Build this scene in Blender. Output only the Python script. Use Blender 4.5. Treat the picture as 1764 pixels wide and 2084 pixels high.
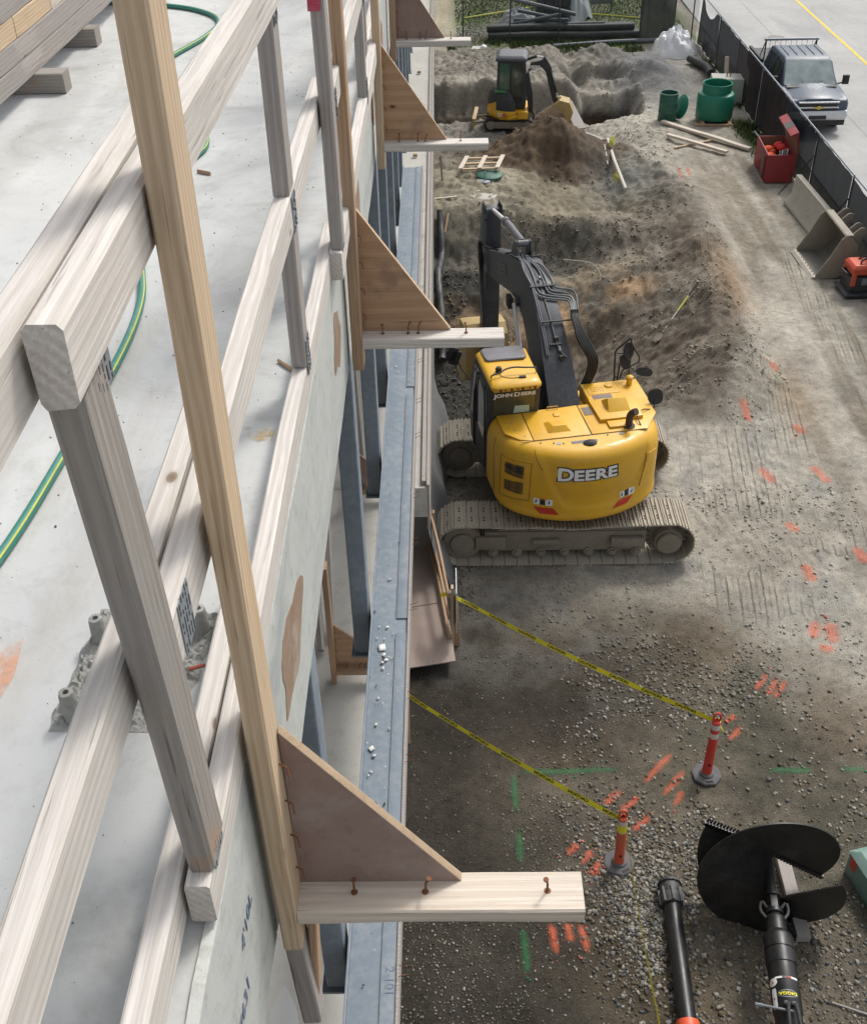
import bpy, bmesh, math, random
import numpy as np
from mathutils import Matrix, Vector, noise as mnoise
random.seed(7); rng = np.random.default_rng(11)
for o in list(bpy.data.objects): bpy.data.objects.remove(o)
scene = bpy.context.scene; COL = scene.collection
R_ = math.radians

# ---------------------------------------------------------------- camera
F_, CX_, CY_, H_ = 2239.0, 882.0, 1042.0, 12.0
def _basis():
    y = Vector((890-CX_, -660-CY_, F_)).normalized()
    d = Vector((947-CX_, 3989-CY_, F_)); d -= y*d.dot(y); d.normalize()
    Z = -d; X = y.cross(Z)
    return X, y, Z
BX, BY, BZ = _basis()            # world axes seen from the camera
def cam2w(v): v = Vector(v); return Vector((BX.dot(v), BY.dot(v), BZ.dot(v)))
cam = bpy.data.cameras.new('camera'); camo = bpy.data.objects.new('camera', cam); COL.objects.link(camo)
r_, u_, b_ = cam2w((1,0,0)), cam2w((0,-1,0)), cam2w((0,0,-1))
camo.matrix_world = Matrix(((r_.x,u_.x,b_.x,0),(r_.y,u_.y,b_.y,0),(r_.z,u_.z,b_.z,H_),(0,0,0,1)))
cam.sensor_fit = 'HORIZONTAL'; cam.sensor_width = 36; cam.lens = F_/1764*36
cam.clip_start = 0.05; cam.clip_end = 2000
scene.camera = camo
CAM = Vector((0,0,H_))
def at(px, py, z=0.0):            # point of the plan seen through the site photo, on the level z
    d = cam2w((px-CX_, py-CY_, F_)); return CAM + d*((z-H_)/d.z)

# ---------------------------------------------------------------- world, sun, exposure
w = bpy.data.worlds.new("World"); scene.world = w; w.use_nodes = True
nt = w.node_tree; nt.nodes.clear()
sky = nt.nodes.new('ShaderNodeTexSky'); sky.sky_type = 'NISHITA'; sky.sun_disc = False
sky.sun_elevation = R_(52); sky.sun_rotation = R_(35); sky.air_density = 1.0; sky.dust_density = 4.0; sky.ozone_density = 1.0
hs = nt.nodes.new('ShaderNodeHueSaturation'); hs.inputs['Saturation'].default_value = 0.30
bg = nt.nodes.new('ShaderNodeBackground'); bg.inputs['Strength'].default_value = 0.15
wo = nt.nodes.new('ShaderNodeOutputWorld')
nt.links.new(sky.outputs[0], hs.inputs['Color']); nt.links.new(hs.outputs[0], bg.inputs[0]); nt.links.new(bg.outputs[0], wo.inputs[0])
sl = bpy.data.lights.new('sun', 'SUN'); sl.energy = 1.5; sl.angle = R_(11); sl.color = (1, .96, .9)
so = bpy.data.objects.new('sun', sl); COL.objects.link(so)
sd = Vector((math.sin(R_(35))*math.cos(R_(52)), math.cos(R_(35))*math.cos(R_(52)), math.sin(R_(52))))
so.rotation_euler = sd.to_track_quat('Z','Y').to_euler(); so.location = (20,30,40)
scene.view_settings.view_transform = 'Standard'; scene.view_settings.look = 'None'
scene.view_settings.exposure = 0.36; scene.view_settings.gamma = 1

# ---------------------------------------------------------------- materials
def nodes(name):
    m = bpy.data.materials.new(name); m.use_nodes = True; t = m.node_tree; t.nodes.clear()
    o = t.nodes.new('ShaderNodeOutputMaterial'); b = t.nodes.new('ShaderNodeBsdfPrincipled')
    t.links.new(b.outputs[0], o.inputs[0]); return m, t, b, o
def N(t, typ, **kw):
    n = t.nodes.new(typ)
    for k, v in kw.items():
        if k.startswith('i_'):
            key = k[2:]; key = int(key) if key.isdigit() else key.replace('_',' ')
            n.inputs[key].default_value = v
        else: setattr(n, k, v)
    return n
def ramp(t, src, stops):
    r = t.nodes.new('ShaderNodeValToRGB'); e = r.color_ramp.elements
    while len(e) < len(stops): e.new(0.5)
    for i,(p,c) in enumerate(stops):
        e[i].position = p; e[i].color = (*c,1) if len(c)==3 else c
    t.links.new(src, r.inputs[0]); return r
def mixc(t, fac, a, b, mode='MIX'):
    m = t.nodes.new('ShaderNodeMix'); m.data_type='RGBA'; m.blend_type=mode
    for s, k in ((fac,0),(a,6),(b,7)):
        if hasattr(s,'is_linked') or hasattr(s,'links'): t.links.new(s, m.inputs[k])
        elif k==0: m.inputs[0].default_value = s
        else: m.inputs[k].default_value = (*s,1)
    return m.outputs[2]
def coords(t, scale=(1,1,1), rnd=True, kind='Object'):
    tc = N(t,'ShaderNodeTexCoord'); mp = N(t,'ShaderNodeMapping'); mp.inputs['Scale'].default_value = scale
    t.links.new(tc.outputs[kind], mp.inputs[0])
    if rnd:
        oi = N(t,'ShaderNodeObjectInfo'); ml = N(t,'ShaderNodeVectorMath', operation='SCALE'); 
        cb = N(t,'ShaderNodeCombineXYZ')
        for i in range(3): t.links.new(oi.outputs['Random'], cb.inputs[i])
        t.links.new(cb.outputs[0], ml.inputs[0]); ml.inputs['Scale'].default_value = 37.0
        t.links.new(ml.outputs[0], mp.inputs['Location'])
    return mp.outputs[0]
def noi(t, vec, scale, detail=4, rough=.55, dist=0):
    n = N(t,'ShaderNodeTexNoise'); n.inputs['Scale'].default_value=scale; n.inputs['Detail'].default_value=detail
    n.inputs['Roughness'].default_value=rough; n.inputs['Distortion'].default_value=dist
    t.links.new(vec, n.inputs['Vector']); return n.outputs['Fac']
def bump(t, b, h, strength=.3, dist=.01):
    n = N(t,'ShaderNodeBump'); n.inputs['Strength'].default_value=strength; n.inputs['Distance'].default_value=dist
    t.links.new(h, n.inputs['Height']); t.links.new(n.outputs[0], b.inputs['Normal']); return n
def paint(name, col, rough=.4, metal=0., dirt=(.2,.17,.13), dirt_amt=.25, scale=3., spec=.5, bmp=.08, rnd=True, coat=0):
    """painted, moulded or metal surface with patchy dust and small scratches"""
    m,t,b,o = nodes(name); v = coords(t, rnd=rnd)
    n1 = noi(t, v, scale, 6, .65); n2 = noi(t, v, scale*9, 4, .6)
    mul = N(t,'ShaderNodeMath', operation='MULTIPLY'); t.links.new(n1,mul.inputs[0]); t.links.new(n2,mul.inputs[1])
    r = ramp(t, mul.outputs[0], [(.20,(0,0,0)),(.42,(1,1,1))])
    sc = N(t,'ShaderNodeMath', operation='MULTIPLY'); t.links.new(r.outputs[0], sc.inputs[0]); sc.inputs[1].default_value = dirt_amt
    c = mixc(t, sc.outputs[0], col, dirt)
    t.links.new(c, b.inputs['Base Color']); b.inputs['Metallic'].default_value = metal
    rr = N(t,'ShaderNodeMapRange'); rr.inputs['To Min'].default_value = max(.05,rough-.08); rr.inputs['To Max'].default_value=min(1,rough+.25)
    t.links.new(n1, rr.inputs['Value']); t.links.new(rr.outputs[0], b.inputs['Roughness'])
    b.inputs['Specular IOR Level'].default_value = spec; b.inputs['Coat Weight'].default_value = coat
    bump(t, b, n2, bmp, .004); return m
def wood(name, light, dark, grey=None, gamt=.5, knot=(.07,.04,.025), rough=.8, ring=26, bmp=.35, stain=None):
    """sawn timber, grain along local x"""
    m,t,b,o = nodes(name); v = coords(t)
    tc = N(t,'ShaderNodeTexCoord')
    mpg = N(t,'ShaderNodeMapping'); mpg.inputs['Scale'].default_value = (1.6,75,75); t.links.new(v, mpg.inputs[0])
    g1 = noi(t, mpg.outputs[0], 2.2, 7, .65, .6)
    mpr = N(t,'ShaderNodeMapping'); mpr.inputs['Scale'].default_value = (.35,1,1); t.links.new(v, mpr.inputs[0])
    wv = N(t,'ShaderNodeTexWave', wave_type='RINGS', rings_direction='X'); wv.inputs['Scale'].default_value = ring
    wv.inputs['Distortion'].default_value = 5; wv.inputs['Detail'].default_value = 2; wv.inputs['Detail Scale'].default_value = .35
    t.links.new(mpr.outputs[0], wv.inputs['Vector'])
    add = N(t,'ShaderNodeMath', operation='MULTIPLY_ADD'); t.links.new(wv.outputs['Fac'], add.inputs[0]); add.inputs[1].default_value=.20; t.links.new(g1, add.inputs[2])
    r = ramp(t, add.outputs[0], [(.36,light),(.60,tuple(.5*(a+c) for a,c in zip(light,dark))),(.9,dark)])
    col = r.outputs[0]
    mpb = N(t,'ShaderNodeMapping'); mpb.inputs['Scale'].default_value = (1,4,4); t.links.new(v, mpb.inputs[0])
    big = noi(t, mpb.outputs[0], 2.0, 6, .65)
    if grey:
        rg = ramp(t, big, [(.38,(0,0,0)),(.66,(1,1,1))])
        sc = N(t,'ShaderNodeMath', operation='MULTIPLY'); t.links.new(rg.outputs[0], sc.inputs[0]); sc.inputs[1].default_value = gamt
        col = mixc(t, sc.outputs[0], col, grey)
    # dark checks along the grain
    mpc = N(t,'ShaderNodeMapping'); mpc.inputs['Scale'].default_value = (2.2,90,90); t.links.new(v, mpc.inputs[0])
    ck = noi(t, mpc.outputs[0], 1.7, 3, .6, .3); rc = ramp(t, ck, [(.64,(0,0,0)),(.70,(1,1,1))])
    sck = N(t,'ShaderNodeMath', operation='MULTIPLY'); t.links.new(rc.outputs[0], sck.inputs[0]); sck.inputs[1].default_value=.55
    col = mixc(t, sck.outputs[0], col, tuple(c*.35 for c in dark))
    # knots
    mpk = N(t,'ShaderNodeMapping'); mpk.inputs['Scale'].default_value = (.55,1,1); t.links.new(v, mpk.inputs[0])
    vo = N(t,'ShaderNodeTexVoronoi'); vo.inputs['Scale'].default_value = 5.5; t.links.new(mpk.outputs[0], vo.inputs['Vector'])
    rk = ramp(t, vo.outputs['Distance'], [(.028,(1,1,1)),(.048,(.8,.8,.8)),(.056,(.2,.2,.2)),(.085,(0,0,0))])
    ksep=N(t,'ShaderNodeSeparateColor'); t.links.new(vo.outputs['Color'],ksep.inputs[0]); kg=N(t,'ShaderNodeMath',operation='GREATER_THAN'); t.links.new(ksep.outputs[0],kg.inputs[0]); kg.inputs[1].default_value=.35
    km=N(t,'ShaderNodeMath',operation='MULTIPLY'); t.links.new(rk.outputs[0],km.inputs[0]); t.links.new(kg.outputs[0],km.inputs[1])
    col = mixc(t, km.outputs[0], col, knot)
    if stain:
        rs = ramp(t, noi(t, v, 5, 5, .6), [(.55,(0,0,0)),(.68,(1,1,1))]); col = mixc(t, rs.outputs[0], col, stain)
    t.links.new(col, b.inputs['Base Color']); b.inputs['Roughness'].default_value = rough
    b.inputs['Specular IOR Level'].default_value = .25
    sub = N(t,'ShaderNodeMath', operation='SUBTRACT'); t.links.new(g1, sub.inputs[0]); t.links.new(rc.outputs[0], sub.inputs[1])
    bump(t, b, sub.outputs[0], bmp, .004); return m
def stonec(name, a, bb, dark, scale=1., rough=.9, spots=.5, bmp=.4, stain=None, samt=.4):
    m,t,b,o = nodes(name); v = coords(t, rnd=False)
    n1 = noi(t, v, .9*scale, 6, .6, .4); n2 = noi(t, v, 9*scale, 6, .7); n3 = noi(t, v, 60*scale, 3, .6)
    r = ramp(t, n1, [(.3,a),(.7,bb)]); col = r.outputs[0]
    r2 = ramp(t, n2, [(.52,(0,0,0)),(.78,(1,1,1))]); s2=N(t,'ShaderNodeMath',operation='MULTIPLY'); t.links.new(r2.outputs[0],s2.inputs[0]); s2.inputs[1].default_value=spots
    col = mixc(t, s2.outputs[0], col, dark)
    r3 = ramp(t, n3, [(.69,(0,0,0)),(.73,(1,1,1))]); s3=N(t,'ShaderNodeMath',operation='MULTIPLY'); t.links.new(r3.outputs[0],s3.inputs[0]); s3.inputs[1].default_value=.6
    col = mixc(t, s3.outputs[0], col, tuple(.55*c for c in dark))
    if stain:
        mp = N(t,'ShaderNodeMapping'); mp.inputs['Scale'].default_value=(1.2,.35,1); t.links.new(v, mp.inputs[0])
        rs = ramp(t, noi(t, mp.outputs[0], 1.1*scale, 7, .65, .8), [(.52,(0,0,0)),(.66,(1,1,1))]); s4=N(t,'ShaderNodeMath',operation='MULTIPLY'); t.links.new(rs.outputs[0],s4.inputs[0]); s4.inputs[1].default_value=samt
        col = mixc(t, s4.outputs[0], col, stain)
    t.links.new(col, b.inputs['Base Color']); b.inputs['Roughness'].default_value = rough; b.inputs['Specular IOR Level'].default_value=.3
    bump(t, b, n2, bmp, .006); return m
def glass(name, col=(.02,.03,.03), rough=.06, alpha=1.):
    m,t,b,o = nodes(name); v = coords(t); n = noi(t, v, 2.5, 3)
    t.links.new(ramp(t, n, [(.3,col),(.8,tuple(c*1.8+.01 for c in col))]).outputs[0], b.inputs['Base Color'])
    b.inputs['Roughness'].default_value = rough; b.inputs['Specular IOR Level'].default_value=.9; b.inputs['Alpha'].default_value = alpha
    return m

# ---------------------------------------------------------------- mesh helpers
WM = {}
def link(o, parent=None, world=None):
    COL.objects.link(o)
    if parent is not None:
        o.parent = parent; pm = WM[parent.name]
        if world is None: WM[o.name] = pm.copy()
        else: o.matrix_basis = pm.inverted() @ world; WM[o.name] = world.copy()
    else:
        if world is not None: o.matrix_basis = world; WM[o.name] = world.copy()
        else: WM[o.name] = Matrix.Identity(4)
    return o
def tag(o, label=None, cat=None, group=None, kind=None):
    if label: o['label'] = label
    if cat: o['category'] = cat
    if group: o['group'] = group
    if kind: o['kind'] = kind
    return o
def empty(name, loc, label, cat, group=None, rz=0, kind=None):
    o = bpy.data.objects.new(name, None); o.empty_display_size = .2
    link(o, None, Matrix.Translation(Vector(loc)) @ Matrix.Rotation(rz,4,'Z')); return tag(o, label, cat, group, kind)
def copy_tree(o, parent=None, world=None):
    c = o.copy(); COL.objects.link(c)
    if parent is None:
        c.parent = None; c.matrix_basis = world; WM[c.name] = world.copy()
    else:
        c.parent = parent; WM[c.name] = WM[parent.name] @ c.matrix_basis
    for ch in [x for x in bpy.data.objects if x.parent == o]: copy_tree(ch, c)
    return c
def meshobj(name, V, Fc, mat, parent=None, world=None, smooth=False, bevel=0, seg=2, angle=35, mi=None):
    me = bpy.data.meshes.new(name); me.from_pydata([tuple(v) for v in V], [], Fc)
    mats = mat if isinstance(mat,(list,tuple)) else [mat]
    for m in mats: me.materials.append(m)
    if mi: me.polygons.foreach_set('material_index', mi)
    if bevel:
        bm = bmesh.new(); bm.from_mesh(me); bmesh.ops.remove_doubles(bm, verts=bm.verts, dist=1e-5)
        bm.normal_update()
        ed = [e for e in bm.edges if len(e.link_faces)==2 and e.calc_face_angle(0) > R_(angle)]
        if ed: bmesh.ops.bevel(bm, geom=ed, offset=bevel, segments=seg, profile=.6, affect='EDGES', clamp_overlap=True)
        bm.to_mesh(me); bm.free()
    if smooth or bevel:
        me.polygons.foreach_set('use_smooth', [True]*len(me.polygons))
        try: me.set_sharp_from_angle(angle=R_(38))
        except Exception: pass
    me.update()
    return link(bpy.data.objects.new(name, me), parent, world)
class MB:
    def __init__(s, M=None): s.V=[]; s.F=[]; s.I=[]; s.M=M or Matrix.Identity(4); s.mi=0
    def add(s, vs, fs):
        k=len(s.V); s.V += [s.M @ Vector(v) for v in vs]; s.F += [tuple(i+k for i in f) for f in fs]; s.I += [s.mi]*len(fs); return s
    def box(s, a, b):
        (x0,y0,z0),(x1,y1,z1) = a,b
        return s.add([(x0,y0,z0),(x1,y0,z0),(x1,y1,z0),(x0,y1,z0),(x0,y0,z1),(x1,y0,z1),(x1,y1,z1),(x0,y1,z1)],
            [(0,3,2,1),(4,5,6,7),(0,1,5,4),(1,2,6,5),(2,3,7,6),(3,0,4,7)])
    def cbox(s, c, d, rot=None):
        M0=s.M; s.M = s.M @ Matrix.Translation(Vector(c)) @ (rot.to_4x4() if rot else Matrix.Identity(4))
        s.box((-d[0]/2,-d[1]/2,-d[2]/2),(d[0]/2,d[1]/2,d[2]/2)); s.M=M0; return s
    def loft(s, rings, closed=True, caps=True):
        n=len(rings[0]); vs=[v for r in rings for v in r]; fs=[]
        for i in range(len(rings)-1):
            for j in range(n if closed else n-1):
                a=i*n+j; b=i*n+(j+1)%n; fs.append((a,b,b+n,a+n))
        if caps and closed: fs.append(tuple(range(n-1,-1,-1))); fs.append(tuple((len(rings)-1)*n+j for j in range(n)))
        return s.add(vs,fs)
    def prism(s, poly, t0, t1, plane='xz'):
        """extrude a 2d outline: 'xz' along y, 'yz' along x, 'xy' along z"""
        f = {'xz':lambda p,t:(p[0],t,p[1]),'yz':lambda p,t:(t,p[0],p[1]),'xy':lambda p,t:(p[0],p[1],t)}[plane]
        return s.loft([[f(p,t0) for p in poly],[f(p,t1) for p in poly]])
    def cyl(s, p0, p1, r0, r1=None, n=16, caps=True):
        p0,p1=Vector(p0),Vector(p1); r1=r0 if r1 is None else r1
        d=(p1-p0).normalized(); a=d.orthogonal().normalized(); b=d.cross(a)
        return s.loft([[p+ (a*math.cos(2*math.pi*j/n)+b*math.sin(2*math.pi*j/n))*r for j in range(n)] for p,r in ((p0,r0),(p1,r1))],caps=caps)
    def tube(s, pts, r, n=8, smooth=0, closed=False):
        P=[Vector(p) for p in pts]
        for _ in range(smooth):
            Q=[P[0]]
            for i in range(len(P)-1): Q += [P[i]*.75+P[i+1]*.25, P[i]*.25+P[i+1]*.75]
            Q.append(P[-1]); P=Q
        rings=[]; a=None
        for i,p in enumerate(P):
            d=(P[min(i+1,len(P)-1)]-P[max(i-1,0)])
            if d.length<1e-9: d=Vector((0,0,1))
            d.normalize()
            a = d.orthogonal().normalized() if a is None else (a-d*a.dot(d)).normalized()
            b=d.cross(a); rr = r[min(i,len(r)-1)] if isinstance(r,(list,tuple)) else r
            rings.append([p+(a*math.cos(2*math.pi*j/n)+b*math.sin(2*math.pi*j/n))*rr for j in range(n)])
        return s.loft(rings)
    def lathe(s, prof, c=(0,0,0), n=24, M=None):
        M0=s.M; s.M = s.M @ (M or Matrix.Translation(Vector(c)))
        s.loft([[(r*math.cos(2*math.pi*j/n), r*math.sin(2*math.pi*j/n), z) for j in range(n)] for r,z in prof], caps=False); s.M=M0; return s
    def build(s, name, mat, parent=None, world=None, **kw):
        return meshobj(name, s.V, s.F, mat, parent, world, mi=s.I if isinstance(mat,(list,tuple)) else None, **kw)

def split_build(m, name, mat, parent=None, world=None, **kw):
    """one object for every separate piece collected in m"""
    adj={}; par=list(range(len(m.V)))
    def find(a):
        while par[a]!=a: par[a]=par[par[a]]; a=par[a]
        return a
    for f in m.F:
        for k in f[1:]: par[find(k)]=find(f[0])
    grp={}
    for f in m.F: grp.setdefault(find(f[0]),[]).append(f)
    out=[]
    for fs in grp.values():
        ids=sorted({i for f in fs for i in f}); mp={i:k for k,i in enumerate(ids)}
        out.append(meshobj(name,[m.V[i] for i in ids],[tuple(mp[i] for i in f) for f in fs],mat,parent,world,**kw))
    return out

def board(name, p0, p1, w, t, side, mat, parent=None, warp=.0, rough_end=False, chamf=.004, seg=None, sd=None):
    """sawn board between two points; w measured along `side`, t across"""
    p0,p1=Vector(p0),Vector(p1); x=(p1-p0); L=x.length; x.normalize()
    y=Vector(side); y=(y-x*y.dot(x)).normalized(); z=x.cross(y)
    W=Matrix(((x.x,y.x,z.x,p0.x),(x.y,y.y,z.y,p0.y),(x.z,y.z,z.z,p0.z),(0,0,0,1)))
    c=chamf; a,b=w/2,t/2; prof=[(-a+c,-b),(a-c,-b),(a,-b+c),(a,b-c),(a-c,b),(-a+c,b),(-a,b-c),(-a,-b+c)]
    n=seg or max(2,int(L/.06)); rs=random.Random(sd if sd is not None else hash(name)%999+int(L*1000)); ph=rs.random()*9
    rings=[]
    for i in range(n+1):
        u=L*i/n; rg=[]
        oy=warp*math.sin(u*2.1+ph); oz=warp*.6*math.sin(u*3.1+ph*2)
        for k,(py,pz_) in enumerate(prof):
            q=Vector((u*3+ph*10, py*20, pz_*20)); nn=mnoise.noise(q)*.0022
            e = (mnoise.noise(Vector((ph*30,py*90,pz_*90)))*.006 if (rough_end and i==0) else 0)
            f=1+nn/max(a,b)*1.5
            rg.append((u+e, py*f+oy, pz_*f+oz))
        rings.append(rg)
    m=MB(); m.loft(rings)
    return meshobj(name, m.V, m.F, mat, parent, W, smooth=True)

_tc={}
def text_geo(s, size=1., offset=0., extrude=0., spacing=1.):
    k=(s,size,offset,extrude,spacing)
    if k in _tc: return _tc[k]
    cu=bpy.data.curves.new('lettering','FONT'); cu.body=s; cu.size=size; cu.offset=offset; cu.extrude=extrude; cu.space_character=spacing
    cu.align_x='CENTER'; cu.align_y='CENTER'; cu.resolution_u=3
    ob=bpy.data.objects.new('lettering',cu); COL.objects.link(ob)
    dg=bpy.context.evaluated_depsgraph_get(); me=bpy.data.meshes.new_from_object(ob.evaluated_get(dg))
    V=[v.co.copy() for v in me.vertices]; Fc=[tuple(p.vertices) for p in me.polygons]
    bpy.data.objects.remove(ob); bpy.data.curves.remove(cu); bpy.data.meshes.remove(me)
    _tc[k]=(V,Fc); return V,Fc
def text(name, s, size, mat, parent, M, offset=0., extrude=.001, fn=None, spacing=1., sx=1.):
    V,Fc=text_geo(s,size,offset,extrude,spacing)
    vs=[]
    for v in V:
        v=Vector((v.x*sx,v.y,v.z)); vs.append(fn(v) if fn else M@v)
    return meshobj(name, vs, Fc, mat, parent, Matrix.Identity(4))
# ================================================================ GROUND
def sstep(a,b,x): t=np.clip((x-a)/(b-a),0,1); return t*t*(3-2*t)
_perm=rng.permutation(512); _g=rng.uniform(-1,1,(512,512))
def vn(x,y):
    xi=np.floor(x).astype(int); yi=np.floor(y).astype(int); fx=x-xi; fy=y-yi
    fx=fx*fx*(3-2*fx); fy=fy*fy*(3-2*fy); g=lambda i,j:_g[(i)%512,(j)%512]
    return (g(xi,yi)*(1-fx)+g(xi+1,yi)*fx)*(1-fy)+(g(xi,yi+1)*(1-fx)+g(xi+1,yi+1)*fx)*fy
def fbm(x,y,o=5,s=1.,p=.5):
    r=0;a=1.
    for i in range(o): r=r+a*vn(x*s+i*17.3,y*s+i*5.1); s*=2.03; a*=p
    return r
def box2(x,y,x0,x1,y0,y1,w,wy=None):
    wy=wy or w
    return sstep(x0-w,x0+w*.2,x)*(1-sstep(x1-w*.2,x1+w,x))*sstep(y0-wy,y0+wy*.2,y)*(1-sstep(y1-wy*.2,y1+wy,y))
def dome(x,y,cx,cy,rx,ry,p=1.): 
    d=np.sqrt(((x-cx)/rx)**2+((y-cy)/ry)**2); return np.clip(1-d,0,1)**p*(1.0) 
def cone(x,y,cx,cy,rx,ry):
    d=np.sqrt(((x-cx)/rx)**2+((y-cy)/ry)**2); t=np.clip(1-d,0,1); return t*t*(3-2*t)*.45+t*.55
RIDGE=[(5.6,34.5,.1,.5),(6.2,32.3,.2,.8),(6.75,29.9,.28,.9),(6.9,27.5,.3,.9),(6.7,25,.3,.9),(6.45,22.8,.3,.9),(6.1,21,.32,1.),(5.6,19.9,.2,.8)]
def ridge(x,y):
    r=np.zeros_like(x)
    for i in range(len(RIDGE)-1):
        a,b=RIDGE[i],RIDGE[i+1]; dx,dy=b[0]-a[0],b[1]-a[1]; t=np.clip(((x-a[0])*dx+(y-a[1])*dy)/(dx*dx+dy*dy),0,1)
        d=np.hypot(x-a[0]-t*dx,y-a[1]-t*dy); h=a[2]+t*(b[2]-a[2]); w_=a[3]+t*(b[3]-a[3])
        r=np.maximum(r,h*np.exp(-(d/w_)**2*1.6))
    return r
def hgt(x,y):
    x=np.asarray(x,float); y=np.asarray(y,float)
    wx=x+.28*fbm(x,y,3,.5); wy_=y+.28*fbm(x+40,y+11,3,.5)
    h=ridge(wx,wy_)*1.45
    # big pit round the arm: near floor, steps up at the far side, long slope on the right
    right=1-sstep(2.2,6.7,wx+.08*(27-wy_))
    pit=right*sstep(18.8,21.0,wy_)*(1-sstep(24.4,26.6,wy_))
    shelf=right*sstep(25.0,26.2,wy_)*(1-sstep(28.2,29.9,wy_+.25*(wx-2)))
    h=h-2.3*pit-.95*shelf
    h=h+.40*dome(wx,wy_,5.1,20.4,1.8,1.6,.8)          # lumpy spoil in front of the pit
    h=h+.16*dome(wx,wy_,1.1,31.6,2.2,2.2,.7)           # sand round the pallet
    h=h-.25*box2(wx,wy_,2.9,5.0,29.8,33.2,.4)
    h=h+1.25*cone(wx,wy_,3.35,34.2,2.5,1.75)           # brown spoil heap
    h=h-.35*box2(wx,wy_,-2,5.0,35.4,39.2,1.2,.8)       # level of the small digger
    h=h-.45*box2(wx,wy_,-2,4.4,38.9,39.9,.5,.35)       # dark cut behind it
    h=h-1.05*box2(wx,wy_,4.9,6.5,38.3,40.2,.5,.45)-.5*box2(wx,wy_,4.5,6.3,41.6,42.7,.6,.4)        # trench
    h=h+.50*box2(wx,wy_,-2,4.2,40.3,44.5,.6,.4)+.35*box2(wx,wy_,5.4,8.2,41.4,44.5,.8,.6)
    h=h+.55*cone(wx,wy_,7.7,41.4,1.6,3.2)
    h=h+.55*cone(wx,wy_,6.3,45.2,1.3,1.2)
    h=h+.18*cone(wx,wy_,3.2,44.2,2.2,1.0)
    # wheel ruts and small relief
    site=(1-sstep(10.0,10.4,x))*(1-sstep(46.0,47.,y))
    disturbed=np.clip(1-sstep(6.4,7.6,wx)+0*x,0,1)*sstep(18.5,20,y)
    h=h+site*(.035*fbm(x,y,4,.8)+.012*fbm(x,y,4,4.)) + site*disturbed*(.055*fbm(x,y,4,.9)+.075*np.abs(fbm(x+3,y,4,3.2))+.05*fbm(x,y,4,7.))
    tr=np.exp(-((x-7.0-.15*np.sin(y*.3))/.25)**2)+np.exp(-((x-8.7-.1*np.sin(y*.35))/.25)**2)
    h=h-site*.03*tr*(1-sstep(28,31,y))
    # grouser prints of the tracks beside the excavator
    pr=box2(x,y,4.5,6.3,14.0,17.8,.3); h=h+pr*.012*np.sign(np.sin((x+.25*(y-15))*2*np.pi/.19))*(vn(x*1.5,y*1.5)>-.2)
    return h
def gz(x,y): return float(hgt(np.array([x]),np.array([y]))[0])

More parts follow.
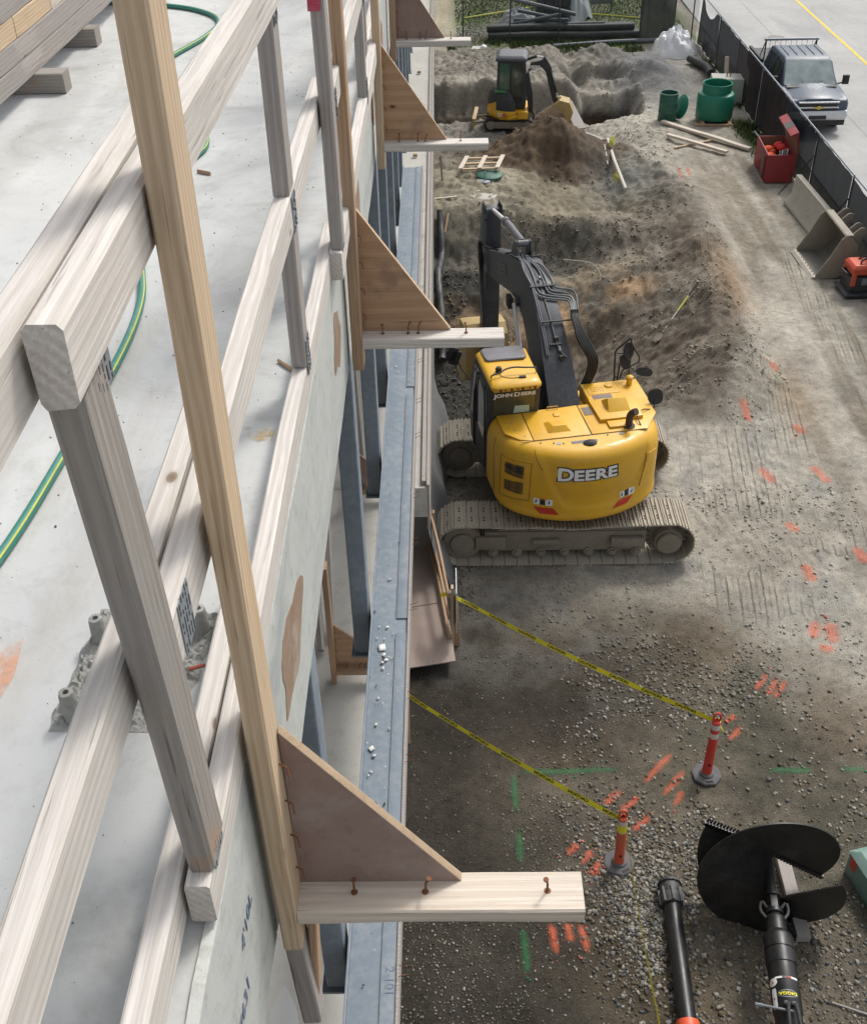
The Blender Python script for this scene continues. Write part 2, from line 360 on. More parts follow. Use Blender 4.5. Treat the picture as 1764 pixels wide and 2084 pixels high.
def soil(x,y,h):
    """soil colour over the plan, with some shade put in"""
    n1=fbm(x,y,5,.35); n2=fbm(x+50,y+9,5,1.3); n3=fbm(x+3,y+80,4,5.)
    c=lambda r,g,b: np.stack([np.full_like(x,r),np.full_like(x,g),np.full_like(x,b)],-1)
    def mx(a,b,t): t=np.clip(t,0,1)[...,None]; return a*(1-t)+b*t
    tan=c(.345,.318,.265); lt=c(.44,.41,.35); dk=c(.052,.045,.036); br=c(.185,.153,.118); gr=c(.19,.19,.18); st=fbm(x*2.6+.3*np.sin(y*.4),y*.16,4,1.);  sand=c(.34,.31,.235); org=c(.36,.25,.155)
    col=mx(tan,lt,.5+.6*n1)
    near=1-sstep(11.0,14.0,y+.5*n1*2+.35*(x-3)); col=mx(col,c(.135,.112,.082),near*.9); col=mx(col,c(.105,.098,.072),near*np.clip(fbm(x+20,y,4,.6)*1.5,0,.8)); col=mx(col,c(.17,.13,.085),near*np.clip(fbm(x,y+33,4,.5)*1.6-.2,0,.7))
    col=mx(col,dk,near*(1-sstep(.6,3.4,x+1.2*n1)))  # dark soil towards the wall, with the building's shade put into the colour
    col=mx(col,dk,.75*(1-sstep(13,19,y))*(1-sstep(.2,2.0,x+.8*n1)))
    col=mx(col,c(.21,.21,.20),sstep(.15,.6,n2)*.6*sstep(10,15,y)*(1-sstep(16,22,y)))
    lane=sstep(6.6,8.,x)*(1-sstep(33,36,y))*sstep(10,15,y); col=mx(col,lt*1.08,lane*np.clip(st*1.3,0,.8)); col=mx(col,c(.235,.20,.15),lane*np.clip(-st*1.3,0,.7))
    # worked earth; shade of the left-facing slopes is put into its darker colour
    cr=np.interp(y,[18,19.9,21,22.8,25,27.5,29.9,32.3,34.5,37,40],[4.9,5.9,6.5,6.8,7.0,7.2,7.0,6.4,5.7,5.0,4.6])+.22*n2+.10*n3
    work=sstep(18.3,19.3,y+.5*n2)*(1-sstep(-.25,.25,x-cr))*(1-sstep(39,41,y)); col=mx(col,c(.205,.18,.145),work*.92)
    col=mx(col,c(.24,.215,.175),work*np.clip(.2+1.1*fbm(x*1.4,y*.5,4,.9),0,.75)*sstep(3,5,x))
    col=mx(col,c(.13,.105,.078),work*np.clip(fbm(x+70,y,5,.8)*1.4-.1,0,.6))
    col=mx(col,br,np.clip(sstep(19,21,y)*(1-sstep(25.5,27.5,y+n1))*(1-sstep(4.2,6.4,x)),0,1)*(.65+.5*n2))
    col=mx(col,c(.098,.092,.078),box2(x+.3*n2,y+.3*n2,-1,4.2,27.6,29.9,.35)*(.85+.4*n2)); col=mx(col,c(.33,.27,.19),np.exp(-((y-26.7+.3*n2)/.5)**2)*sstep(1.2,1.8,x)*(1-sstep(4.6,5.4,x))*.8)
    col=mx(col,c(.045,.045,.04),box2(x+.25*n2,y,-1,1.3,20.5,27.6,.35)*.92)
    col=mx(col,org,np.exp(-((y-25.6+.5*n1)/.6)**2)*(1-sstep(4.5,6,x))*(.6+n2))
    col=mx(col,sand,dome(x,y,1.1,31.6,2.8,2.6,.35)*.95)
    col=mx(col,c(.27,.235,.17),box2(x,y,2.6,5.3,29.5,33.4,.7)*.9)
    col=mx(col,c(.135,.098,.066),sstep(.0,.12,cone(x+.28*fbm(x,y,3,.5),y+.28*fbm(x+40,y+11,3,.5),3.35,34.2,2.6,1.85)))
    col=mx(col,c(.30,.285,.25),box2(x,y,-1,3.8,35.8,38.4,.7)*.9)
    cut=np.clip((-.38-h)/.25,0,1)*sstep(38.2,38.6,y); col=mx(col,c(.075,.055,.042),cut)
    col=mx(col,c(.26,.24,.205),sstep(40,41.5,y)*(1-sstep(45,46.5,y))*(1-sstep(6.6,7.4,x)))
    col=mx(col,c(.17,.175,.185),cone(x,y,7.9,41.8,2.1,4.2)**.5*.95)
    col=mx(col,c(.2,.19,.175),cone(x,y,6.3,45.2,1.6,1.5)**.5)
    col=mx(col,org,np.exp(-(((x-6.9)/.5)**2+((y-24.5)/1.6)**2))*.7+np.exp(-(((x-7.2)/.5)**2+((y-19.5)/1.3)**2))*.4)
    col=mx(col,c(.2,.21,.2),np.exp(-(((x-5.3)/1.)**2+((y-32)/1.6)**2))*.8)
    # grass behind the site
    gs=sstep(46.2,47.2,y+.5*n2)*(1-sstep(10.2,10.8,x)); col=mx(col,c(.125,.16,.065),gs*(.85+.3*n2))
    path=gs*np.exp(-((y-49.2-.1*x)/.8)**2); col=mx(col,c(.3,.29,.26),path*1.1*(x<6.5))
    gs2=sstep(45.2,46,y)*(1-sstep(2.3,3.2,x)); col=mx(col,c(.37,.335,.25),gs2*(1-sstep(.2,.8,x)))
    wd=np.exp(-((x-9.9)/.35)**2)*sstep(33,35,y)*(1-sstep(37,38,y)); col=mx(col,c(.10,.13,.045),wd*1.1)
    col=col*(1+.20*n2+.12*n3)[...,None]
    return np.clip(col,.01,1)
def axis(lo,hi,st,out0,out1):
    a=list(np.arange(lo,hi+1e-6,st)); s=st; v=lo; L=[]
    while v>out0: s*=1.5; v-=s; L.append(v)
    s=st; v=hi; Rr=[]
    while v<out1: s*=1.5; v+=s; Rr.append(v)
    return np.array(L[::-1]+a+Rr)
gx=axis(-1.6,11.0,.055,-150,250)
gy=np.concatenate([axis(4.5,24,.06,-120,24)[:], np.arange(24.07,48.,.075), axis(48,48.1,.1,48,400)[1:]])
gy=np.unique(np.round(gy,4)); gy=gy[gy<=400]
X,Y=np.meshgrid(gx,gy); Hh=hgt(X,Y); 
far=(X>11.2)|(X<-3)|(Y>52)|(Y<2); Hh=np.where(far,-.05,Hh)
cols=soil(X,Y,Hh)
nx,ny=len(gx),len(gy)
V=np.stack([X.ravel(),Y.ravel(),Hh.ravel()],-1); i=np.arange((ny-1)*(nx-1)); r=i//(nx-1); c_=i%(nx-1); a=r*nx+c_
Fq=np.stack([a,a+1,a+1+nx,a+nx],-1)
def fastmesh(name,V,F,mat,cols=None,smooth=True):
    me=bpy.data.meshes.new(name); me.vertices.add(len(V)); me.vertices.foreach_set('co',V.astype(np.float32).ravel())
    k=F.shape[1]; me.loops.add(len(F)*k); me.loops.foreach_set('vertex_index',F.astype(np.int32).ravel())
    me.polygons.add(len(F)); me.polygons.foreach_set('loop_start',np.arange(len(F),dtype=np.int32)*k)
    try: me.polygons.foreach_set('loop_total',np.full(len(F),k,np.int32))
    except Exception: pass
    me.update(calc_edges=True); me.materials.append(mat)
    if smooth: me.polygons.foreach_set('use_smooth',np.ones(len(F),bool))
    if cols is not None:
        at_=me.color_attributes.new('soil','FLOAT_COLOR','POINT'); at_.data.foreach_set('color',np.concatenate([cols.reshape(-1,3),np.ones((len(V),1))],1).astype(np.float32).ravel())
    return link(bpy.data.objects.new(name,me))
def prints(x,y):
    a=box2(x,y,4.35,6.1,15.6,18.4,.25)+.9*box2(x,y,4.5,8.6,13.0,15.4,.5)*(fbm(x,y,3,.6)>-.05)+.8*box2(x,y,6.4,7.1,17,27,.15)+.8*box2(x,y,8.5,9.2,15,27,.15)*(fbm(x,y,2,.5)>-.1)
    return np.clip(a*(.55+.7*fbm(x+7,y,4,1.5)),0,1)
def soilmat(name,fine=1.,bmp=.6,bd=.02):
    m,t,b,o=nodes(name); v=coords(t,rnd=False)
    at_=N(t,'ShaderNodeAttribute',attribute_name='soil')
    n1=noi(t,v,7*fine,9,.74); n2=noi(t,v,38*fine,5,.7)
    vo=N(t,'ShaderNodeTexVoronoi'); vo.inputs['Scale'].default_value=26*fine; t.links.new(v,vo.inputs['Vector'])
    r=ramp(t,n1,[(.28,(.55,.54,.52)),(.5,(.97,.97,.97)),(.72,(1.18,1.17,1.14))]); c1=mixc(t,1.,at_.outputs['Color'],r.outputs[0],'MULTIPLY')
    r2=ramp(t,n2,[(.3,(.6,.6,.6)),(.55,(1,1,1))]); c2=mixc(t,1.,c1,r2.outputs[0],'MULTIPLY')
    # small pale pebbles
    rk=ramp(t,vo.outputs['Distance'],[(.12,(1,1,1)),(.2,(0,0,0))]); n4=noi(t,v,3*fine,3); r4=ramp(t,n4,[(.45,(0,0,0)),(.65,(1,1,1))])
    vc=N(t,'ShaderNodeSeparateColor'); t.links.new(vo.outputs['Color'],vc.inputs[0]); gt=N(t,'ShaderNodeMath',operation='GREATER_THAN'); t.links.new(vc.outputs[0],gt.inputs[0]); gt.inputs[1].default_value=.6
    mm=N(t,'ShaderNodeMath',operation='MULTIPLY'); t.links.new(rk.outputs[0],mm.inputs[0]); t.links.new(gt.outputs[0],mm.inputs[1])
    m2=N(t,'ShaderNodeMath',operation='MULTIPLY'); t.links.new(mm.outputs[0],m2.inputs[0]); t.links.new(r4.outputs[0],m2.inputs[1])
    c3=mixc(t,m2.outputs[0],c2,(.33,.32,.29))
    c3_=c3; t.links.new(c3,b.inputs['Base Color']); b.inputs['Roughness'].default_value=.95; b.inputs['Specular IOR Level'].default_value=.2
    pa=N(t,'ShaderNodeAttribute',attribute_name='prints'); mpw=N(t,'ShaderNodeMapping'); mpw.inputs['Rotation'].default_value=(0,0,.12); t.links.new(v,mpw.inputs[0])
    wv=N(t,'ShaderNodeTexWave',wave_type='BANDS',bands_direction='X'); wv.inputs['Scale'].default_value=1.65; wv.inputs['Distortion'].default_value=.5; wv.inputs['Detail'].default_value=2; wv.inputs['Detail Scale'].default_value=3; t.links.new(mpw.outputs[0],wv.inputs['Vector'])
    wr=ramp(t,wv.outputs['Fac'],[(.25,(0,0,0)),(.75,(1,1,1))]); wm=N(t,'ShaderNodeMath',operation='MULTIPLY'); t.links.new(wr.outputs[0],wm.inputs[0]); t.links.new(pa.outputs['Fac'],wm.inputs[1])
    ad=N(t,'ShaderNodeMath',operation='ADD'); t.links.new(n1,ad.inputs[0]); t.links.new(n2,ad.inputs[1])
    a2=N(t,'ShaderNodeMath',operation='ADD'); t.links.new(ad.outputs[0],a2.inputs[0]); t.links.new(m2.outputs[0],a2.inputs[1])
    bp_=bump(t,b,a2.outputs[0],bmp,bd); b2_=N(t,'ShaderNodeBump'); b2_.inputs['Strength'].default_value=.85; b2_.inputs['Distance'].default_value=.045; t.links.new(wm.outputs[0],b2_.inputs['Height']); t.links.new(b2_.outputs[0],bp_.inputs['Normal']); return m
M_soil=soilmat('earth',bmp=.9,bd=.03)
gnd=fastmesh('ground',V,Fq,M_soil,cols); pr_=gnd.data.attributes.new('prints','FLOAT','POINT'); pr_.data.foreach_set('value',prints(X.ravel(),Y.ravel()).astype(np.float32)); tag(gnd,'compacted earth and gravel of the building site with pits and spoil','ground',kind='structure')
del X,Y,Hh

# ---- loose stones and clods
def stones(name, P, S, Cc, mat, flat=.65, label=None):
    n=len(P); base=np.array([[-1,-1,-1],[1,-1,-1],[1,1,-1],[-1,1,-1],[-1,-1,1],[1,-1,1],[1,1,1],[-1,1,1]],float)*.5
    V=base[None]*(1+rng.uniform(-.45,.35,(n,8,3)))
    V[:,4:,:2]*=rng.uniform(.45,.95,(n,1,1)); V*=S[:,None,None]; V*=np.stack([rng.uniform(.7,1.35,n),rng.uniform(.7,1.2,n),rng.uniform(flat*.7,flat*1.2,n)],-1)[:,None,:]
    a=rng.uniform(0,6.28,n); tl=rng.uniform(-.5,.5,n); ca,sa,ct,st=np.cos(a),np.sin(a),np.cos(tl),np.sin(tl)
    x=V[:,:,0]; y=V[:,:,1]*ct[:,None]-V[:,:,2]*st[:,None]; z=V[:,:,1]*st[:,None]+V[:,:,2]*ct[:,None]
    V=np.stack([x*ca[:,None]-y*sa[:,None],x*sa[:,None]+y*ca[:,None],z],-1)+P[:,None,:]
    f=np.array([[0,3,2,1],[4,5,6,7],[0,1,5,4],[1,2,6,5],[2,3,7,6],[3,0,4,7]]); Fq=(f[None]+np.arange(n)[:,None,None]*8).reshape(-1,4)
    o=fastmesh(name,V.reshape(-1,3),Fq,mat,np.repeat(Cc,8,0),smooth=False)
    return tag(o,label,'stones',kind='stuff')
m,t,b,o=nodes('crushed_rock'); at_=N(t,'ShaderNodeAttribute',attribute_name='soil'); v=coords(t,rnd=False)
t.links.new(mixc(t,1.,at_.outputs['Color'],ramp(t,noi(t,v,60,4),[(.3,(.6,.6,.6)),(.6,(1,1,1))]).outputs[0],'MULTIPLY'),b.inputs['Base Color']); b.inputs['Roughness'].default_value=.85
M_rock=m
MARKS=[]   # spray paint strokes: (p0,p1,width,colour)
def stroke(a,b,w_,c): MARKS.append((at(*a),at(*b),w_,c))
OR=(.55,.14,.085); GRN=(.035,.22,.09)
CL_=[("left of the farther delineator base",OR,[((1305,1600),(1370,1535)),((1345,1625),(1395,1570)),((1370,1645),(1390,1610))]),
("right of the farther delineator top",OR,[((1475,1470),(1500,1455)),((1480,1510),(1510,1480))]),
("just behind the nearer delineator",OR,[((1225,1640),(1265,1610)),((1260,1650),(1300,1625)),((1285,1690),(1325,1660))]),
("left of the nearer delineator",OR,[((1150,1742),(1178,1718)),((1180,1762),(1208,1730)),((1203,1785),(1222,1752))]),
("below the end of the nearest bracket ledger",OR,[((1120,1880),(1132,1950)),((1152,1880),(1162,1925)),((1180,1880),(1195,1945))]),
("on the gravel up and right of the farther delineator",OR,[((1535,1405),(1562,1370)),((1560,1415),(1582,1380)),((1575,1422),(1600,1385))]),
("in a rough ring far right of the caution tape",OR,[((1660,1260),(1655,1300)),((1690,1262),(1700,1310)),((1665,1315),(1700,1320))]),
("right of the near excavator track",OR,[((1635,1150),(1655,1190)),((1740,1110),(1764,1150))]),
("right of the excavator counterweight",OR,[((1545,950),(1575,985)),((1600,1060),(1625,1085)),((1650,940),(1690,985))]),
("on packed ground level with the excavator cab",OR,[((1505,830),(1525,865)),((1565,745),(1580,760)),((1612,860),(1640,880))]),
("between the crossed planks and the spoil ridge",OR,[((1378,340),(1388,378)),((1380,378),(1405,382)),((1398,338),(1402,362))]),
("running long across under the nearer tape",GRN,[((1045,1570),(1275,1570))]),
("forming the corner left of the nearer tape",GRN,[((1045,1572),(1050,1655))]),
("on dark soil above the nearest bracket ledger",GRN,[((1055,1690),(1060,1760))]),
("on dark soil below the nearest bracket ledger",GRN,[((1065,1890),(1072,1990))]),
("right of the farther delineator base",GRN,[((1560,1568),(1660,1568)),((1705,1566),(1764,1566))]),
("on packed ground right of the excavator",GRN,[((1572,768),(1588,788)),((1655,960),(1670,975))])]
MLAB=[]
for wh,c_,qs in CL_:
    for k,q in enumerate(qs):
        stroke(q[0],q[1],.20 if (c_ is OR and q[0][0]>1490 and q[0][1]<1340) else .10,c_)
        pos=['','',('left one','right one'),('leftmost','middle one','rightmost')][len(qs)][k] if len(qs)>1 else ''
        MLAB.append((('orange' if c_ is OR else 'green')+' spray paint stroke '+wh+((', '+pos) if pos else ''),('orange' if c_ is OR else 'green')+' utility paint marks'))
def markcol(P):
    out=np.zeros((len(P),4))
    for p0,p1,w_,c in MARKS:
        d=np.array(p1-p0)[:2]; L=d@d; t=np.clip(((P[:,:2]-np.array(p0)[:2])@d)/L,0,1)
        q=np.hypot(*(P[:,:2]-np.array(p0)[:2]-t[:,None]*d).T); k=(q<w_*(.4+.8*rng.random(len(P))))&(rng.random(len(P))<.25); out[k,:3]=c; out[k,3]=1
    return out
def scatter(n,xr,yr,smin,smax,dens,colf,name,label,flat=.65,ex=2.4):
    P=np.stack([rng.uniform(*xr,n),rng.uniform(*yr,n)],-1); k=rng.random(n)<dens(P[:,0],P[:,1]); P=P[k]; n=len(P)
    S=smin+(smax-smin)*rng.random(n)**ex*1.; z=hgt(P[:,0],P[:,1])+S*.12
    Cc=colf(P,n); mk=markcol(P); Cc=np.where(mk[:,3:]>0,mk[:,:3],Cc)
    if name=='loose_gravel': S=S*(.5+.5*sstep(1.0,2.2,P[:,0]))
    return stones(name,np.column_stack([P,z]),S,Cc,M_rock,flat,label)
def rockcol(P,n,mixs=True):
    g=.07+.30*rng.random(n)**1.6; tint=rng.uniform(-.015,.03,(n,1)); c=np.stack([g*1.04,g,g*.90],-1)+tint*np.array([1,.2,-1]); c=np.clip(c,.03,.6)
    if mixs: k=np.clip((P[:,1]-10.5)/3,0,.75)[:,None]; sc=soil(P[:,0],P[:,1],hgt(P[:,0],P[:,1])); c=c*(1-k)+k*sc*rng.uniform(.75,1.45,(n,1))
    return c
patch=lambda x,y: np.exp(-(((x-2.35)/.55)**2+((y-7.6)/1.1)**2)*1.2)
scatter(95000,(-.7,9.5),(5,16.5),.009,.055,lambda x,y:np.clip(.12+.9*sstep(-.5,.7,fbm(x,y,4,.7)),0,1)*(1-.65*sstep(10.5,14,y))*np.where(x>5.,.6,1),rockcol,'loose_gravel','grey crushed stones scattered over the dark soil near the building',ex=2.9)
scatter(15000,(1.3,3.6),(5.6,9.6),.016,.055,lambda x,y:patch(x,y),lambda P,n:rockcol(P,n)*.95,'gravel_patch','dense patch of pale crushed stone beside the black pipe',ex=1.2)
def clod(P,n): return np.clip(soil(P[:,0],P[:,1],hgt(P[:,0],P[:,1]))*rng.uniform(.85,1.5,(n,1)),.02,.6)
scatter(48000,(-.5,7.2),(18.2,46),.015,.065,lambda x,y:np.clip(.25+.5*fbm(x,y,3,.8),0,1)*(1-box2(x,y,-1,3,29.8,33.5,.4)*.8),clod,'earth_clods','lumps of earth and small rocks lying over the spoil and the pit edges',flat=.75,ex=4.)
scatter(4500,(-.4,.9),(13,28),.02,.08,lambda x,y:.8*(1-sstep(.2,.7,x)),lambda P,n:rockcol(P,n)*.9,'rubble','grey rubble along the foot of the building wall',flat=.7,ex=3.5)

# ---- spray paint strokes on the soil
def spray(name,c):
    m,t,b,o=nodes(name); v=coords(t,rnd=False); b.inputs['Base Color'].default_value=(*c,1); b.inputs['Roughness'].default_value=.8
    uv=N(t,'ShaderNodeUVMap'); sx=N(t,'ShaderNodeSeparateXYZ'); t.links.new(uv.outputs[0],sx.inputs[0])
    n=noi(t,v,15,7,.8); ad=N(t,'ShaderNodeMath',operation='MULTIPLY'); t.links.new(n,ad.inputs[0]); t.links.new(sx.outputs[0],ad.inputs[1])
    t.links.new(ramp(t,ad.outputs[0],[(.26,(0,0,0)),(.66,(.46,.46,.46))]).outputs[0],b.inputs['Alpha']); return m
M_or=spray('orange_spray_paint',(.80,.17,.08)); M_gn=spray('green_spray_paint',(.03,.20,.07))
def mark(q):
    p0,p1,w_,c=q; d=(p1-p0); L=d.length; d.normalize(); s=Vector((-d.y,d.x,0)); n=max(4,int(L/.05)); k=5; vs=[];uv=[];fs=[]
    mid=(p0+p1)/2
    for i in range(n+1):
        for j in range(k):
            u=(j/(k-1)-.5)*2; p=p0+d*(L*(i/n))+s*(u*w_*1.1); vs.append((p.x,p.y,p.z)); e=min(1,i/n*5,(1-i/n)*5); uv.append((1-abs(u))*1.3*(.35+.65*e))
    P=np.array(vs); P[:,2]=hgt(P[:,0],P[:,1])+.012; P=P-np.array(mid)
    for i in range(n):
        for j in range(k-1): a=i*k+j; fs.append((a,a+1,a+1+k,a+k))
    og=c is OR; o=meshobj('paint_mark',P,fs,M_or if og else M_gn,None,Matrix.Translation(mid))
    ul=o.data.uv_layers.new(name='UVMap')
    for lp in o.data.loops: ul.data[lp.index].uv=(uv[lp.vertex_index],0)
    return o
for i,q in enumerate(MARKS):
    tag(mark(q),MLAB[i][0],'paint mark',MLAB[i][1])

# ================================================================ ROAD
M_asph=stonec('road_asphalt',(.33,.33,.32),(.43,.43,.415),(.25,.25,.24),.35,spots=.55,bmp=.2,stain=(.27,.27,.265),samt=.5)
rd=MB(); rd.box((11.0,-60,-.3),(45,250,.03)); road=rd.build('road',M_asph); tag(road,'pale grey asphalt road beyond the site fence','road',kind='structure')
M_yel=paint('road_line_yellow',(.75,.52,.05),.7,dirt_amt=.4)
ln=MB(); ln.box((16.0,-60,.034),(16.13,250,.036)); tag(ln.build('road_line',M_yel),'solid yellow line painted along the road','road line',kind='structure')
ln=MB(); ln.box((13.55,-60,.0335),(13.57,250,.035)); tag(ln.build('road_seam',paint('road_seam_dark',(.28,.28,.275),.9)),'darker paving seam running along the road beside the pickup','road seam',kind='structure')
mc=at(1532+400*.0,75,0.03); p=at(*( (1560+1100*.34013)*.81667, 272*.34013*.81667),.03)
mh=MB(); mh.cyl((p.x,p.y,.031),(p.x,p.y,.045),.33,n=28); mh.cyl((p.x,p.y,.046),(p.x,p.y,.048),.27,n=28); tag(mh.build('manhole_cover',paint('cast_iron',(.22,.21,.20),.7)),'round manhole cover set in the road behind the pickup','manhole cover')
# ================================================================ BUILDING
M_deck=stonec('deck_concrete',(.50,.51,.505),(.60,.605,.59),(.36,.365,.35),1.3,spots=.6,bmp=.25,stain=(.42,.375,.31),samt=.5,rough=.75)
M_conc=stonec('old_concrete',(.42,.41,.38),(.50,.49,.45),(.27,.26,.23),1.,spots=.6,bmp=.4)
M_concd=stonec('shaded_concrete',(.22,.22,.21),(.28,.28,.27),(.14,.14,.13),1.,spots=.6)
M_steel=paint('blue_grey_primer',(.175,.213,.255),.5,dirt=(.36,.38,.39),dirt_amt=.5,scale=2.2,spec=.4)
M_galv=paint('galvanised',(.27,.295,.32),.5,metal=.45,dirt=(.22,.23,.24),dirt_amt=.5,scale=14)
M_slot=paint('plate_slot',(.10,.11,.12),.8)
M_wwhite=wood('bleached_timber',(.72,.68,.635),(.46,.42,.375),(.44,.42,.385),.5,knot=(.20,.14,.10))
M_wgrey=wood('weathered_grey_timber',(.40,.365,.325),(.205,.18,.155),(.28,.27,.255),.65,knot=(.07,.055,.045),stain=(.38,.25,.16),bmp=.6)
M_wgrey2=wood('light_grey_timber',(.42,.385,.355),(.25,.22,.20),(.33,.31,.30),.6,knot=(.10,.07,.055),bmp=.5)
M_wyel=wood('fresh_pine',(.68,.535,.37),(.44,.30,.18),(.46,.38,.30),.45,knot=(.19,.09,.05),ring=30)
M_wbrn=wood('brown_pine',(.50,.34,.21),(.30,.175,.10),(.34,.28,.23),.4,knot=(.12,.06,.04))
M_wpale=wood('pale_spruce',(.72,.65,.56),(.52,.43,.34),(.50,.47,.43),.45,knot=(.16,.10,.07),ring=20)
M_plyred=stonec('film_faced_plywood',(.235,.16,.135),(.30,.21,.18),(.17,.11,.09),3.,rough=.5,spots=.6,bmp=.08,stain=(.42,.37,.33),samt=.45)
M_plyor=wood('fir_plywood',(.50,.335,.21),(.35,.21,.125),None,knot=(.13,.06,.03),ring=7,bmp=.15,rough=.65,stain=(.26,.17,.12))
M_plyedge=stonec('plywood_edge',(.50,.37,.25),(.60,.47,.33),(.28,.18,.11),8,spots=.6)
M_nail=paint('rusty_nail',(.20,.08,.035),.8,dirt=(.08,.04,.03),dirt_amt=.6,scale=30)
M_form=stonec('stained_form_board',(.42,.44,.42),(.54,.55,.525),(.27,.26,.23),2.2,spots=.75,bmp=.4,stain=(.31,.33,.33),samt=.8,rough=.8)
M_bare=stonec('bare_form_wood',(.24,.16,.11),(.32,.235,.17),(.14,.09,.06),6,spots=.6,stain=(.42,.38,.33),samt=.5)
M_ink=paint('marker_ink',(.11,.15,.23),.7,dirt=(.4,.42,.42),dirt_amt=.6,scale=30); M_inkp=paint('purple_stamp_ink',(.16,.13,.26),.8,dirt=(.5,.45,.42),dirt_amt=.4,scale=20)

t_=M_deck.node_tree; pb=[x for x in t_.nodes if x.type=='BSDF_PRINCIPLED'][0]; src=pb.inputs['Base Color'].links[0].from_socket; v_=coords(t_,rnd=False)
wv_=N(t_,'ShaderNodeTexWave',wave_type='BANDS',bands_direction='X'); wv_.inputs['Scale'].default_value=.55; wv_.inputs['Distortion'].default_value=2.2; wv_.inputs['Detail'].default_value=4; wv_.inputs['Detail Scale'].default_value=1.2; t_.links.new(v_,wv_.inputs['Vector'])
c1_=mixc(t_,1.,src,ramp(t_,wv_.outputs['Fac'],[(.1,(.86,.86,.855)),(.5,(1,1,1))]).outputs[0],'MULTIPLY')
mpx=N(t_,'ShaderNodeMapping'); mpx.inputs['Scale'].default_value=(.8,.8,.8); t_.links.new(v_,mpx.inputs[0])
c2_=mixc(t_,1.,c1_,ramp(t_,noi(t_,mpx.outputs[0],1.6,8,.72,1.2),[(.34,(.80,.79,.77)),(.5,(1,1,1)),(.7,(1.02,1.02,1.02))]).outputs[0],'MULTIPLY')
t_.links.new(c2_,pb.inputs['Base Color'])
B=empty('building',(-1,6,0),'unfinished concrete building with pale deck above and lower floor edge below','building')
def bpart(m,name,mat,**k): return m.build(name,mat,B,Matrix.Identity(4),**k)
m=MB(); m.box((-14,-4,10.02),(-.375,60,10.5)); bpart(m,'concrete_deck',M_deck)
m=MB(); m.box((-9,-4,5.75),(-.40,8.15,6.08)); m.box((-9,8.15,5.75),(-.19,60,6.082)); bpart(m,'lower_deck',M_conc)
m=MB(); m.box((-.19,8.15,5.6),(-.165,60,6.12)); m.box((-.235,8.2,6.083),(-.197,60,6.13)); bpart(m,'edge_formwork',M_wgrey2)
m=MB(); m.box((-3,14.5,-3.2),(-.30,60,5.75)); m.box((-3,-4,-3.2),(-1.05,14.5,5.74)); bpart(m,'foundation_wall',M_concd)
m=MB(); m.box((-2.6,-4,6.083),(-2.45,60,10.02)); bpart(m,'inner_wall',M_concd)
m=MB()
for k in range(-1,20): m.box((-.47,1.15+k*2.24,6.10),(-.40,1.19+k*2.24,6.14))
split_build(m,'floor_cleat',M_wbrn,B,Matrix.Identity(4))
# the beam
S=empty('steel_beam',(-.36,5,7.2),'long blue grey steel beam strewn with white chips running beside the deck edge','steel beam')
m=MB(); m.box((-.465,-2,7.372),(-.253,12.8,7.39)); m.box((-.37,-2,7.04),(-.36,12.8,7.372)); m.box((-.465,-2,7.02),(-.253,12.8,7.04)); m.build('flange_and_web',M_steel,S,Matrix.Identity(4),bevel=.002)
m=MB(); m.box((-.478,-2,7.34),(-.4655,12.8,7.415)); m.box((-.3235,-2,7.3905),(-.253,4.85,7.4)); m.box((-.3235,7.75,7.3905),(-.253,12.8,7.4)); m.box((-.3235,4.98,7.3905),(-.253,7.62,7.4)); m.build('lip_plate',M_steel,S,Matrix.Identity(4),bevel=.003)
m=MB(); m.box((-.2525,-2,7.26),(-.238,12.8,7.412)); m.build('edge_strip',M_wgrey2,S,Matrix.Identity(4))
m=MB()
for i in range(16):
    y=1.9+i*.62+rng.uniform(-.2,.2)
    for dd in (0,.05): m.cyl((-.245,y+dd,7.41),(-.195,y+dd+rng.uniform(-.01,.01),7.43),.0018,n=5)
split_build(m,'wire_end',M_nail,S,Matrix.Identity(4))
n=150; yy=np.concatenate([rng.uniform(2,12,70),rng.normal(4.55,.5,50),rng.normal(3.2,.25,30)]); n=len(yy)
P=np.stack([-.40+.045*rng.standard_normal(n).clip(-1.3,1.6),yy,np.full(n,7.402)],-1); sz=.004+.013*rng.random(n)**3
sz[:9]=.022+.018*rng.random(9); P[:9,1]=[4.9,4.72,4.66,4.6,4.55,4.12,3.95,3.9,4.62]; P[:9,0]=[-.375,-.40,-.385,-.395,-.39,-.41,-.425,-.41,-.375]
cc=np.where(rng.random((n,1))<.35,np.array([[.05,.06,.05]]),np.array([[.62,.63,.62]])); cc[:9]=(.72,.73,.71)
stones('concrete_chips',P,sz,cc,M_rock,.12,'white and dark chips of concrete scattered along the blue grey steel beam')
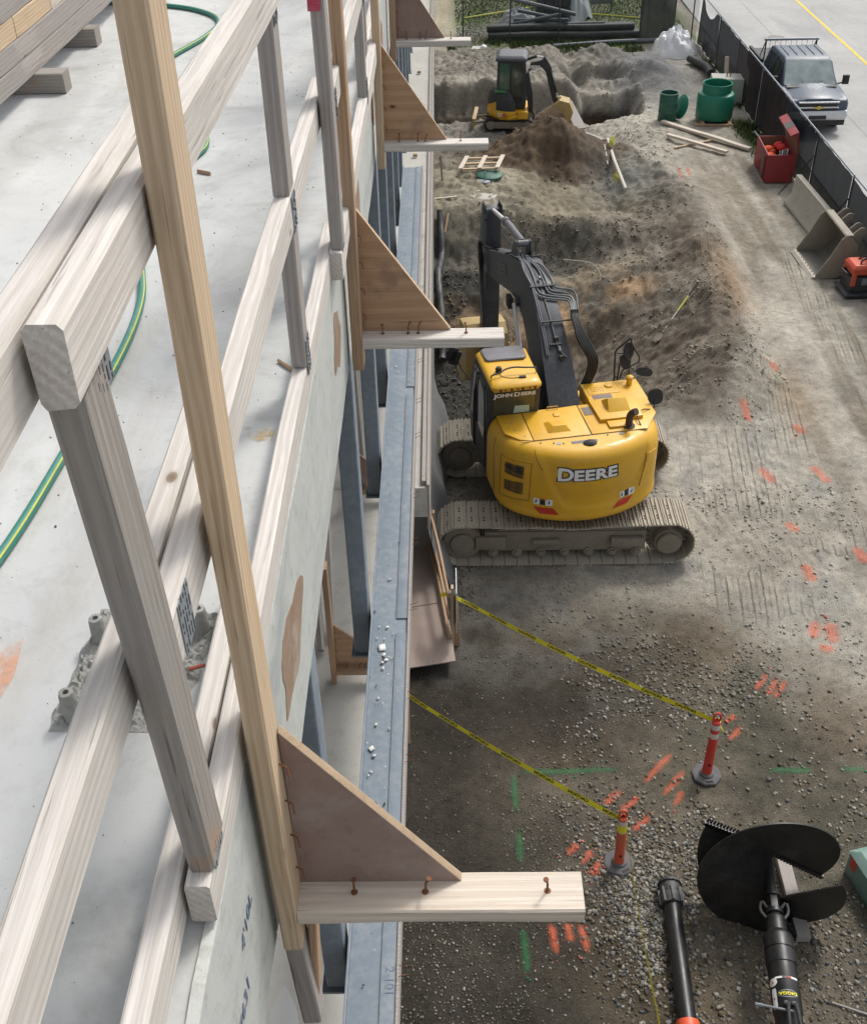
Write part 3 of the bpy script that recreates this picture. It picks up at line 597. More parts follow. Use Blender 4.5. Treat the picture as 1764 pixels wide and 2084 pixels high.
# columns
cy=[2.78,5.02,6.72,8.02,9.3,10.6,11.9,13.1,14.3,15.5,16.7,17.9,19.1,20.3,21.5,22.7]
cw=['nearest, half hidden behind the reddish plywood gusset','second nearest, ending beside the beam below the lower plywood bracket','third nearest, foot beside the notch in the beam','fourth nearest, below the second bracket','fifth from the near end, partly hidden by its neighbours']
for i,y in enumerate(cy):
    c=empty('steel_column',(-.545,y+.07,7.1),'blue grey steel column under the deck edge, '+(cw[i] if i<5 else 'in the close row seen between the second and third orange gussets'),'steel column','steel columns under the deck edge')
    m=MB(); m.box((-.60,y,7.06),(-.495,y+.15,10.02)); m.build('shaft',M_steel,c,Matrix.Identity(4),bevel=.012,seg=3)
    m=MB(); m.box((-.63,y-.02,10.0),(-.47,y+.17,10.0195)); m.box((-.62,y-.02,7.045),(-.479,y+.17,7.06)); m.build('cap_plate',M_steel,c,Matrix.Identity(4))
    if i<5:
        m=MB(); m.box((-1.0,y+.01,8.62),(-.601,y+.14,8.82)); m.build('tie_stub',M_steel,c,Matrix.Identity(4),bevel=.006)

# ================================================================ FORMWORK
fr=rng
def oval(m,cx,cz,ry,rz):
    pts=[(cx+ry*math.cos(a)*(1+.25*math.sin(3*a+cx)),cz+rz*math.sin(a)*(1+.2*math.sin(4*a))) for a in np.linspace(0,6.283,22,endpoint=False)]
    m.prism(pts,-.3549,-.3535,'yz')
ys=[-1.2,1.26,3.70,6.14,8.58,11.02]
fl=['nearest edge form board with handwritten marks beside the reddish gusset','white edge form board between first and second brackets, with a long bare brown patch','stained edge form board between the second and third brackets','stained edge form board between the third and fourth brackets','farthest stained edge form board at the top of the picture']
for i in range(5):
    t0,t1=ys[i],ys[i+1]-.006
    e=empty('form_board',(-.364,t0,10),fl[i],'form board','edge form boards')
    m=MB(); nseg=24
    rings=[]
    for k in range(nseg+1):
        y=t0+(t1-t0)*k/nseg; wv=.004*math.sin(k*1.3+i)+.002*fr.standard_normal(); dz=.004*fr.standard_normal()
        rings.append([(-.375+wv*.2,y,9.985+dz),(-.355+wv*.0,y,9.985+dz),(-.355,y,10.507+dz),(-.3745,y,10.507+dz)])
    m.loft(rings); m.build('panel',M_form,e,Matrix.Identity(4))
    m=MB()
    if i==1: oval(m,1.80,10.26,.19,.10); oval(m,3.2,10.28,.12,.1)
    elif i: oval(m,t0+.7,10.3,.10,.11); oval(m,t0+2.0,10.25,.13,.08)
    else: oval(m,-.6,10.3,.1,.08)
    split_build(m,'bare_patch',M_bare,e,Matrix.Identity(4))
Mr=Matrix(((0,0,1,-.3535),(1,0,0,0),(0,1,0,0),(0,0,0,1)))
fb=[o for o in bpy.data.objects if o.name=='form_board'][0]
text('handwriting','7631',.050,M_ink,fb,Matrix.Translation((0,.98,10.21))@Mr,extrude=.0004)
text('handwriting',"4'10L",.050,M_ink,fb,Matrix.Translation((0,1.08,10.30))@Mr,extrude=.0004)
text('handwriting',"2-101",.06,M_ink,S,Matrix.Translation((-.285,2.62,7.401))@Matrix.Rotation(R_(-90),4,'Z'),extrude=.0004)

# brackets
def bracket(y,x1,zt,top,gmat,pmat,lmat,label,group='form brackets along the deck edge',stub=False,x0=-.302,gw=.32,gh=.44,tilt=0):
    e=empty('form_bracket',(x0-.02,y+.045,zt),label,'form bracket',group)
    board('post',(x0-.019,y+.0445,zt-.125),(x0-.019-tilt,y+.0445,top),.038,.089,(1,0,0),pmat,e,warp=.003)
    board('ledger',(x0+.001,y+.0445,zt-.019),(x1,y+.0445,zt-.019),.089,.038,(0,1,0),lmat,e,warp=.001)
    m=MB(); m.mi=0
    A,Bp,Cc=(x0+.002,zt+.001),(x0+.002,zt+gh),(x0+gw,zt+.001); D=(x0+.002,zt+gh)
    yb=y+.069
    vs=[(A[0],yb,A[1]),(Cc[0],yb,Cc[1]),(Bp[0],yb,Bp[1]),(A[0],yb+.0185,A[1]),(Cc[0],yb+.0185,Cc[1]),(Bp[0],yb+.0185,Bp[1])]
    m.add(vs,[(0,1,2),(5,4,3)]); m.mi=1; m.add(vs,[(1,4,5,2),(0,3,4,1),(0,2,5,3)])
    # layered plies on the sloping edge
    d=Vector((Bp[0]-Cc[0],0,Bp[1]-Cc[1])); nrm=Vector((-d.z,0,d.x)).normalized()
    if nrm.x<0: nrm=-nrm
    for k in range(4):
        a=Vector((Cc[0],yb+.0015+k*.0046,Cc[1])); b=Vector((Bp[0],yb+.0015+k*.0046,Bp[1])); q=nrm*.0012
        m.mi=1; m.add([a+q,a+q+Vector((0,.0024,0)),b+q+Vector((0,.0024,0)),b+q],[(0,1,2,3)])
    m.build('gusset',[gmat,M_plyedge],e,Matrix.Identity(4))
    for k,u in enumerate((.10,.24,.48) if x1>.24 else (.07,.17,.21,.40)):
        px=x0+u*(x1-x0)/.56+.01; bx=rng.uniform(-.008,.012); l=rng.uniform(.035,.05); nl=MB()
        nl.tube([(px,y+.045,zt),(px+bx*.2,y+.045,zt+l*.6),(px+bx,y+.040,zt+l)],.0024,6); nl.cyl((px+bx,y+.040,zt+l),(px+bx*1.03,y+.040,zt+l+.003),.0055,n=8)
        nl.cyl((px,y+.045,zt+.0005),(px,y+.045,zt+.002),.007,n=8); nl.build('nail',M_nail,e,Matrix.Identity(4))
    for k in range(4):
        zz=zt+.08+k*.1; nl=MB(); nl.tube([(x0,y+.05,zz),(x0+.014,y+.045,zz-.004),(x0+.018,y+.035,zz-.02)],.0018,5); nl.build('bent_nail',M_nail,e,Matrix.Identity(4))
    if stub:
        board('kicker',(x0-.022,y+.04,zt-.04),(x0-.004,y+.035,zt-.42),.038,.06,(1,0,0),M_wgrey2,e)
        board('kicker',(x0+.02,y+.07,zt-.06),(x0+.004,y+.065,zt-.36),.018,.06,(1,0,0),M_wbrn,e)
    return e
bracket(1.222,.256,10.10,11.98,M_plyred,M_wyel,M_wpale,'nearest timber bracket with long yellow post and reddish film plywood gusset',stub=True)
bracket(3.53,.212,10.10,12.3,M_plyor,M_wbrn,M_wwhite,'timber bracket with orange plywood gusset and five nails, second from the camera',gh=.46)
bracket(5.60,.232,10.10,12.3,M_plyor,M_wyel,M_wwhite,'timber bracket with orange plywood gusset, third from the camera, above the small digger',gh=.47)
bracket(7.60,.190,10.10,12.3,M_plyred,M_wbrn,M_wwhite,'farthest timber bracket with brown gusset at the top edge',gh=.48)
for (px,py,lab) in ((692,1368,'low bracket with red brown gusset on the floor below, nearer one'),(728,1000,'low bracket with red brown gusset on the floor below, farther one')):
    p=at(px,py,6.22); bracket(p.y,p.x+.5,6.22,7.2,M_plyred if py<1100 else M_plyor,M_wbrn,M_wbrn,lab,group='low brackets on the floor below',x0=p.x-.03,gw=.42,gh=.40)
# loose studs behind the columns, lower floor
for i,(a,b) in enumerate((((668,1330),(655,1120)),((690,1300),(690,1130)),((755,1000),(742,905)))):
    p=at(*a,6.1); q=at(*b,6.1)
    tag(board('floor_stud',p+Vector((-.05,0,.03)),q+Vector((-.05,0,.9)),.089,.038,(0,1,0),M_wgrey2,None),('bare stud leaning behind the second steel column','bare stud leaning next to the second steel column foot','short bare stud leaning behind the third steel column')[i],'stud')

# ================================================================ GUARDRAIL
def plate(parent,y,z,x,w_=.060,h_=.088,rot=0):
    M0=Matrix.Translation((x,y,z))@Matrix.Rotation(rot,4,'X'); m=MB(M0); m.box((0,-w_/2,-h_/2),(.0016,w_/2,h_/2)); m.mi=1
    for i in range(5):
        for j in range(8):
            yy=-w_/2+w_*(i+.5)/5; zz=-h_/2+h_*(j+.5)/8+(.004 if i%2 else 0); (rng.random()<.8) and m.box((.0016,yy-.0012,zz-.0045+rng.uniform(-.002,.002)),(.0026,yy+.0014,zz+.0035+rng.uniform(-.002,.003)))
    m.build('nail_plate',[M_galv,M_slot],parent,Matrix.Identity(4))
def panel(Y0,xc,L,label,mats,posts,ends=0.0,extra=True):
    T,Mm,Bb,Pm=mats
    e=empty('guardrail_panel',(xc,Y0,10.5),label,'guardrail','timber guardrail panels on the deck edge')
    board('top_rail',(xc+.010,Y0,11.54-.0445),(xc+.006,Y0+L,11.54-.0445),.089,.038,(0,0,1),T,e,warp=.004,rough_end=True,chamf=.006)
    y1=Y0+.12 if extra else Y0
    board('mid_rail',(xc,y1,11.05-.0445),(xc,Y0+L,11.05-.0445),.089,.038,(0,0,1),Mm,e,warp=.003)
    board('bottom_rail',(xc,Y0+.06,10.6-.0445),(xc,Y0+L,10.6-.0445),.089,.038,(0,0,1),Bb,e,warp=.003)
    for (py,full) in posts:
        if full:
            board('post',(xc,py+.055,10.603),(xc+.002,py,11.452),.038,.089,(1,0,0),Pm,e,warp=.006,chamf=.006); 
            plate(e,py+.03,11.46,xc+.021); plate(e,py+.135,11.00,xc+.021); plate(e,py+.06,10.63,xc+.021)
        else:
            board('post',(xc,py,10.603),(xc,py,10.958),.038,.089,(1,0,0),M_wgrey2,e); board('post',(xc,py,11.052),(xc,py,11.450),.038,.089,(1,0,0),M_wgrey2,e)
            plate(e,py,11.46,xc+.020); plate(e,py,11.0,xc+.020); plate(e,py,10.62,xc+.020,.06,.1)
    return e
panel(-1.6,-.418,3.30,'nearest guardrail panel of bleached boards passing on the left',(M_wwhite,M_wwhite,M_wwhite,M_wgrey),[(-.9,False)],extra=False)
g1=panel(.885,-.374,2.52,'guardrail panel starting with the knotty weathered grey post',(M_wwhite,M_wwhite,M_wwhite,M_wgrey),[(.955,True),(2.50,False)])
g2=panel(3.105,-.336,2.55,'guardrail panel starting with the grey post with a red paint smear',(M_wwhite,M_wwhite,M_wwhite,M_wgrey2),[(3.17,True),(4.75,False)])
panel(5.315,-.375,2.5,'guardrail panel with nails sticking out near the third bracket',(M_wwhite,M_wwhite,M_wwhite,M_wgrey2),[(5.38,True),(6.9,False)])
panel(7.52,-.336,2.19,'farthest guardrail panel at the top of the picture',(M_wwhite,M_wwhite,M_wwhite,M_wgrey2),[(7.59,True),(9.1,False)])
m=MB(); m.prism([(3.135,11.30),(3.20,11.30),(3.20,11.44),(3.14,11.45)],-.3165,-.3155,'yz'); m.prism([(-.354,11.30),(-.32,11.30),(-.319,11.44),(-.353,11.45)],3.118,3.1185,'xz')
m.build('red_paint_smear',paint('red_smear',(.45,.05,.10),.8,dirt=(.35,.3,.28),dirt_amt=.7,scale=18),g2,Matrix.Identity(4))
Mx=Matrix(((0,0,1,-.3985),(1,0,0,0),(0,1,0,0),(0,0,0,1)))
g0=[o for o in bpy.data.objects if o.name=='guardrail_panel'][0]
text('grade_stamp','D.A\nSPF',.030,M_inkp,g0,Matrix.Translation((0,.86,11.01))@Mx@Matrix.Rotation(R_(180),4,'Z'),extrude=.0003)

# ================================================================ ON THE DECK
M_hose=paint('green_rubber_hose',(.03,.20,.155),.45,dirt=(.2,.3,.27),dirt_amt=.4,scale=6); M_hy=paint('hose_stripe',(.62,.62,.10),.5)
hp=[(-1.12,1.25),(-1.0,1.6),(-.95,1.86),(-.925,2.26),(-.90,2.7),(-.91,3.0),(-.95,3.2),(-1.06,3.6),(-1.05,4.05),(-.975,4.28),(-.945,4.42),(-1.0,4.62),(-1.25,5.0),(-1.42,5.5),(-1.32,5.85),(-1.24,6.1),(-1.2,6.4),(-1.3,6.63),(-1.54,6.83),(-2.2,7.0),(-3,7.2)]
e=empty('garden_hose',(-.95,2.2,10.5),'green garden hose with yellow stripe snaking over the pale deck','hose')
m=MB(); m.tube([(x,y,10.513) for x,y in hp],.0125,10,smooth=3); m.build('hose',M_hose,e,Matrix.Identity(4),smooth=True)
m=MB(); m.tube([(x+.0085,y-.002,10.5225) for x,y in hp],.0022,5,smooth=3); m.build('yellow_stripe',M_hy,e,Matrix.Identity(4),smooth=True)
# rough patch with sleeves
M_rough=stonec('rough_mortar',(.33,.33,.305),(.44,.435,.41),(.18,.18,.16),10.,spots=.8,bmp=1.)
c4=[at(95,1490,10.5),at(345,1492,10.5),at(470,1250,10.5),at(205,1240,10.5)]
m=MB(); n=90; P=[]
for j in range(n+1):
    for i in range(n+1):
        u,v=i/n,j/n; p=(c4[0]*(1-u)+c4[1]*u)*(1-v)+(c4[3]*(1-u)+c4[2]*u)*v
        ed=min(u,1-u,v,1-v); hh=.003+ (.014*abs(mnoise.fractal(Vector((p.x*55,p.y*55,0)),1,2,5)))+.016*max(0,mnoise.noise(Vector((p.x*14,p.y*14,5)))-.1)*(1 if ed>.04 else 0)
        if u<.12 or (v>.75 and u>.5): hh+=.014*abs(mnoise.noise(Vector((p.x*90,p.y*90,2))))+.003
        hh*= min(1,ed*18)
        P.append((p.x+(.01*mnoise.noise(Vector((p.x*25,p.y*25,9)))),p.y,10.5005+hh))
m.add(P,[(j*(n+1)+i,j*(n+1)+i+1,(j+1)*(n+1)+i+1,(j+1)*(n+1)+i) for j in range(n) for i in range(n)])
tag(m.build('mortar_patch',M_rough,smooth=True),'rough grey mortar patch on the deck beneath the grey guardrail post','mortar patch')
for i,(px,py,lab) in enumerate(((208,1310,'stubby mortar covered pipe sleeve at the far left corner of the rough patch'),(150,1462,'stubby mortar covered pipe sleeve at the near left corner of the rough patch'),(413,1290,'stubby mortar covered pipe sleeve at the far right of the rough patch'))):
    p=at(px,py,10.5); m=MB(); m.lathe([(0,0),(.020,0),(.016,.02),(.0145,.06),(.013,.068),(.006,.069),(.005,.05)],(p.x,p.y,10.50),14)
    tag(m.build('pipe_sleeve',M_rough,smooth=True),lab,'pipe sleeve','mortar covered sleeves in the deck')
p=at(385,1362,10.52); q=at(445,1358,10.52); m=MB(); m.tube([p,(p+q)/2+Vector((0,.003,.004)),q],.004,7); tag(m.build('red_cable_end',paint('red_cable',(.38,.08,.05),.6)),'short red cable end poking out of the rough mortar patch','cable')
m,t,b,o=nodes('orange_deck_paint'); v=coords(t,rnd=False); b.inputs['Base Color'].default_value=(.80,.36,.18,1); b.inputs['Roughness'].default_value=.8
t.links.new(ramp(t,noi(t,v,7,5,.7),[(.40,(.1,.1,.1)),(.62,(.75,.75,.75))]).outputs[0],b.inputs['Alpha']); M_od=m
m=MB(); q=[at(-60,1345,10.504),at(48,1300,10.504),at(30,1372,10.504),at(-2,1425,10.504),at(-60,1440,10.504)]; m.add(q,[tuple(range(5))]); tag(m.build('orange_paint_patch',M_od),'faded orange spray paint patch on the deck at the left edge','paint mark')
m,t,b,o=nodes('amber_glue_stain'); v=coords(t,rnd=False); b.inputs['Base Color'].default_value=(.55,.38,.14,1); b.inputs['Roughness'].default_value=.6
t.links.new(ramp(t,noi(t,v,22,5,.7),[(.46,(0,0,0)),(.60,(.6,.6,.6))]).outputs[0],b.inputs['Alpha'])
q=[at(500,868,10.503),at(560,872,10.503),at(552,905,10.503),at(505,890,10.503)]; mbx=MB(); mbx.add(q,[(0,1,2,3)]); tag(mbx.build('amber_stain',m),'amber streaky stain on the deck seen between the mid rail and bottom rail','stain')
# cribbing and timber stack
pA,pB=at(0,200,10.62),at(222,-5,10.62); dr=(pB-pA).normalized(); sx=Vector((-dr.y,dr.x,0))
if sx.x>0: sx=-sx
for i,(px,py,lab) in enumerate(((136,190,'nearer square timber block carrying the lumber stack'),(199,95,'farther square timber block carrying the lumber stack'))):
    p=at(px,py,10.5); tag(board('bearer',p+Vector((0,.045,.0455)),p+Vector((-1.3,.045,.0455)),.10,.089,(0,1,0),M_wgrey,None),lab,'timber block','bearers under the lumber stack')
mt=[M_wgrey2,M_wgrey2,M_wyel,M_wgrey2,M_wyel]
st=pA-dr*1.2
names=['bottom','second','third, yellow','fourth','topmost']
for lay in range(5):
    z=10.5+.089+.045+lay*.0905
    for k in range(3):
        if k and lay<4: continue
        off=sx*(.05+k*.092)+dr*rng.uniform(-.02,.02)
        if lay==2:
            u=0
            for j,l in enumerate((1.55,.52,.35,.9,1.4)):
                a=st+off+dr*u; b_=st+off+dr*(u+l-.008); a.z=b_.z=z; u+=l
                tag(board('stack_timber',a,b_,.089,.089,(0,0,1),(M_wyel,M_wyel,M_wpale,M_wyel,M_wgrey2)[j],None),('longest yellow timber','second timber from the near end','third timber from the near end','fourth timber from the near end','greyer far end timber')[j]+' in the yellow third layer of the lumber stack','timber','short timbers in the lumber stack')
            continue
        a=st+off; b_=st+off+dr*4.6; a.z=b_.z=z
        tag(board('stack_timber',a,b_,.089,.089,(0,0,1),mt[lay] if k==0 else M_wwhite,None,seg=50),names[lay]+' long timber of the lumber stack'+('',', second from its outer edge',', third from its outer edge')[k],'timber','long timbers in the lumber stack')
for (a,b_,lab) in (((402,348),(428,353),'brown splinter of wood lying on the deck near the hose'),((566,733),(594,752),'bent brown twig on the deck beside the guardrail')):
    p,q=at(*a,10.507),at(*b_,10.507); tag(board('wood_splinter',p,q,.016,.008,(0,0,1),M_wbrn,None,seg=3),lab,'splinter')
# crumbs on the deck
n=2600; P=np.stack([rng.uniform(-2.2,-.45,n),rng.uniform(.7,9,n),np.full(n,10.501)],-1); cc=rng.uniform(.12,.5,(n,1))*np.array([[1,.97,.92]])
stones('deck_crumbs',P,.0012+.005*rng.random(n)**5,cc,M_rock,.6,'tiny crumbs of concrete and dirt sprinkled over the pale deck')
m=MB(); 
for k in range(2): pass
rg=[[(-.36+.05*math.sin(i*.9)*.4+.10*(j/8)+.015*math.sin(i*1.7+j),.2+i*.12,9.98-j*.10-.02*math.sin(i+j)) for i in range(9)] for j in range(9)]
m.loft(rg,closed=False,caps=False)
mm,t,b,o=nodes('thin_plastic_sheet'); b.inputs['Base Color'].default_value=(.55,.58,.6,1); b.inputs['Roughness'].default_value=.25; b.inputs['Alpha'].default_value=.45; M_sheet=mm
tag(m.build('plastic_sheet',M_sheet,smooth=True),'torn translucent plastic sheet hanging below the nearest form board','plastic sheet')

# ================================================================ RAMP AT GROUND LEVEL
zr=.22
e=empty('plywood_walkway',at(860,1300,0),'pinkish plywood walkway at the foot of the building under the steel beam','walkway')
fr_,fl_=at(927,1345,zr),at(700,1380,zr); s1,s2=at(908,1225,zr),at(690,1262,zr); bk,bl=at(846,1000,zr),at(700,1020,zr)
def sheet(name,q,mat,par,t_=.018):
    m=MB(); m.loft([[v for v in q],[v-Vector((0,0,t_)) for v in q]]); return m.build(name,mat,par,Matrix.Identity(4))
M_plypink=stonec('used_form_plywood',(.30,.235,.205),(.36,.29,.25),(.22,.16,.14),1.6,rough=.7,spots=.4,stain=(.17,.12,.11),samt=.5,bmp=.1)
sheet('plywood_sheet',[fl_,fr_,s1,s2],M_plypink,e); g=Vector((0,.012,.006)); sheet('plywood_sheet',[s2+g,s1+g,bk+g,bl+g],M_plypink,e)
for k in range(4):
    x=fr_.x-.06-k*.30; board('joist',(x,fr_.y+.02-.06*k*0+.04*k,zr-.066),(x-.25,bk.y,zr-.066),.089,.038,(0,0,1),M_wgrey2,e)
rl=empty('walkway_guardrail',at(915,1270,0),'low timber guardrail of three long boards along the plywood walkway','guardrail')
Ta,Tb=at(914,1212,1.12),at(846,912,1.12)
for z_ in (1.12,.68,.30): board('rail',(Ta.x,Ta.y,z_),(Tb.x,Tb.y,z_),.089,.038,(0,0,1),M_wbrn,rl,seg=40,warp=.01)
board('post',(Ta.x+.045,Ta.y+.06,-.05),(Ta.x+.045,Ta.y+.06,1.24),.089,.038,(0,1,0),M_wyel,rl)
board('post',(Ta.x+.12,Ta.y+.10,-.05),(Ta.x+.085,Ta.y+.10,1.0),.089,.038,(1,0,0),M_wbrn,rl)
mid=(Ta+Tb)/2; board('post',(mid.x+.04,mid.y,-.05),(mid.x+.04,mid.y,1.2),.089,.038,(0,1,0),M_wbrn,rl); board('post',(Tb.x+.04,Tb.y-.3,-.05),(Tb.x+.04,Tb.y-.3,1.3),.089,.038,(0,1,0),M_wyel,rl)
M_white=paint('white_panel',(.72,.74,.75),.5,dirt_amt=.15)
m=MB(); m.box((Ta.x+.10,Ta.y-.16,.50),(Ta.x+.112,Ta.y+.42,1.30)); m.box((Ta.x+.01,Ta.y+.06,1.05),(Ta.x+.10,Ta.y+.16,1.09)); tag(m.build('sign_board',M_white,None,None,bevel=.002),'white sign board seen edge on behind the walkway post','sign')
p2_=at(829,1512,0); tag(board('tape_post',(p2_.x,p2_.y,-.1),(p2_.x+.01,p2_.y,1.12),.089,.038,(1,0,0),M_wyel,None),'short upright timber post against the building holding the near caution tape','post')
# drain pipe and filter cloth along the wall
M_dark=paint('black_plastic_pipe',(.03,.032,.036),.45,dirt=(.16,.15,.13),dirt_amt=.5,scale=5)
M_cloth=paint('filter_cloth',(.17,.175,.18),.9,dirt=(.3,.28,.25),dirt_amt=.6,scale=4)
m=MB(); pts=[]
for i in range(60):
    y=29.8-i*.20; pts.append((-.12+.05*math.sin(i*.35),y,gz(0,y)+.16))
rad=[.085+(.02 if i%2 else 0) for i in range(60)]
m.tube(pts[:26],rad,10); tag(m.build('drain_pipe',M_dark,smooth=True),'dark bent drain pipe lying along the wall beyond the pit','pipe')
m=MB(); rg=[]
for i in range(50):
    y=22.5-i*.18; z=gz(.1,y); w_=.02*math.sin(i*.7); rg.append([(-.30+.0*w_,y,z+1.2),(-.2+w_,y,z+.7),(-.05+w_*2,y,z+.35),(.02+w_*3,y,z+.05)])
m.loft(rg,closed=False,caps=False); tag(m.build('filter_cloth',M_cloth,smooth=True),'grey filter cloth draped down the foot of the building wall','cloth')
# ================================================================ LARGE EXCAVATOR
M_dyel=paint('machine_yellow',(.70,.385,.014),.40,dirt=(.40,.27,.10),dirt_amt=.38,scale=2.4,spec=.5,bmp=.03,coat=.15)
M_dark2=paint('black_machine_paint',(.028,.031,.038),.42,dirt=(.10,.095,.085),dirt_amt=.5,scale=2.5,bmp=.05)
M_blk=paint('black_rubber',(.018,.018,.019),.6,dirt=(.09,.08,.07),dirt_amt=.4,scale=6)
M_boom=paint('charcoal_boom_paint',(.030,.035,.046),.42,dirt=(.13,.125,.12),dirt_amt=.4,scale=2.,bmp=.04)
M_track=stonec('muddy_track_steel',(.36,.325,.265),(.45,.41,.34),(.20,.175,.14),3.,spots=.6,bmp=.5)
M_trackd=stonec('muddy_track_frame',(.22,.19,.15),(.29,.255,.205),(.10,.085,.07),3.,spots=.7,bmp=.6)
M_hole=paint('dark_hole',(.02,.018,.016),.9)
M_chrome=paint('chromed_rod',(.80,.81,.83),.25,metal=.55,dirt_amt=.15)
M_seam=paint('seam_shadow_gap',(.20,.10,.01),.8)
M_wlet=paint('white_lettering',(.80,.80,.78),.5,dirt_amt=.1)
M_klet=paint('black_lettering',(.02,.02,.022),.5,dirt_amt=.1)
M_red=paint('red_reflector',(.55,.035,.015),.35,dirt_amt=.15)
M_grip=paint('grip_plate',(.20,.17,.16),.8,dirt=(.34,.29,.24),dirt_amt=.7,scale=30,bmp=.6)
M_hatch=paint('smoked_hatch',(.13,.125,.14),.25,dirt=(.25,.24,.24),dirt_amt=.4)
M_glassd=glass('cab_glass',(.03,.04,.035),.06); M_glassg=glass('green_cab_glass',(.02,.07,.045),.08)
M_pale=paint('pale_green_card',(.45,.60,.52),.6,dirt_amt=.1)
M_bkt=paint('worn_bucket_steel',(.40,.29,.11),.55,dirt=(.22,.19,.14),dirt_amt=.6,scale=5,bmp=.2)
EX=empty('excavator',(2.13,15.95,0.0),'large yellow crawler excavator with black boom reaching over the pit','excavator')
Ew=Matrix.Translation((2.13,15.95,0)); U=Ew@Matrix.Rotation(R_(10),4,'Z'); Ui=U.inverted(); I4=Matrix.Identity(4)
def track(parent,M,L,r,wd,pitch,y0,gro=.028,mat=None,zc=None,bolts=True,sag=.05):
    """shoes laid round a stadium loop, wheels at +-L"""
    per=4*L+2*math.pi*r; n=int(per/pitch); m=MB(M); zc=zc or r+.03
    for k in range(n):
        s=per*k/n
        if s<2*L: x,z,a=-L+s,zc-r,0
        elif s<2*L+math.pi*r: t=(s-2*L)/r; x,z,a=L+r*math.sin(t),zc-r*math.cos(t),t
        elif s<4*L+math.pi*r: u=s-2*L-math.pi*r; x,z,a=L-u,zc+r-sag*math.sin(math.pi*u/(2*L))**2*(1+.4*math.sin(u*5)),math.pi
        else: t=(s-4*L-math.pi*r)/r; x,z,a=-L-r*math.sin(t),zc+r*math.cos(t),math.pi+t
        M0=m.M; m.M=M0@Matrix.Translation((x,0,z))@Matrix.Rotation(-a,4,'Y')@Matrix.Rotation(rng.uniform(-.02,.02),4,'Y')
        m.mi=0; m.box((-pitch*.485,y0,-.012),(pitch*.485,y0+wd,.012))
        for gx_ in (-.44,-.12,.2): m.box((pitch*gx_,y0,-.012-gro),(pitch*gx_+.016,y0+wd,-.0119))
        if bolts:
            m.mi=1
            for by in (.26,.36,.62,.72): m.box((pitch*.02,y0+wd*by-.014,-.0165),(pitch*.02+.03,y0+wd*by+.014,-.0122))
        m.M=M0
    return m.build('crawler_track',mat or [M_track,M_hole],parent,I4)
Et=Ew@Matrix.Translation((-.17,0,0))
for sgn,(ya,nm) in enumerate(((-1.73,'near'),(.85,'far'))):
    tf=track(EX,Et@Matrix.Translation((.0,0,.025)),1.72,.40,.72,.20,ya)
    m=MB(Et); m.box((-1.35,ya+.17,.22),(1.35,ya+.55,.62)); m.prism([(-1.2,.60),(1.2,.60),(1.0,.70),(-1.0,.70)],ya+.2,ya+.5,'xz')
    m.box((-1.5,ya+.10,.30),(-1.0,ya+.17,.56)); m.box((-.55,ya+.08,.40),(-.1,ya+.17,.5)); m.box((.75,ya+.06,.36),(1.3,ya+.17,.54))
    m.build('track_frame',M_trackd,tf,I4,bevel=.02)
    for k in range(7):
        x=-1.2+k*.4; m=MB(Et); m.cyl((x,ya+.14,.2),(x,ya+.56,.2),.085,n=16); m.cyl((x,ya+.11,.2),(x,ya+.14,.2),.05,n=12); m.build('track_roller',M_trackd,tf,I4,bevel=.008)
    for x in (-.6,.6):
        m=MB(Et); m.cyl((x,ya+.2,.70),(x,ya+.5,.70),.06,n=14); m.build('carrier_roller',M_trackd,tf,I4)
    m=MB(Et); m.cyl((-1.72,ya+.16,.415),(-1.72,ya+.54,.415),.33,n=30); m.cyl((-1.72,ya+.11,.415),(-1.72,ya+.16,.415),.20,n=20); m.build('idler',M_trackd,tf,I4,bevel=.012)
    m=MB(Et); 
    for k in range(21):
        a=k*2*math.pi/21; m.cbox((1.72+.33*math.cos(a),ya+.35,.415+.33*math.sin(a)),(.07,.10,.07),Matrix.Rotation(-a,3,'Y'))
    m.cyl((1.72,ya+.3,.415),(1.72,ya+.4,.415),.31,n=30); m.cyl((1.72,ya+.13,.415),(1.72,ya+.57,.415),.24,n=24); m.cyl((1.72,ya+.05,.415),(1.72,ya+.13,.415),.20,n=24)
    m.build('sprocket',M_trackd,tf,I4,bevel=.008)
m=MB(Ew); m.box((-.75,-1.45,.42),(.75,1.45,.62)); m.cyl((0,0,.55),(0,0,.92),.62,n=32); m.box((-.95,-.6,.40),(.95,.6,.72)); m.build('undercarriage_frame',M_trackd,EX,I4,bevel=.02)
m=MB(Ew); m.cyl((0,0,.90),(0,0,1.02),.58,n=40); m.build('slew_ring',M_dark2,EX,I4)
# ---- house
HCX,HCY,HR,HW=-.165,-.12,1.73,1.41
def contour(a,off=0.):
    x=HR*math.sin(a); y=-HR*math.cos(a); k=10; x=x/(1+(abs(x)/HW)**k)**(1/k)
    # outward normal by finite difference
    a2=a+.002; x2=HR*math.sin(a2); y2=-HR*math.cos(a2); x2=x2/(1+(abs(x2)/HW)**k)**(1/k)
    t=Vector((x2-x,y2-y,0)); 
    if t.length<1e-9: t=Vector((0,1,0))
    t.normalize(); n=Vector((t.y,-t.x,0)); return Vector((HCX+x,HCY+y,0))+n*off
PROF=[(1.02,-.15),(1.05,-.07),(1.09,-.02),(1.15,0)]+[(1.15+.045*i,0) for i in range(1,19)]+[(2.02,-.006),(2.09,-.016),(2.16,-.034),(2.22,-.062),(2.27,-.10),(2.305,-.145),(2.328,-.20),(2.342,-.27)]
def ss(a,b,x): t=min(1,max(0,(x-a)/(b-a))); return t*t*(3-2*t)
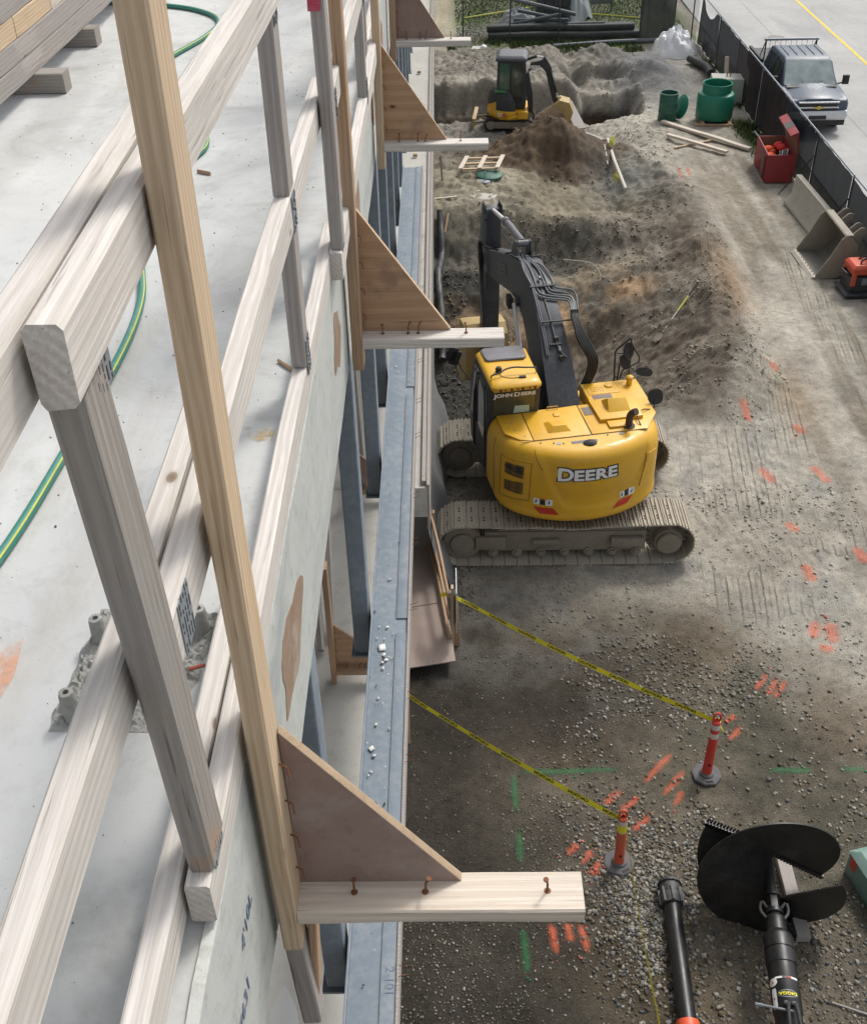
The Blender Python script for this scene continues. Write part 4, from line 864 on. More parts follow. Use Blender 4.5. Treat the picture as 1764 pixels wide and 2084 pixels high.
def relief(x,z):
    ax=abs(x+.03); lim=1.33+.95*max(0,(ax-.42)/.50)**2
    r=-.030*ss(lim-.04,lim+.05,z)*(1-ss(2.12,2.22,z)*.7)
    lim2=1.60+.35*max(0,(ax-.5)/.3)**2; r+=.012*ss(lim2-.02,lim2+.02,z)*(1-ss(1.72,2.0,z))
    r+=.018*(1-ss(1.17,1.22,z)); return r
AN=120; A0,A1=R_(-81),R_(81)
rings=[]
for z,off in PROF:
    rg=[]
    for j in range(AN+1):
        a=A0+(A1-A0)*j/AN; p=contour(a,off); d=relief(p.x,z)*(1 if abs(a)<1.1 else 0); p=contour(a,off+d); rg.append((p.x,p.y,z))
    rings.append(rg)
m=MB(U); m.loft(rings); m.build('counterweight_body',M_dyel,EX,I4,smooth=True)
def prof_off(z):
    for (z0,o0),(z1,o1) in zip(PROF,PROF[1:]):
        if z0<=z<=z1: return o0+(o1-o0)*(z-z0)/(z1-z0)
    return -.3
def surf(a,z,d=.004):
    p=contour(a,prof_off(z)); p=contour(a,prof_off(z)+relief(p.x,z)*(1 if abs(a)<1.1 else 0)+d); return Vector((p.x,p.y,z))
def hit(px,py):
    """ray meets the outer wall: search from low z (outside, in front) upwards along the ray"""
    d=cam2w((px-CX_,py-CY_,F_)); o=Ui@CAM; dd=(Ui.to_3x3()@d)
    for k in range(420):
        z=2.345-k*.0032; t=(z-o.z)/dd.z; p=o+dd*t          # going down the ray = further from the camera
        a=math.atan2(p.x-HCX,-(p.y-HCY)); ac=max(A0,min(A1,a)); q=surf(ac,z,0)
        if math.hypot(p.x-HCX,p.y-HCY)<=math.hypot(q.x-HCX,q.y-HCY): return ac,z
    return 0,1.5
def Z6(x,y): return (857.5+x*.3287,694+y*.3287)
def Z5(x,y): return (800.3+x*.3611,392+y*.3611)
def cwpatch(name,quad,d,mat,parent=EX,n=6,thick=None,m=None):
    c=[hit(*Z6(*q)) for q in quad]; own=m is None; m=m or MB(U); G=[]
    for j in range(n+1):
        for i in range(n+1):
            u,v=i/n,j/n; a=(c[0][0]*(1-u)+c[1][0]*u)*(1-v)+(c[3][0]*(1-u)+c[2][0]*u)*v; z=(c[0][1]*(1-u)+c[1][1]*u)*(1-v)+(c[3][1]*(1-u)+c[2][1]*u)*v
            G.append(surf(a,z,d))
    k=(n+1); base=[(j*k+i,j*k+i+1,(j+1)*k+i+1,(j+1)*k+i) for j in range(n) for i in range(n)]
    m.add(G,base)
    if thick:
        H=[surf(math.atan2(p.x-HCX,-(p.y-HCY)),p.z,d-thick) for p in G]; ring=[i for i in range(n+1)]+[j*k+n for j in range(1,n+1)]+[n*k+i for i in range(n-1,-1,-1)]+[j*k for j in range(n-1,0,-1)]
        q=[G[i] for i in ring]+[H[i] for i in ring]; L=len(ring); m.add(q,[(i,(i+1)%L,L+(i+1)%L,L+i) for i in range(L)])
    return m.build(name,mat,parent,I4,smooth=False) if own else m
vp=cwpatch('vent_panel',[(487,690),(688,752),(665,985),(474,930)],.018,M_dyel,thick=.02,n=8)
cwpatch('vent_grille',[(515,735),(640,772),(632,850),(510,800)],.026,M_blk,vp,n=8); cwpatch('vent_grille',[(508,842),(632,872),(626,946),(505,900)],.026,M_blk,vp,n=8)
m=MB(U)
for k in range(13):
    f=k/12; a=(515+125*f,735+37*f); b_=(512+122*f,800+48*f); cwpatch('g',[a,(a[0]+1.5,a[1]+.5),(b_[0]+1.5,b_[1]+.5),b_],.029,None,n=1,m=m)
    a=(508+124*f,842+30*f); b_=(506+121*f,900+45*f); cwpatch('g',[a,(a[0]+1.5,a[1]+.5),(b_[0]+1.5,b_[1]+.5),b_],.029,None,n=1,m=m)
for k in range(7):
    f=k/6; cwpatch('g',[(515-4*f,735+66*f),(640-4*f,772+78*f),(640-4*f,773.4+78*f),(515-4*f,736.4+66*f)],.029,None,n=2,m=m)
    cwpatch('g',[(508-3*f,842+58*f),(632-5*f,872+72*f),(632-5*f,873.4+72*f),(508-3*f,843.4+58*f)],.029,None,n=2,m=m)
m.build('vent_mesh',M_dyel,vp,I4)
cwpatch('side_door',[(1385,690),(1452,655),(1410,875),(1342,893)],.012,M_dyel,thick=.014)
for qs in ([(693,1020),(815,1035),(850,1076),(730,1066)],[(1215,985),(1305,948),(1270,1000),(1180,1037)]): cwpatch('reflector',qs,.006,M_red)
for x0,x1,ya,yb in ((692,812,968,984),(1225,1315,935,898)):
    s_=cwpatch('warning_decal',[(x0,ya),(x1,yb),(x1-2,yb+38),(x0+2,ya+36)],.005,M_wlet)
    w3=(x1-x0)/3; sl=(yb-ya)/3
    cwpatch('decal_text_panel',[(x0+w3,ya+sl),(x0+2*w3-4,ya+2*sl),(x0+2*w3-6,ya+2*sl+37),(x0+w3,ya+sl+37)],.0065,M_klet,s_,n=2)
    for f in (.13,.8):
        xx=x0+(x1-x0)*f; yy=ya+(yb-ya)*f; cwpatch('decal_figure',[(xx,yy+8),(xx+8,yy+10),(xx+3,yy+30),(xx-4,yy+28)],.007,M_klet,s_,n=1)
cwpatch('decal_band',[(728,975),(776,982),(776,988),(728,981)],.0075,paint('decal_orange',(.7,.2,.03),.5),n=1)
for q in ([(452,545),(456,545),(432,905),(428,905)],[(700,668),(704,668),(752,800),(748,802)],[(487,690),(688,752),(688,756),(487,694)],[(685,752),(689,752),(667,985),(663,985)],[(474,926),(665,981),(665,985),(474,930)],[(485,690),(489,690),(476,930),(472,930)],[(1385,690),(1388,690),(1344,893),(1341,893)]):
    cwpatch('panel_seam',q,(.0195 if q[0][0] in (487,685,474,485) and q[0][1]>600 and q[0]!=(452,545) else .013 if q[0][0]==1385 else .0035),M_seam,n=10)
# lettering on the counterweight
ac,zc=hit(*Z6(1040,832))
def onarc(v,d,ac=ac,zc=zc): 
    a=ac+(v.x)/HR; return U@surf(a,zc+v.y*.98+v.x*.0,d+v.z)
for nm,mt,off,d in (('lettering_outline',M_klet,.030,.004),('lettering',M_wlet,.010,.008)):
    V,Fc=text_geo('D',.315,off,.0); V2,F2=text_geo('EERE',.26,off,.0,1.04)
    vs=[onarc(Vector((v.x*1.15-.385,v.y+.012,0)),d) for v in V]+[onarc(Vector((v.x*1.30+.11,v.y-.002,0)),d) for v in V2]
    meshobj(nm,vs,list(Fc)+[tuple(i+len(V) for i in f) for f in F2],mt,EX,I4)
# roof panels
def top(name,poly,z0,z1,mat,par=None,bev=.006): m=MB(U); m.prism(poly,z0,z1,'xy'); return m.build(name,mat,par or EX,I4,bevel=bev)
zt=2.3425
top('engine_cover',[(-.985,-.44),(-.05,-.385),(-.06,-1.27),(-.985,-1.27)],zt-.01,zt+.014,M_dyel)
top('side_cover',[(-1.42,-.44),(-1.0,-.44),(-1.0,-1.27),(-1.20,-1.20),(-1.40,-.98)],zt-.01,zt+.012,M_dyel)
top('right_cover',[(-.035,-.385),(1.16,-.385),(1.16,-.85),(.88,-1.27),(-.035,-1.27)],zt-.01,zt+.012,M_dyel)
hd=top('filter_lid',[(.16,-.36),(.93,-.36),(.90,-.98),(.18,-.98)],zt+.0125,zt+.075,M_dyel,bev=.01)
m=MB(U)
for a,b_ in (((-.999,-.44),(-.986,-1.27)),((-.0495,-.385),(-.036,-1.27)),((-1.2,-1.285),(.88,-1.272))): m.box((a[0],min(a[1],b_[1]),zt+.0005),(b_[0],max(a[1],b_[1]),zt+.0015))
split_build(m,'cover_gap',M_klet,EX,I4)
m=MB(U); m.add([(.38,-.80,zt+.0755),(.74,-.80,zt+.0755),(.70,-.42,zt+.0755),(.36,-.42,zt+.0755),(.40,-.60,zt+.22),(.71,-.62,zt+.22),(.70,-.44,zt+.10),(.37,-.44,zt+.10)],[(0,1,5,4),(1,2,6,5),(2,3,7,6),(3,0,4,7),(4,5,6,7)]); m.build('air_scoop',M_dyel,EX,I4,bevel=.006)
m=MB(U); m.add([(-.72,-1.12,zt+.0145),(-.34,-1.12,zt+.0145),(-.34,-.80,zt+.0145),(-.72,-.80,zt+.0145),(-.62,-1.05,zt+.10),(-.42,-1.05,zt+.10),(-.42,-.84,zt+.06),(-.66,-.84,zt+.06)],[(0,1,5,4),(1,2,6,5),(2,3,7,6),(3,0,4,7),(4,5,6,7)]); m.build('cover_bulge',M_dyel,EX,I4,bevel=.008)
top('latch',[(-.50,-.66),(-.40,-.66),(-.40,-.56),(-.50,-.56)],zt+.0142,zt+.03,M_dyel); top('latch',[(.36,-.78),(.45,-.78),(.45,-.70),(.36,-.70)],zt+.0755,zt+.088,M_dyel)
top('grip_pad',[(.0,-.72),(.19-.04,-.72),(.15,-.48),(.0,-.48)],zt+.0125,zt+.018,M_grip,bev=.002)
top('rear_step',[(.28,-1.18),(.62,-1.18),(.62,-1.0),(.28,-1.0)],zt+.0125,zt+.05,M_dyel)
m=MB(U)
for (x,y) in ((-1.32,-.7),(-1.24,-.72),(-1.3,-.86),(-1.22,-.92),(-1.1,-1.12),(-.7,-1.4),(-.55,-1.43),(.2,-1.33),(.5,-1.32),(.8,-.9),(-.9,-1.35)): m.cyl((x,y,zt),(x,y,zt+.012+.006),.012,n=8)
split_build(m,'bolt_head',M_grip,EX,I4)
for x,y in ((-.62,-1.42),(.42,-1.33)): m=MB(U); m.cyl((x,y,zt-.03),(x,y,zt+.006),.035,n=18); m.build('plug',M_galv,EX,I4)
m=MB(U); m.lathe([(0,.055),(.06,.05),(.10,.02),(.11,-.03)],n=18,M=Matrix.Translation((-.14,-1.50,zt-.005))@Matrix.Diagonal((1.1,.8,1,1))); m.build('rear_camera',M_blk,EX,I4,smooth=True)
m=MB(U); m.box((-.42,-1.47,zt-.02),(.0,-1.40,zt+.004)); m.build('camera_bracket',M_hatch,EX,I4)
m=MB(U); m.tube([(.60,-1.16,zt),(.60,-1.16,zt+.14),(.60,-1.17,zt+.22),(.63,-1.20,zt+.29),(.67,-1.25,zt+.33)],.058,16,smooth=2); m.cyl((.60,-1.16,zt+.005),(.60,-1.16,zt+.03),.10,n=18); m.build('exhaust_pipe',paint('burnt_exhaust',(.07,.045,.035),.7,dirt=(.2,.12,.08)),EX,I4,smooth=True)
m=MB(U); m.tube([(.80,-1.18,zt+.01),(.78,-1.1,zt+.06),(.80,-.95,zt+.06),(.95,-.78,zt+.06),(1.1,-.74,zt+.01)],.010,8,smooth=1); m.build('rear_handrail',M_klet,EX,I4)
for x,y in ((-.72,-.52),): m=MB(U); m.tube([(-.56,-.42,zt+.012),(-.56,-.42,zt+.06),(-.38,-.42,zt+.06),(-.38,-.42,zt+.012)],.008,8); m.build('grab_bar',M_dyel,EX,I4)
# front right tanks
m=MB(U); m.box((.20,-.39,1.05),(1.20,.30,2.335)); m.build('tank_housing',M_dyel,EX,I4,bevel=.03,seg=3)
m=MB(U); m.box((.24,.30,1.05),(1.20,1.25,1.62)); m.build('tool_box',M_dyel,EX,I4,bevel=.03)
top('grip_pad',[(.30,-.30),(.62,-.30),(.62,-.12),(.30,-.12)],2.3355,2.345,M_grip,bev=.002)
top('tank_top_plate',[(.26,-.09),(.80,-.09),(.78,.26),(.26,.26)],2.3355,2.343,M_dyel,bev=.003)
m=MB(U)
for i in range(5):
    for j in range(3): m.cyl((.34+i*.045,.0+j*.06,2.3431),(.34+i*.045,.0+j*.06,2.3445),.011,n=8)
split_build(m,'drain_hole',M_hole,EX,I4)
m=MB(U); m.lathe([(.05,0),(.05,.12),(.06,.12),(.06,.16),(.03,.18),(0,.185)],n=18,M=Matrix.Translation((1.02,.12,2.33))); m.build('filler_neck',M_dyel,EX,I4,smooth=True)
m=MB(U); m.lathe([(.075,0),(.07,.022),(.02,.03),(0,.03)],n=20,M=Matrix.Translation((.66,.14,2.343))); m.build('round_cap',M_dyel,EX,I4,smooth=True)
m=MB(U); m.box((.02,-.37,1.05),(.19,.05,2.15)); m.box((.02,-.36,2.15),(.19,-.1,2.17)); m.build('step_box',M_dyel,EX,I4,bevel=.01)
top('grip_pad',[(.03,-.34),(.18,-.34),(.18,-.12),(.03,-.12)],2.1705,2.178,M_grip,bev=.002)
m=MB(U); m.box((-1.45,-.42,.99),(1.20,1.25,1.10)); m.box((-.60,-.4,1.10),(-.45,.6,1.75)); m.box((.0,-.4,1.10),(.02,.6,1.75)); m.build('upper_frame',M_dark2,EX,I4,bevel=.015)
# ---- cab
cx0,cx1=-1.56,-.70
def cabring(x): return [(x,-.40,1.12),(x,-.42,2.33),(x,-.50,2.90),(x,.58,2.93),(x,.98,2.35),(x,1.05,1.6),(x,.95,1.12)]
m=MB(U); m.loft([cabring(cx0),cabring(cx1)]); cb=m.build('cab',M_dark2,EX,I4,bevel=.03,seg=3)
def pane(name,q,mat,par,t_=.004): 
    m=MB(U); n=(Vector(q[1])-Vector(q[0])).cross(Vector(q[3])-Vector(q[0])).normalized()*t_
    m.loft([[Vector(v) for v in q],[Vector(v)+n for v in q]]); return m.build(name,mat,par,I4)
rw=pane('rear_window',[(-1.47,-.424,2.345),(-.79,-.424,2.345),(-.79,-.501,2.865),(-1.47,-.501,2.865)],M_glassd,cb,.006)
pane('window_card',[(-1.13,-.432,2.37),(-.86,-.432,2.37),(-.87,-.452,2.51),(-1.11,-.455,2.52)],M_pale,rw,.003)
pane('side_window',[(-1.561,.42,1.75),(-1.561,-.30,1.75),(-1.561,-.38,2.82),(-1.561,.42,2.84)],M_glassd,cb,.005)
pane('side_window',[(-1.561,.92,1.7),(-1.561,.47,1.7),(-1.561,.47,2.80),(-1.561,.55,2.80)],M_glassd,cb,.005)
pane('front_window',[(-.76,.985,2.30),(-1.50,.985,2.30),(-1.50,.605,2.88),(-.76,.605,2.88)],M_glassd,cb,.006)
m=MB(U)
for y0,y1 in ((-.34,.44),): m.tube([(-1.585,y0,1.3),(-1.585,y0,2.6),(-1.585,y0+.1,2.8),(-1.585,y1,2.8),(-1.585,y1,1.3)],.014,8,smooth=1)
m.tube([(-1.62,.2,1.4),(-1.66,.2,1.45),(-1.66,.2,2.5),(-1.62,.2,2.55)],.014,8,smooth=1); m.build('cab_handrail',M_klet,cb,I4)
rr=[]
for z,ins in ((2.90,.03),(2.94,.0),(2.99,.0),(3.03,.03),(3.05,.09)):
    rr.append([(cx0+.02+ins,-.60+ins*1.6,z),(cx0+.10+ins,-.66+ins*1.6,z),(cx1-.10-ins,-.66+ins*1.6,z),(cx1-.02-ins,-.60+ins*1.6,z),(cx1+.0-ins,.55-ins,z-.02),(cx1-.08-ins,.66-ins,z-.05),(cx0+.08+ins,.66-ins,z-.05),(cx0+.0+ins,.55-ins,z-.02)])
m=MB(U); m.loft(rr); cr=m.build('cab_roof',M_dyel,cb,I4,bevel=.008)
m=MB(U); m.box((-1.50,-.58,2.875),(-.76,-.49,2.935)); m.build('rear_visor',M_dyel,cb,I4,bevel=.01)
m=MB(U); 
for i,x in enumerate((-1.40,-1.32,-1.22,-1.12,-1.04,-.92,-.84)): m.cyl((x,-.667,2.955),(x,-.64,2.955),.016 if i%2 else .024,n=10)
split_build(m,'light_socket',paint('dark_red_socket',(.12,.02,.01),.6),cb,I4)
m=MB(U); m.loft([[(-1.48,.17,3.051),(-1.44,.12,3.051),(-.84,.12,3.051),(-.78,.17,3.051),(-.76,.54,3.03),(-.82,.60,3.025),(-1.44,.60,3.025),(-1.50,.54,3.03)],[(-1.46,.18,3.075),(-1.43,.14,3.075),(-.85,.14,3.075),(-.80,.18,3.075),(-.79,.52,3.055),(-.83,.58,3.05),(-1.43,.58,3.05),(-1.47,.52,3.055)]]); m.build('roof_hatch',M_hatch,cb,I4,bevel=.008)
m=MB(U); m.tube([(-1.50,-.40,3.05),(-1.50,-.40,3.10),(-1.36,-.40,3.12),(-1.26,-.33,3.15),(-1.10,-.31,3.16),(-.95,-.34,3.15),(-.80,-.33,3.13),(-.74,-.33,3.12),(-.74,-.33,3.04)],.014,8,smooth=1); m.build('roof_handrail',M_boom,cb,I4)
m=MB(U); m.lathe([(.05,0),(.055,.05),(.04,.08),(0,.09)],n=16,M=Matrix.Translation((-1.34,-.22,3.05))); m.build('antenna_puck',M_blk,cb,I4,smooth=True)
m=MB(U); m.box((-1.06,-.50,3.04),(-.95,-.45,3.075)); m.build('roof_module',M_blk,cb,I4,bevel=.006); m=MB(U); m.tube([(-1.06,-.48,3.06),(-1.2,-.47,3.055),(-1.33,-.40,3.05),(-1.34,-.26,3.06)],.005,6,smooth=1); m.build('roof_cable',M_blk,cb,I4)
sl=math.atan2(.077,.52)
MT=U@Matrix.Translation((-1.13,-.512,2.765))@Matrix.Rotation(R_(90)+sl*1.0,4,'X')
V,Fc=text_geo('J',.115,.004,.001); V2,F2=text_geo('OHN',.095,.004,.001); V3,_3=text_geo('D',.115,.004,.001); V4,F4=text_geo('EERE',.095,.004,.001)
vs=[];fs=[]
for (vv,ff,dx) in ((V,Fc,-.325),(V2,F2,-.175),(V3,_3,.035),(V4,F4,.22)):
    k=len(vs); vs+=[MT@Vector((v.x*1.22+dx,v.y,v.z)) for v in vv]; fs+=[tuple(i+k for i in f) for f in ff]
meshobj('lettering',vs,fs,M_wlet,rw,I4)
# ---- boom, arm, bucket
OX=-.20
def beam(name,st,mat,parent,bevel=.012):
    m=MB(U); m.loft([[(OX-w_,s0,z0),(OX+w_,s0,z0),(OX+w_,s1,z1),(OX-w_,s1,z1)] for (s0,z0,s1,z1,w_) in st]); return m.build(name,mat,parent,I4,bevel=bevel)
boom=beam('boom',[(.30,1.50,-.28,1.75,.24),(.45,1.62,-.25,2.25,.27),(1.0,2.05,.35,2.82,.25),(1.55,2.50,.95,3.30,.21),(2.0,2.78,1.65,3.62,.20),(2.5,2.88,2.35,3.72,.20),(3.0,2.82,3.1,3.50,.19),(4.2,2.45,4.3,3.06,.17),(5.5,2.12,5.55,2.58,.16),(5.85,2.08,5.9,2.48,.16)],M_boom,EX)
m=MB(U); m.cyl((OX-.23,5.72,2.30),(OX+.23,5.72,2.30),.14,n=20); m.cyl((OX-.26,2.35,2.95),(OX+.26,2.35,2.95),.09,n=20); m.build('pin_boss',M_dark2,boom,I4,bevel=.01)
arm=EX
m=MB(U); m.prism([(5.38,3.42),(5.62,3.50),(5.80,3.36),(6.10,2.55),(6.05,2.0),(5.88,.45),(5.78,-.35),(5.62,-.46),(5.46,-.35),(5.42,.45),(5.40,1.95),(5.34,2.6)],OX-.155,OX+.155,'yz'); arm=m.build('arm',M_boom,EX,I4,bevel=.012)
m=MB(U); 
for s in (-1,1): m.prism([(5.28,3.35),(5.40,3.56),(5.62,3.58),(5.75,3.35),(5.5,3.2)],OX+s*.165-.012,OX+s*.165+.012,'yz')
m.cyl((OX-.19,5.45,3.42),(OX+.19,5.45,3.42),.06,n=16); m.build('cylinder_lug',M_dark2,arm,I4)
ac_=MB(U); ac_.cyl((OX,2.98,3.80),(OX,4.30,3.66),.068,n=20); ac_.cyl((OX,4.22,3.668),(OX,4.36,3.652),.082,n=20); ac_.cyl((OX-.1,2.93,3.80),(OX+.1,2.93,3.80),.06,n=16); acy=ac_.build('arm_cylinder',M_hatch,EX,I4,smooth=True)
m=MB(U); m.cyl((OX,4.36,3.652),(OX,5.42,3.44),.042,n=18); m.build('cylinder_rod',M_chrome,acy,I4,smooth=True)
m=MB(U)
for s in (-.13,.13): m.prism([(2.72,3.60),(2.89,3.85),(3.00,3.85),(3.3,3.44)],OX+s-.015,OX+s+.015,'yz')
split_build(m,'cylinder_bracket',M_dark2,boom,I4)
for s in (-1,1):
    x=OX+s*.275; m=MB(U); m.cyl((x,.95,1.22),(x,1.72,2.12),.075,n=18); m.cyl((x,1.62,2.0),(x,1.75,2.155),.095,n=18); c=m.build('boom_cylinder',M_dark2,EX,I4,smooth=True)
    m=MB(U); m.cyl((x,1.75,2.155),(x,2.35,2.92),.042,n=16); m.build('cylinder_rod',M_chrome,c,I4,smooth=True)
# bucket
po=[(6.55,.72),(6.05,.80),(5.82,.62),(5.78,.20),(5.82,-.25),(6.05,-.62),(6.45,-.80),(6.95,-.78)]; pi=[(6.93,-.73),(6.47,-.74),(6.09,-.57),(5.87,-.22),(5.83,.20),(5.87,.60),(6.07,.74),(6.54,.67)]
m=MB(U@Matrix.Translation((0,.05,-.22))); m.prism(po+pi,OX-.46,OX+.46,'yz'); bk=m.build('bucket',M_bkt,EX,I4,bevel=.004)
for s in (-1,1):
    m=MB(U@Matrix.Translation((0,.05,-.22))); m.prism(po,OX+s*.46-.012,OX+s*.46+.012,'yz'); m.build('side_plate',M_bkt,bk,I4)
for k in range(5):
    x=OX-.42+k*.21; m=MB(U@Matrix.Translation((0,.05,-.22))); m.loft([[(x-.04,6.95,-.80),(x+.04,6.95,-.80),(x+.04,6.95,-.72),(x-.04,6.95,-.72)],[(x-.02,7.15,-.79),(x+.02,7.15,-.79),(x+.02,7.15,-.76),(x-.02,7.15,-.76)]]); m.build('tooth',M_bkt,bk,I4)
m=MB(U@Matrix.Translation((0,.05,-.22))); m.box((OX-.20,5.55,-.45),(OX-.16,5.95,.0)); m.box((OX+.16,5.55,-.45),(OX+.20,5.95,.0)); split_build(m,'bucket_ear',M_bkt,bk,I4)
m=MB(U@Matrix.Translation((0,.05,-.22))); m.cyl((OX,5.95,2.0),(OX,6.1,.9),.07,n=16); m.cyl((OX,6.1,.9),(OX,6.05,.5),.04,n=14); m.build('bucket_cylinder',M_dark2,EX,I4,smooth=True)
# hydraulic lines, run on planes parallel to the boom
def onx(px,py,xl):
    d=Ui.to_3x3()@cam2w((px-CX_,py-CY_,F_)); o=Ui@CAM; return o+d*((xl-o.x)/d.x)
def ony(px,py,yl):
    d=Ui.to_3x3()@cam2w((px-CX_,py-CY_,F_)); o=Ui@CAM; return o+d*((yl-o.y)/d.y)
M_hline=paint('hydraulic_line',(.12,.13,.145),.4,dirt=(.2,.19,.18),dirt_amt=.4,scale=8)
def hose(pts,r=.019,mat=None,par=None,name='hydraulic_hose'):
    m=MB(U); m.tube(pts,r,8,smooth=2); return m.build(name,mat or M_hline,par or EX,I4,smooth=True)
def ztop(s): 
    T=[(-.28,1.75),(-.25,2.25),(.35,2.82),(.95,3.30),(1.65,3.62),(2.35,3.72),(3.1,3.50),(4.3,3.06),(5.55,2.58)]
    return float(np.interp(s,[t[0] for t in T],[t[1] for t in T]))
def Z4(x,y): return Z5(384+.577*x,45+.577*y)
def ontop(px,py,dz=.035):
    for k in range(340):
        y_=-.2+k*.018; p=ony(px,py,y_)
        if p.z<=ztop(y_)+dz: return p
    return ony(px,py,1.0)
HP=[([(640,540),(700,600),(760,612),(810,650),(860,720),(900,820),(930,855),(1070,860)],[(1110,900),(1130,960),(1135,1100)],0),
    ([(625,520),(690,585),(742,640),(800,710),(845,850),(880,885),(1015,893)],[(1060,925),(1108,985),(1118,1100)],1),
    ([(610,520),(680,600),(735,650),(772,715),(820,850),(858,912),(1035,925)],[(1075,940),(1095,985),(1105,1100)],2),
    ([(570,500),(610,580),(655,640),(700,735),(738,870),(785,922),(1020,945)],[(1060,960),(1080,1000),(1090,1100)],3),
    ([(555,520),(590,600),(600,665),(650,765),(715,880),(765,945),(1005,966)],[(1045,975),(1066,1010),(1076,1105)],4)]
for tp_pts,side_pts,i in HP:
    pts=[ontop(*Z4(*q)) for q in tp_pts]; n_=pts[-1].y
    pts+=[ony(*Z4(*q),y_) for q,y_ in zip(side_pts,(n_-.04,n_-.18,n_-.45))]
    hose(pts,.017)
    a=Vector(pts[-1]); y0_=a.y
    lp=[(1140,1150),(1165,1230),(1215,1330),(1290,1450),(1330,1540),(1320,1640),(1275,1740),(1240,1800)]
    hose([a+Vector((0,.03,.06)),a]+[ony(*Z4(q[0]-i*(13 if k<2 else 21),q[1]+i*5),max(.34,y0_-(k+1)*.13)) for k,q in enumerate(lp)],.023,M_blk,name='rubber_loop')
    f_=MB(U); q_=Vector(pts[-1]); f_.cyl(q_,q_+Vector((0,-.05,-.09)),.028,n=8); f_.build('hose_fitting',M_galv,boom,I4)
for xo in (-.17,-.14):
    hose([(OX+xo,s,ztop(s)+.03) for s in np.arange(3.2,.2,-.4)],.014)
hose([(OX-.02,2.6,ztop(2.6)+.03),(OX-.01,1.8,ztop(1.8)+.03),(OX+.0,1.0,ztop(1.0)+.03),(OX+.03,.55,ztop(.55)+.03),(OX+.10,.40,ztop(.4)+.03),(OX+.16,.35,ztop(.35)+.04)],.016)
m=MB(U)
for s in (.55,1.55,2.6,3.4): m.cbox((OX+.02,s,ztop(s)+.03),(.46 if s>1 else .2,.03,.035),Matrix.Rotation(.5 if s<1.6 else -.3,3,'X'))
m.tube([ontop(*Z4(780,1185),.06),ontop(*Z4(1120,1160),.05)],.016,8)
for s,x in ((.62,.0),(.35,.03)): m.cbox((OX+x+.04,s,ztop(s)+.04),(.07,.06,.07))
split_build(m,'hose_clamp',M_dark2,boom,I4)
m=MB(U); 
for x,s in ((-.02,3.0),(.07,3.05),(-.0,1.75),(.06,.5)): m.cyl((OX+x,s,ztop(s)+.05),(OX+x,s-.07,ztop(s-.07)+.055),.026,n=8)
split_build(m,'hose_fitting',M_galv,boom,I4)
for i in range(3):
    yy=.03*i; hose([(OX-.20,4.1,ztop(4.1)+.05),(OX-.22,5.0,ztop(5.0)+.06),(OX-.23-yy,5.5,2.78+yy),(OX-.24-yy,5.35-yy,2.5),(OX-.22-yy,5.30-yy,2.0),(OX-.18,5.36,1.2),(OX-.17,5.45,.3)],.02,M_blk,arm,'arm_hose')
hose([(OX+.1,2.9,3.75),(OX+.13,3.8,3.60),(OX+.11,4.3,3.62)],.018); hose([(OX-.11,3.0,3.68),(OX-.12,4.0,3.52),(OX-.10,4.2,3.60)],.018)
m=MB(U); m.box((OX+.22,1.52,3.32),(OX+.38,1.78,3.50)); m.build('work_lamp',M_blk,boom,I4,bevel=.01)
m=MB(U); m.box((OX-.30,2.70,2.62),(OX-.205,2.92,2.84)); wl=m.build('work_lamp',M_blk,boom,I4,bevel=.01)
# lettering on the left flank of the boom
a=Vector((OX-.187,3.35,3.12)); b_=Vector((OX-.178,4.15,2.83)); dx=(b_-a).normalized()*-1; 
MTt=U@Matrix(((0,0,-1,OX-.193),(dx.y,dx.z,0,3.72),(dx.z,-dx.y,0,2.95),(0,0,0,1)))
text('lettering','DEERE',.27,paint('faded_lettering',(.17,.175,.18),.6),boom,MTt,offset=.006,extrude=.002,sx=.95)
# mirrors and right-hand rails
rp=lambda L_,yl: [ony(*Z5(*p),yl) for p in L_]
m=MB(U); m.tube(rp([(1240,1130),(1250,900),(1262,880),(1340,818)],.42),.016,8); m.tube(rp([(1262,905),(1300,905)],.42),.014,8); m.tube(rp([(1250,1135),(1275,965)],.36),.017,8); m.tube(rp([(1340,818),(1345,860),(1400,945),(1330,980),(1290,995),(1275,1050)],.40),.014,8,smooth=1); m.tube(rp([(1330,980),(1380,1020),(1440,1000)],.40),.010,8,smooth=1); m.tube(rp([(1345,860),(1325,1030),(1310,1055)],.38),.010,8)
m.build('side_handrail',M_klet,EX,I4)
def mirror(name,c,yl,w_,h_,rot):
    p=ony(*Z5(*c),yl); M0=U@Matrix.Translation(p)@Matrix.Rotation(rot,4,'Y')@Matrix.Rotation(R_(-25),4,'X'); m=MB(M0)
    n=20; m.loft([[(w_*math.cos(2*math.pi*k/n)*abs(math.cos(2*math.pi*k/n))**-.3*(1 if abs(math.cos(2*math.pi*k/n))>.01 else 0)*.9,t_,h_*math.sin(2*math.pi*k/n)) for k in range(n)] for t_ in (0,.03)]); return m.build(name,M_blk,EX,I4)
mirror('mirror',(1328,890),.40,.10,.14,.2); mirror('mirror',(1305,955),.36,.09,.13,-.3); mirror('mirror',(1415,1010),.40,.17,.075,.25)
p=ony(*Z5(1480,1155),-.55); q=ony(*Z5(1440,1285),-.75)
m=MB(U); m.tube([q,(q+p)/2+Vector((.02,0,.02)),p],.011,8,smooth=1); m.cbox(q-Vector((0,0,.02)),(.10,.05,.10),Matrix.Rotation(.6,3,'Y')); m.build('mirror_stalk',M_klet,EX,I4)
mirror('mirror',(1478,1150),-.55,.14,.13,-.15)
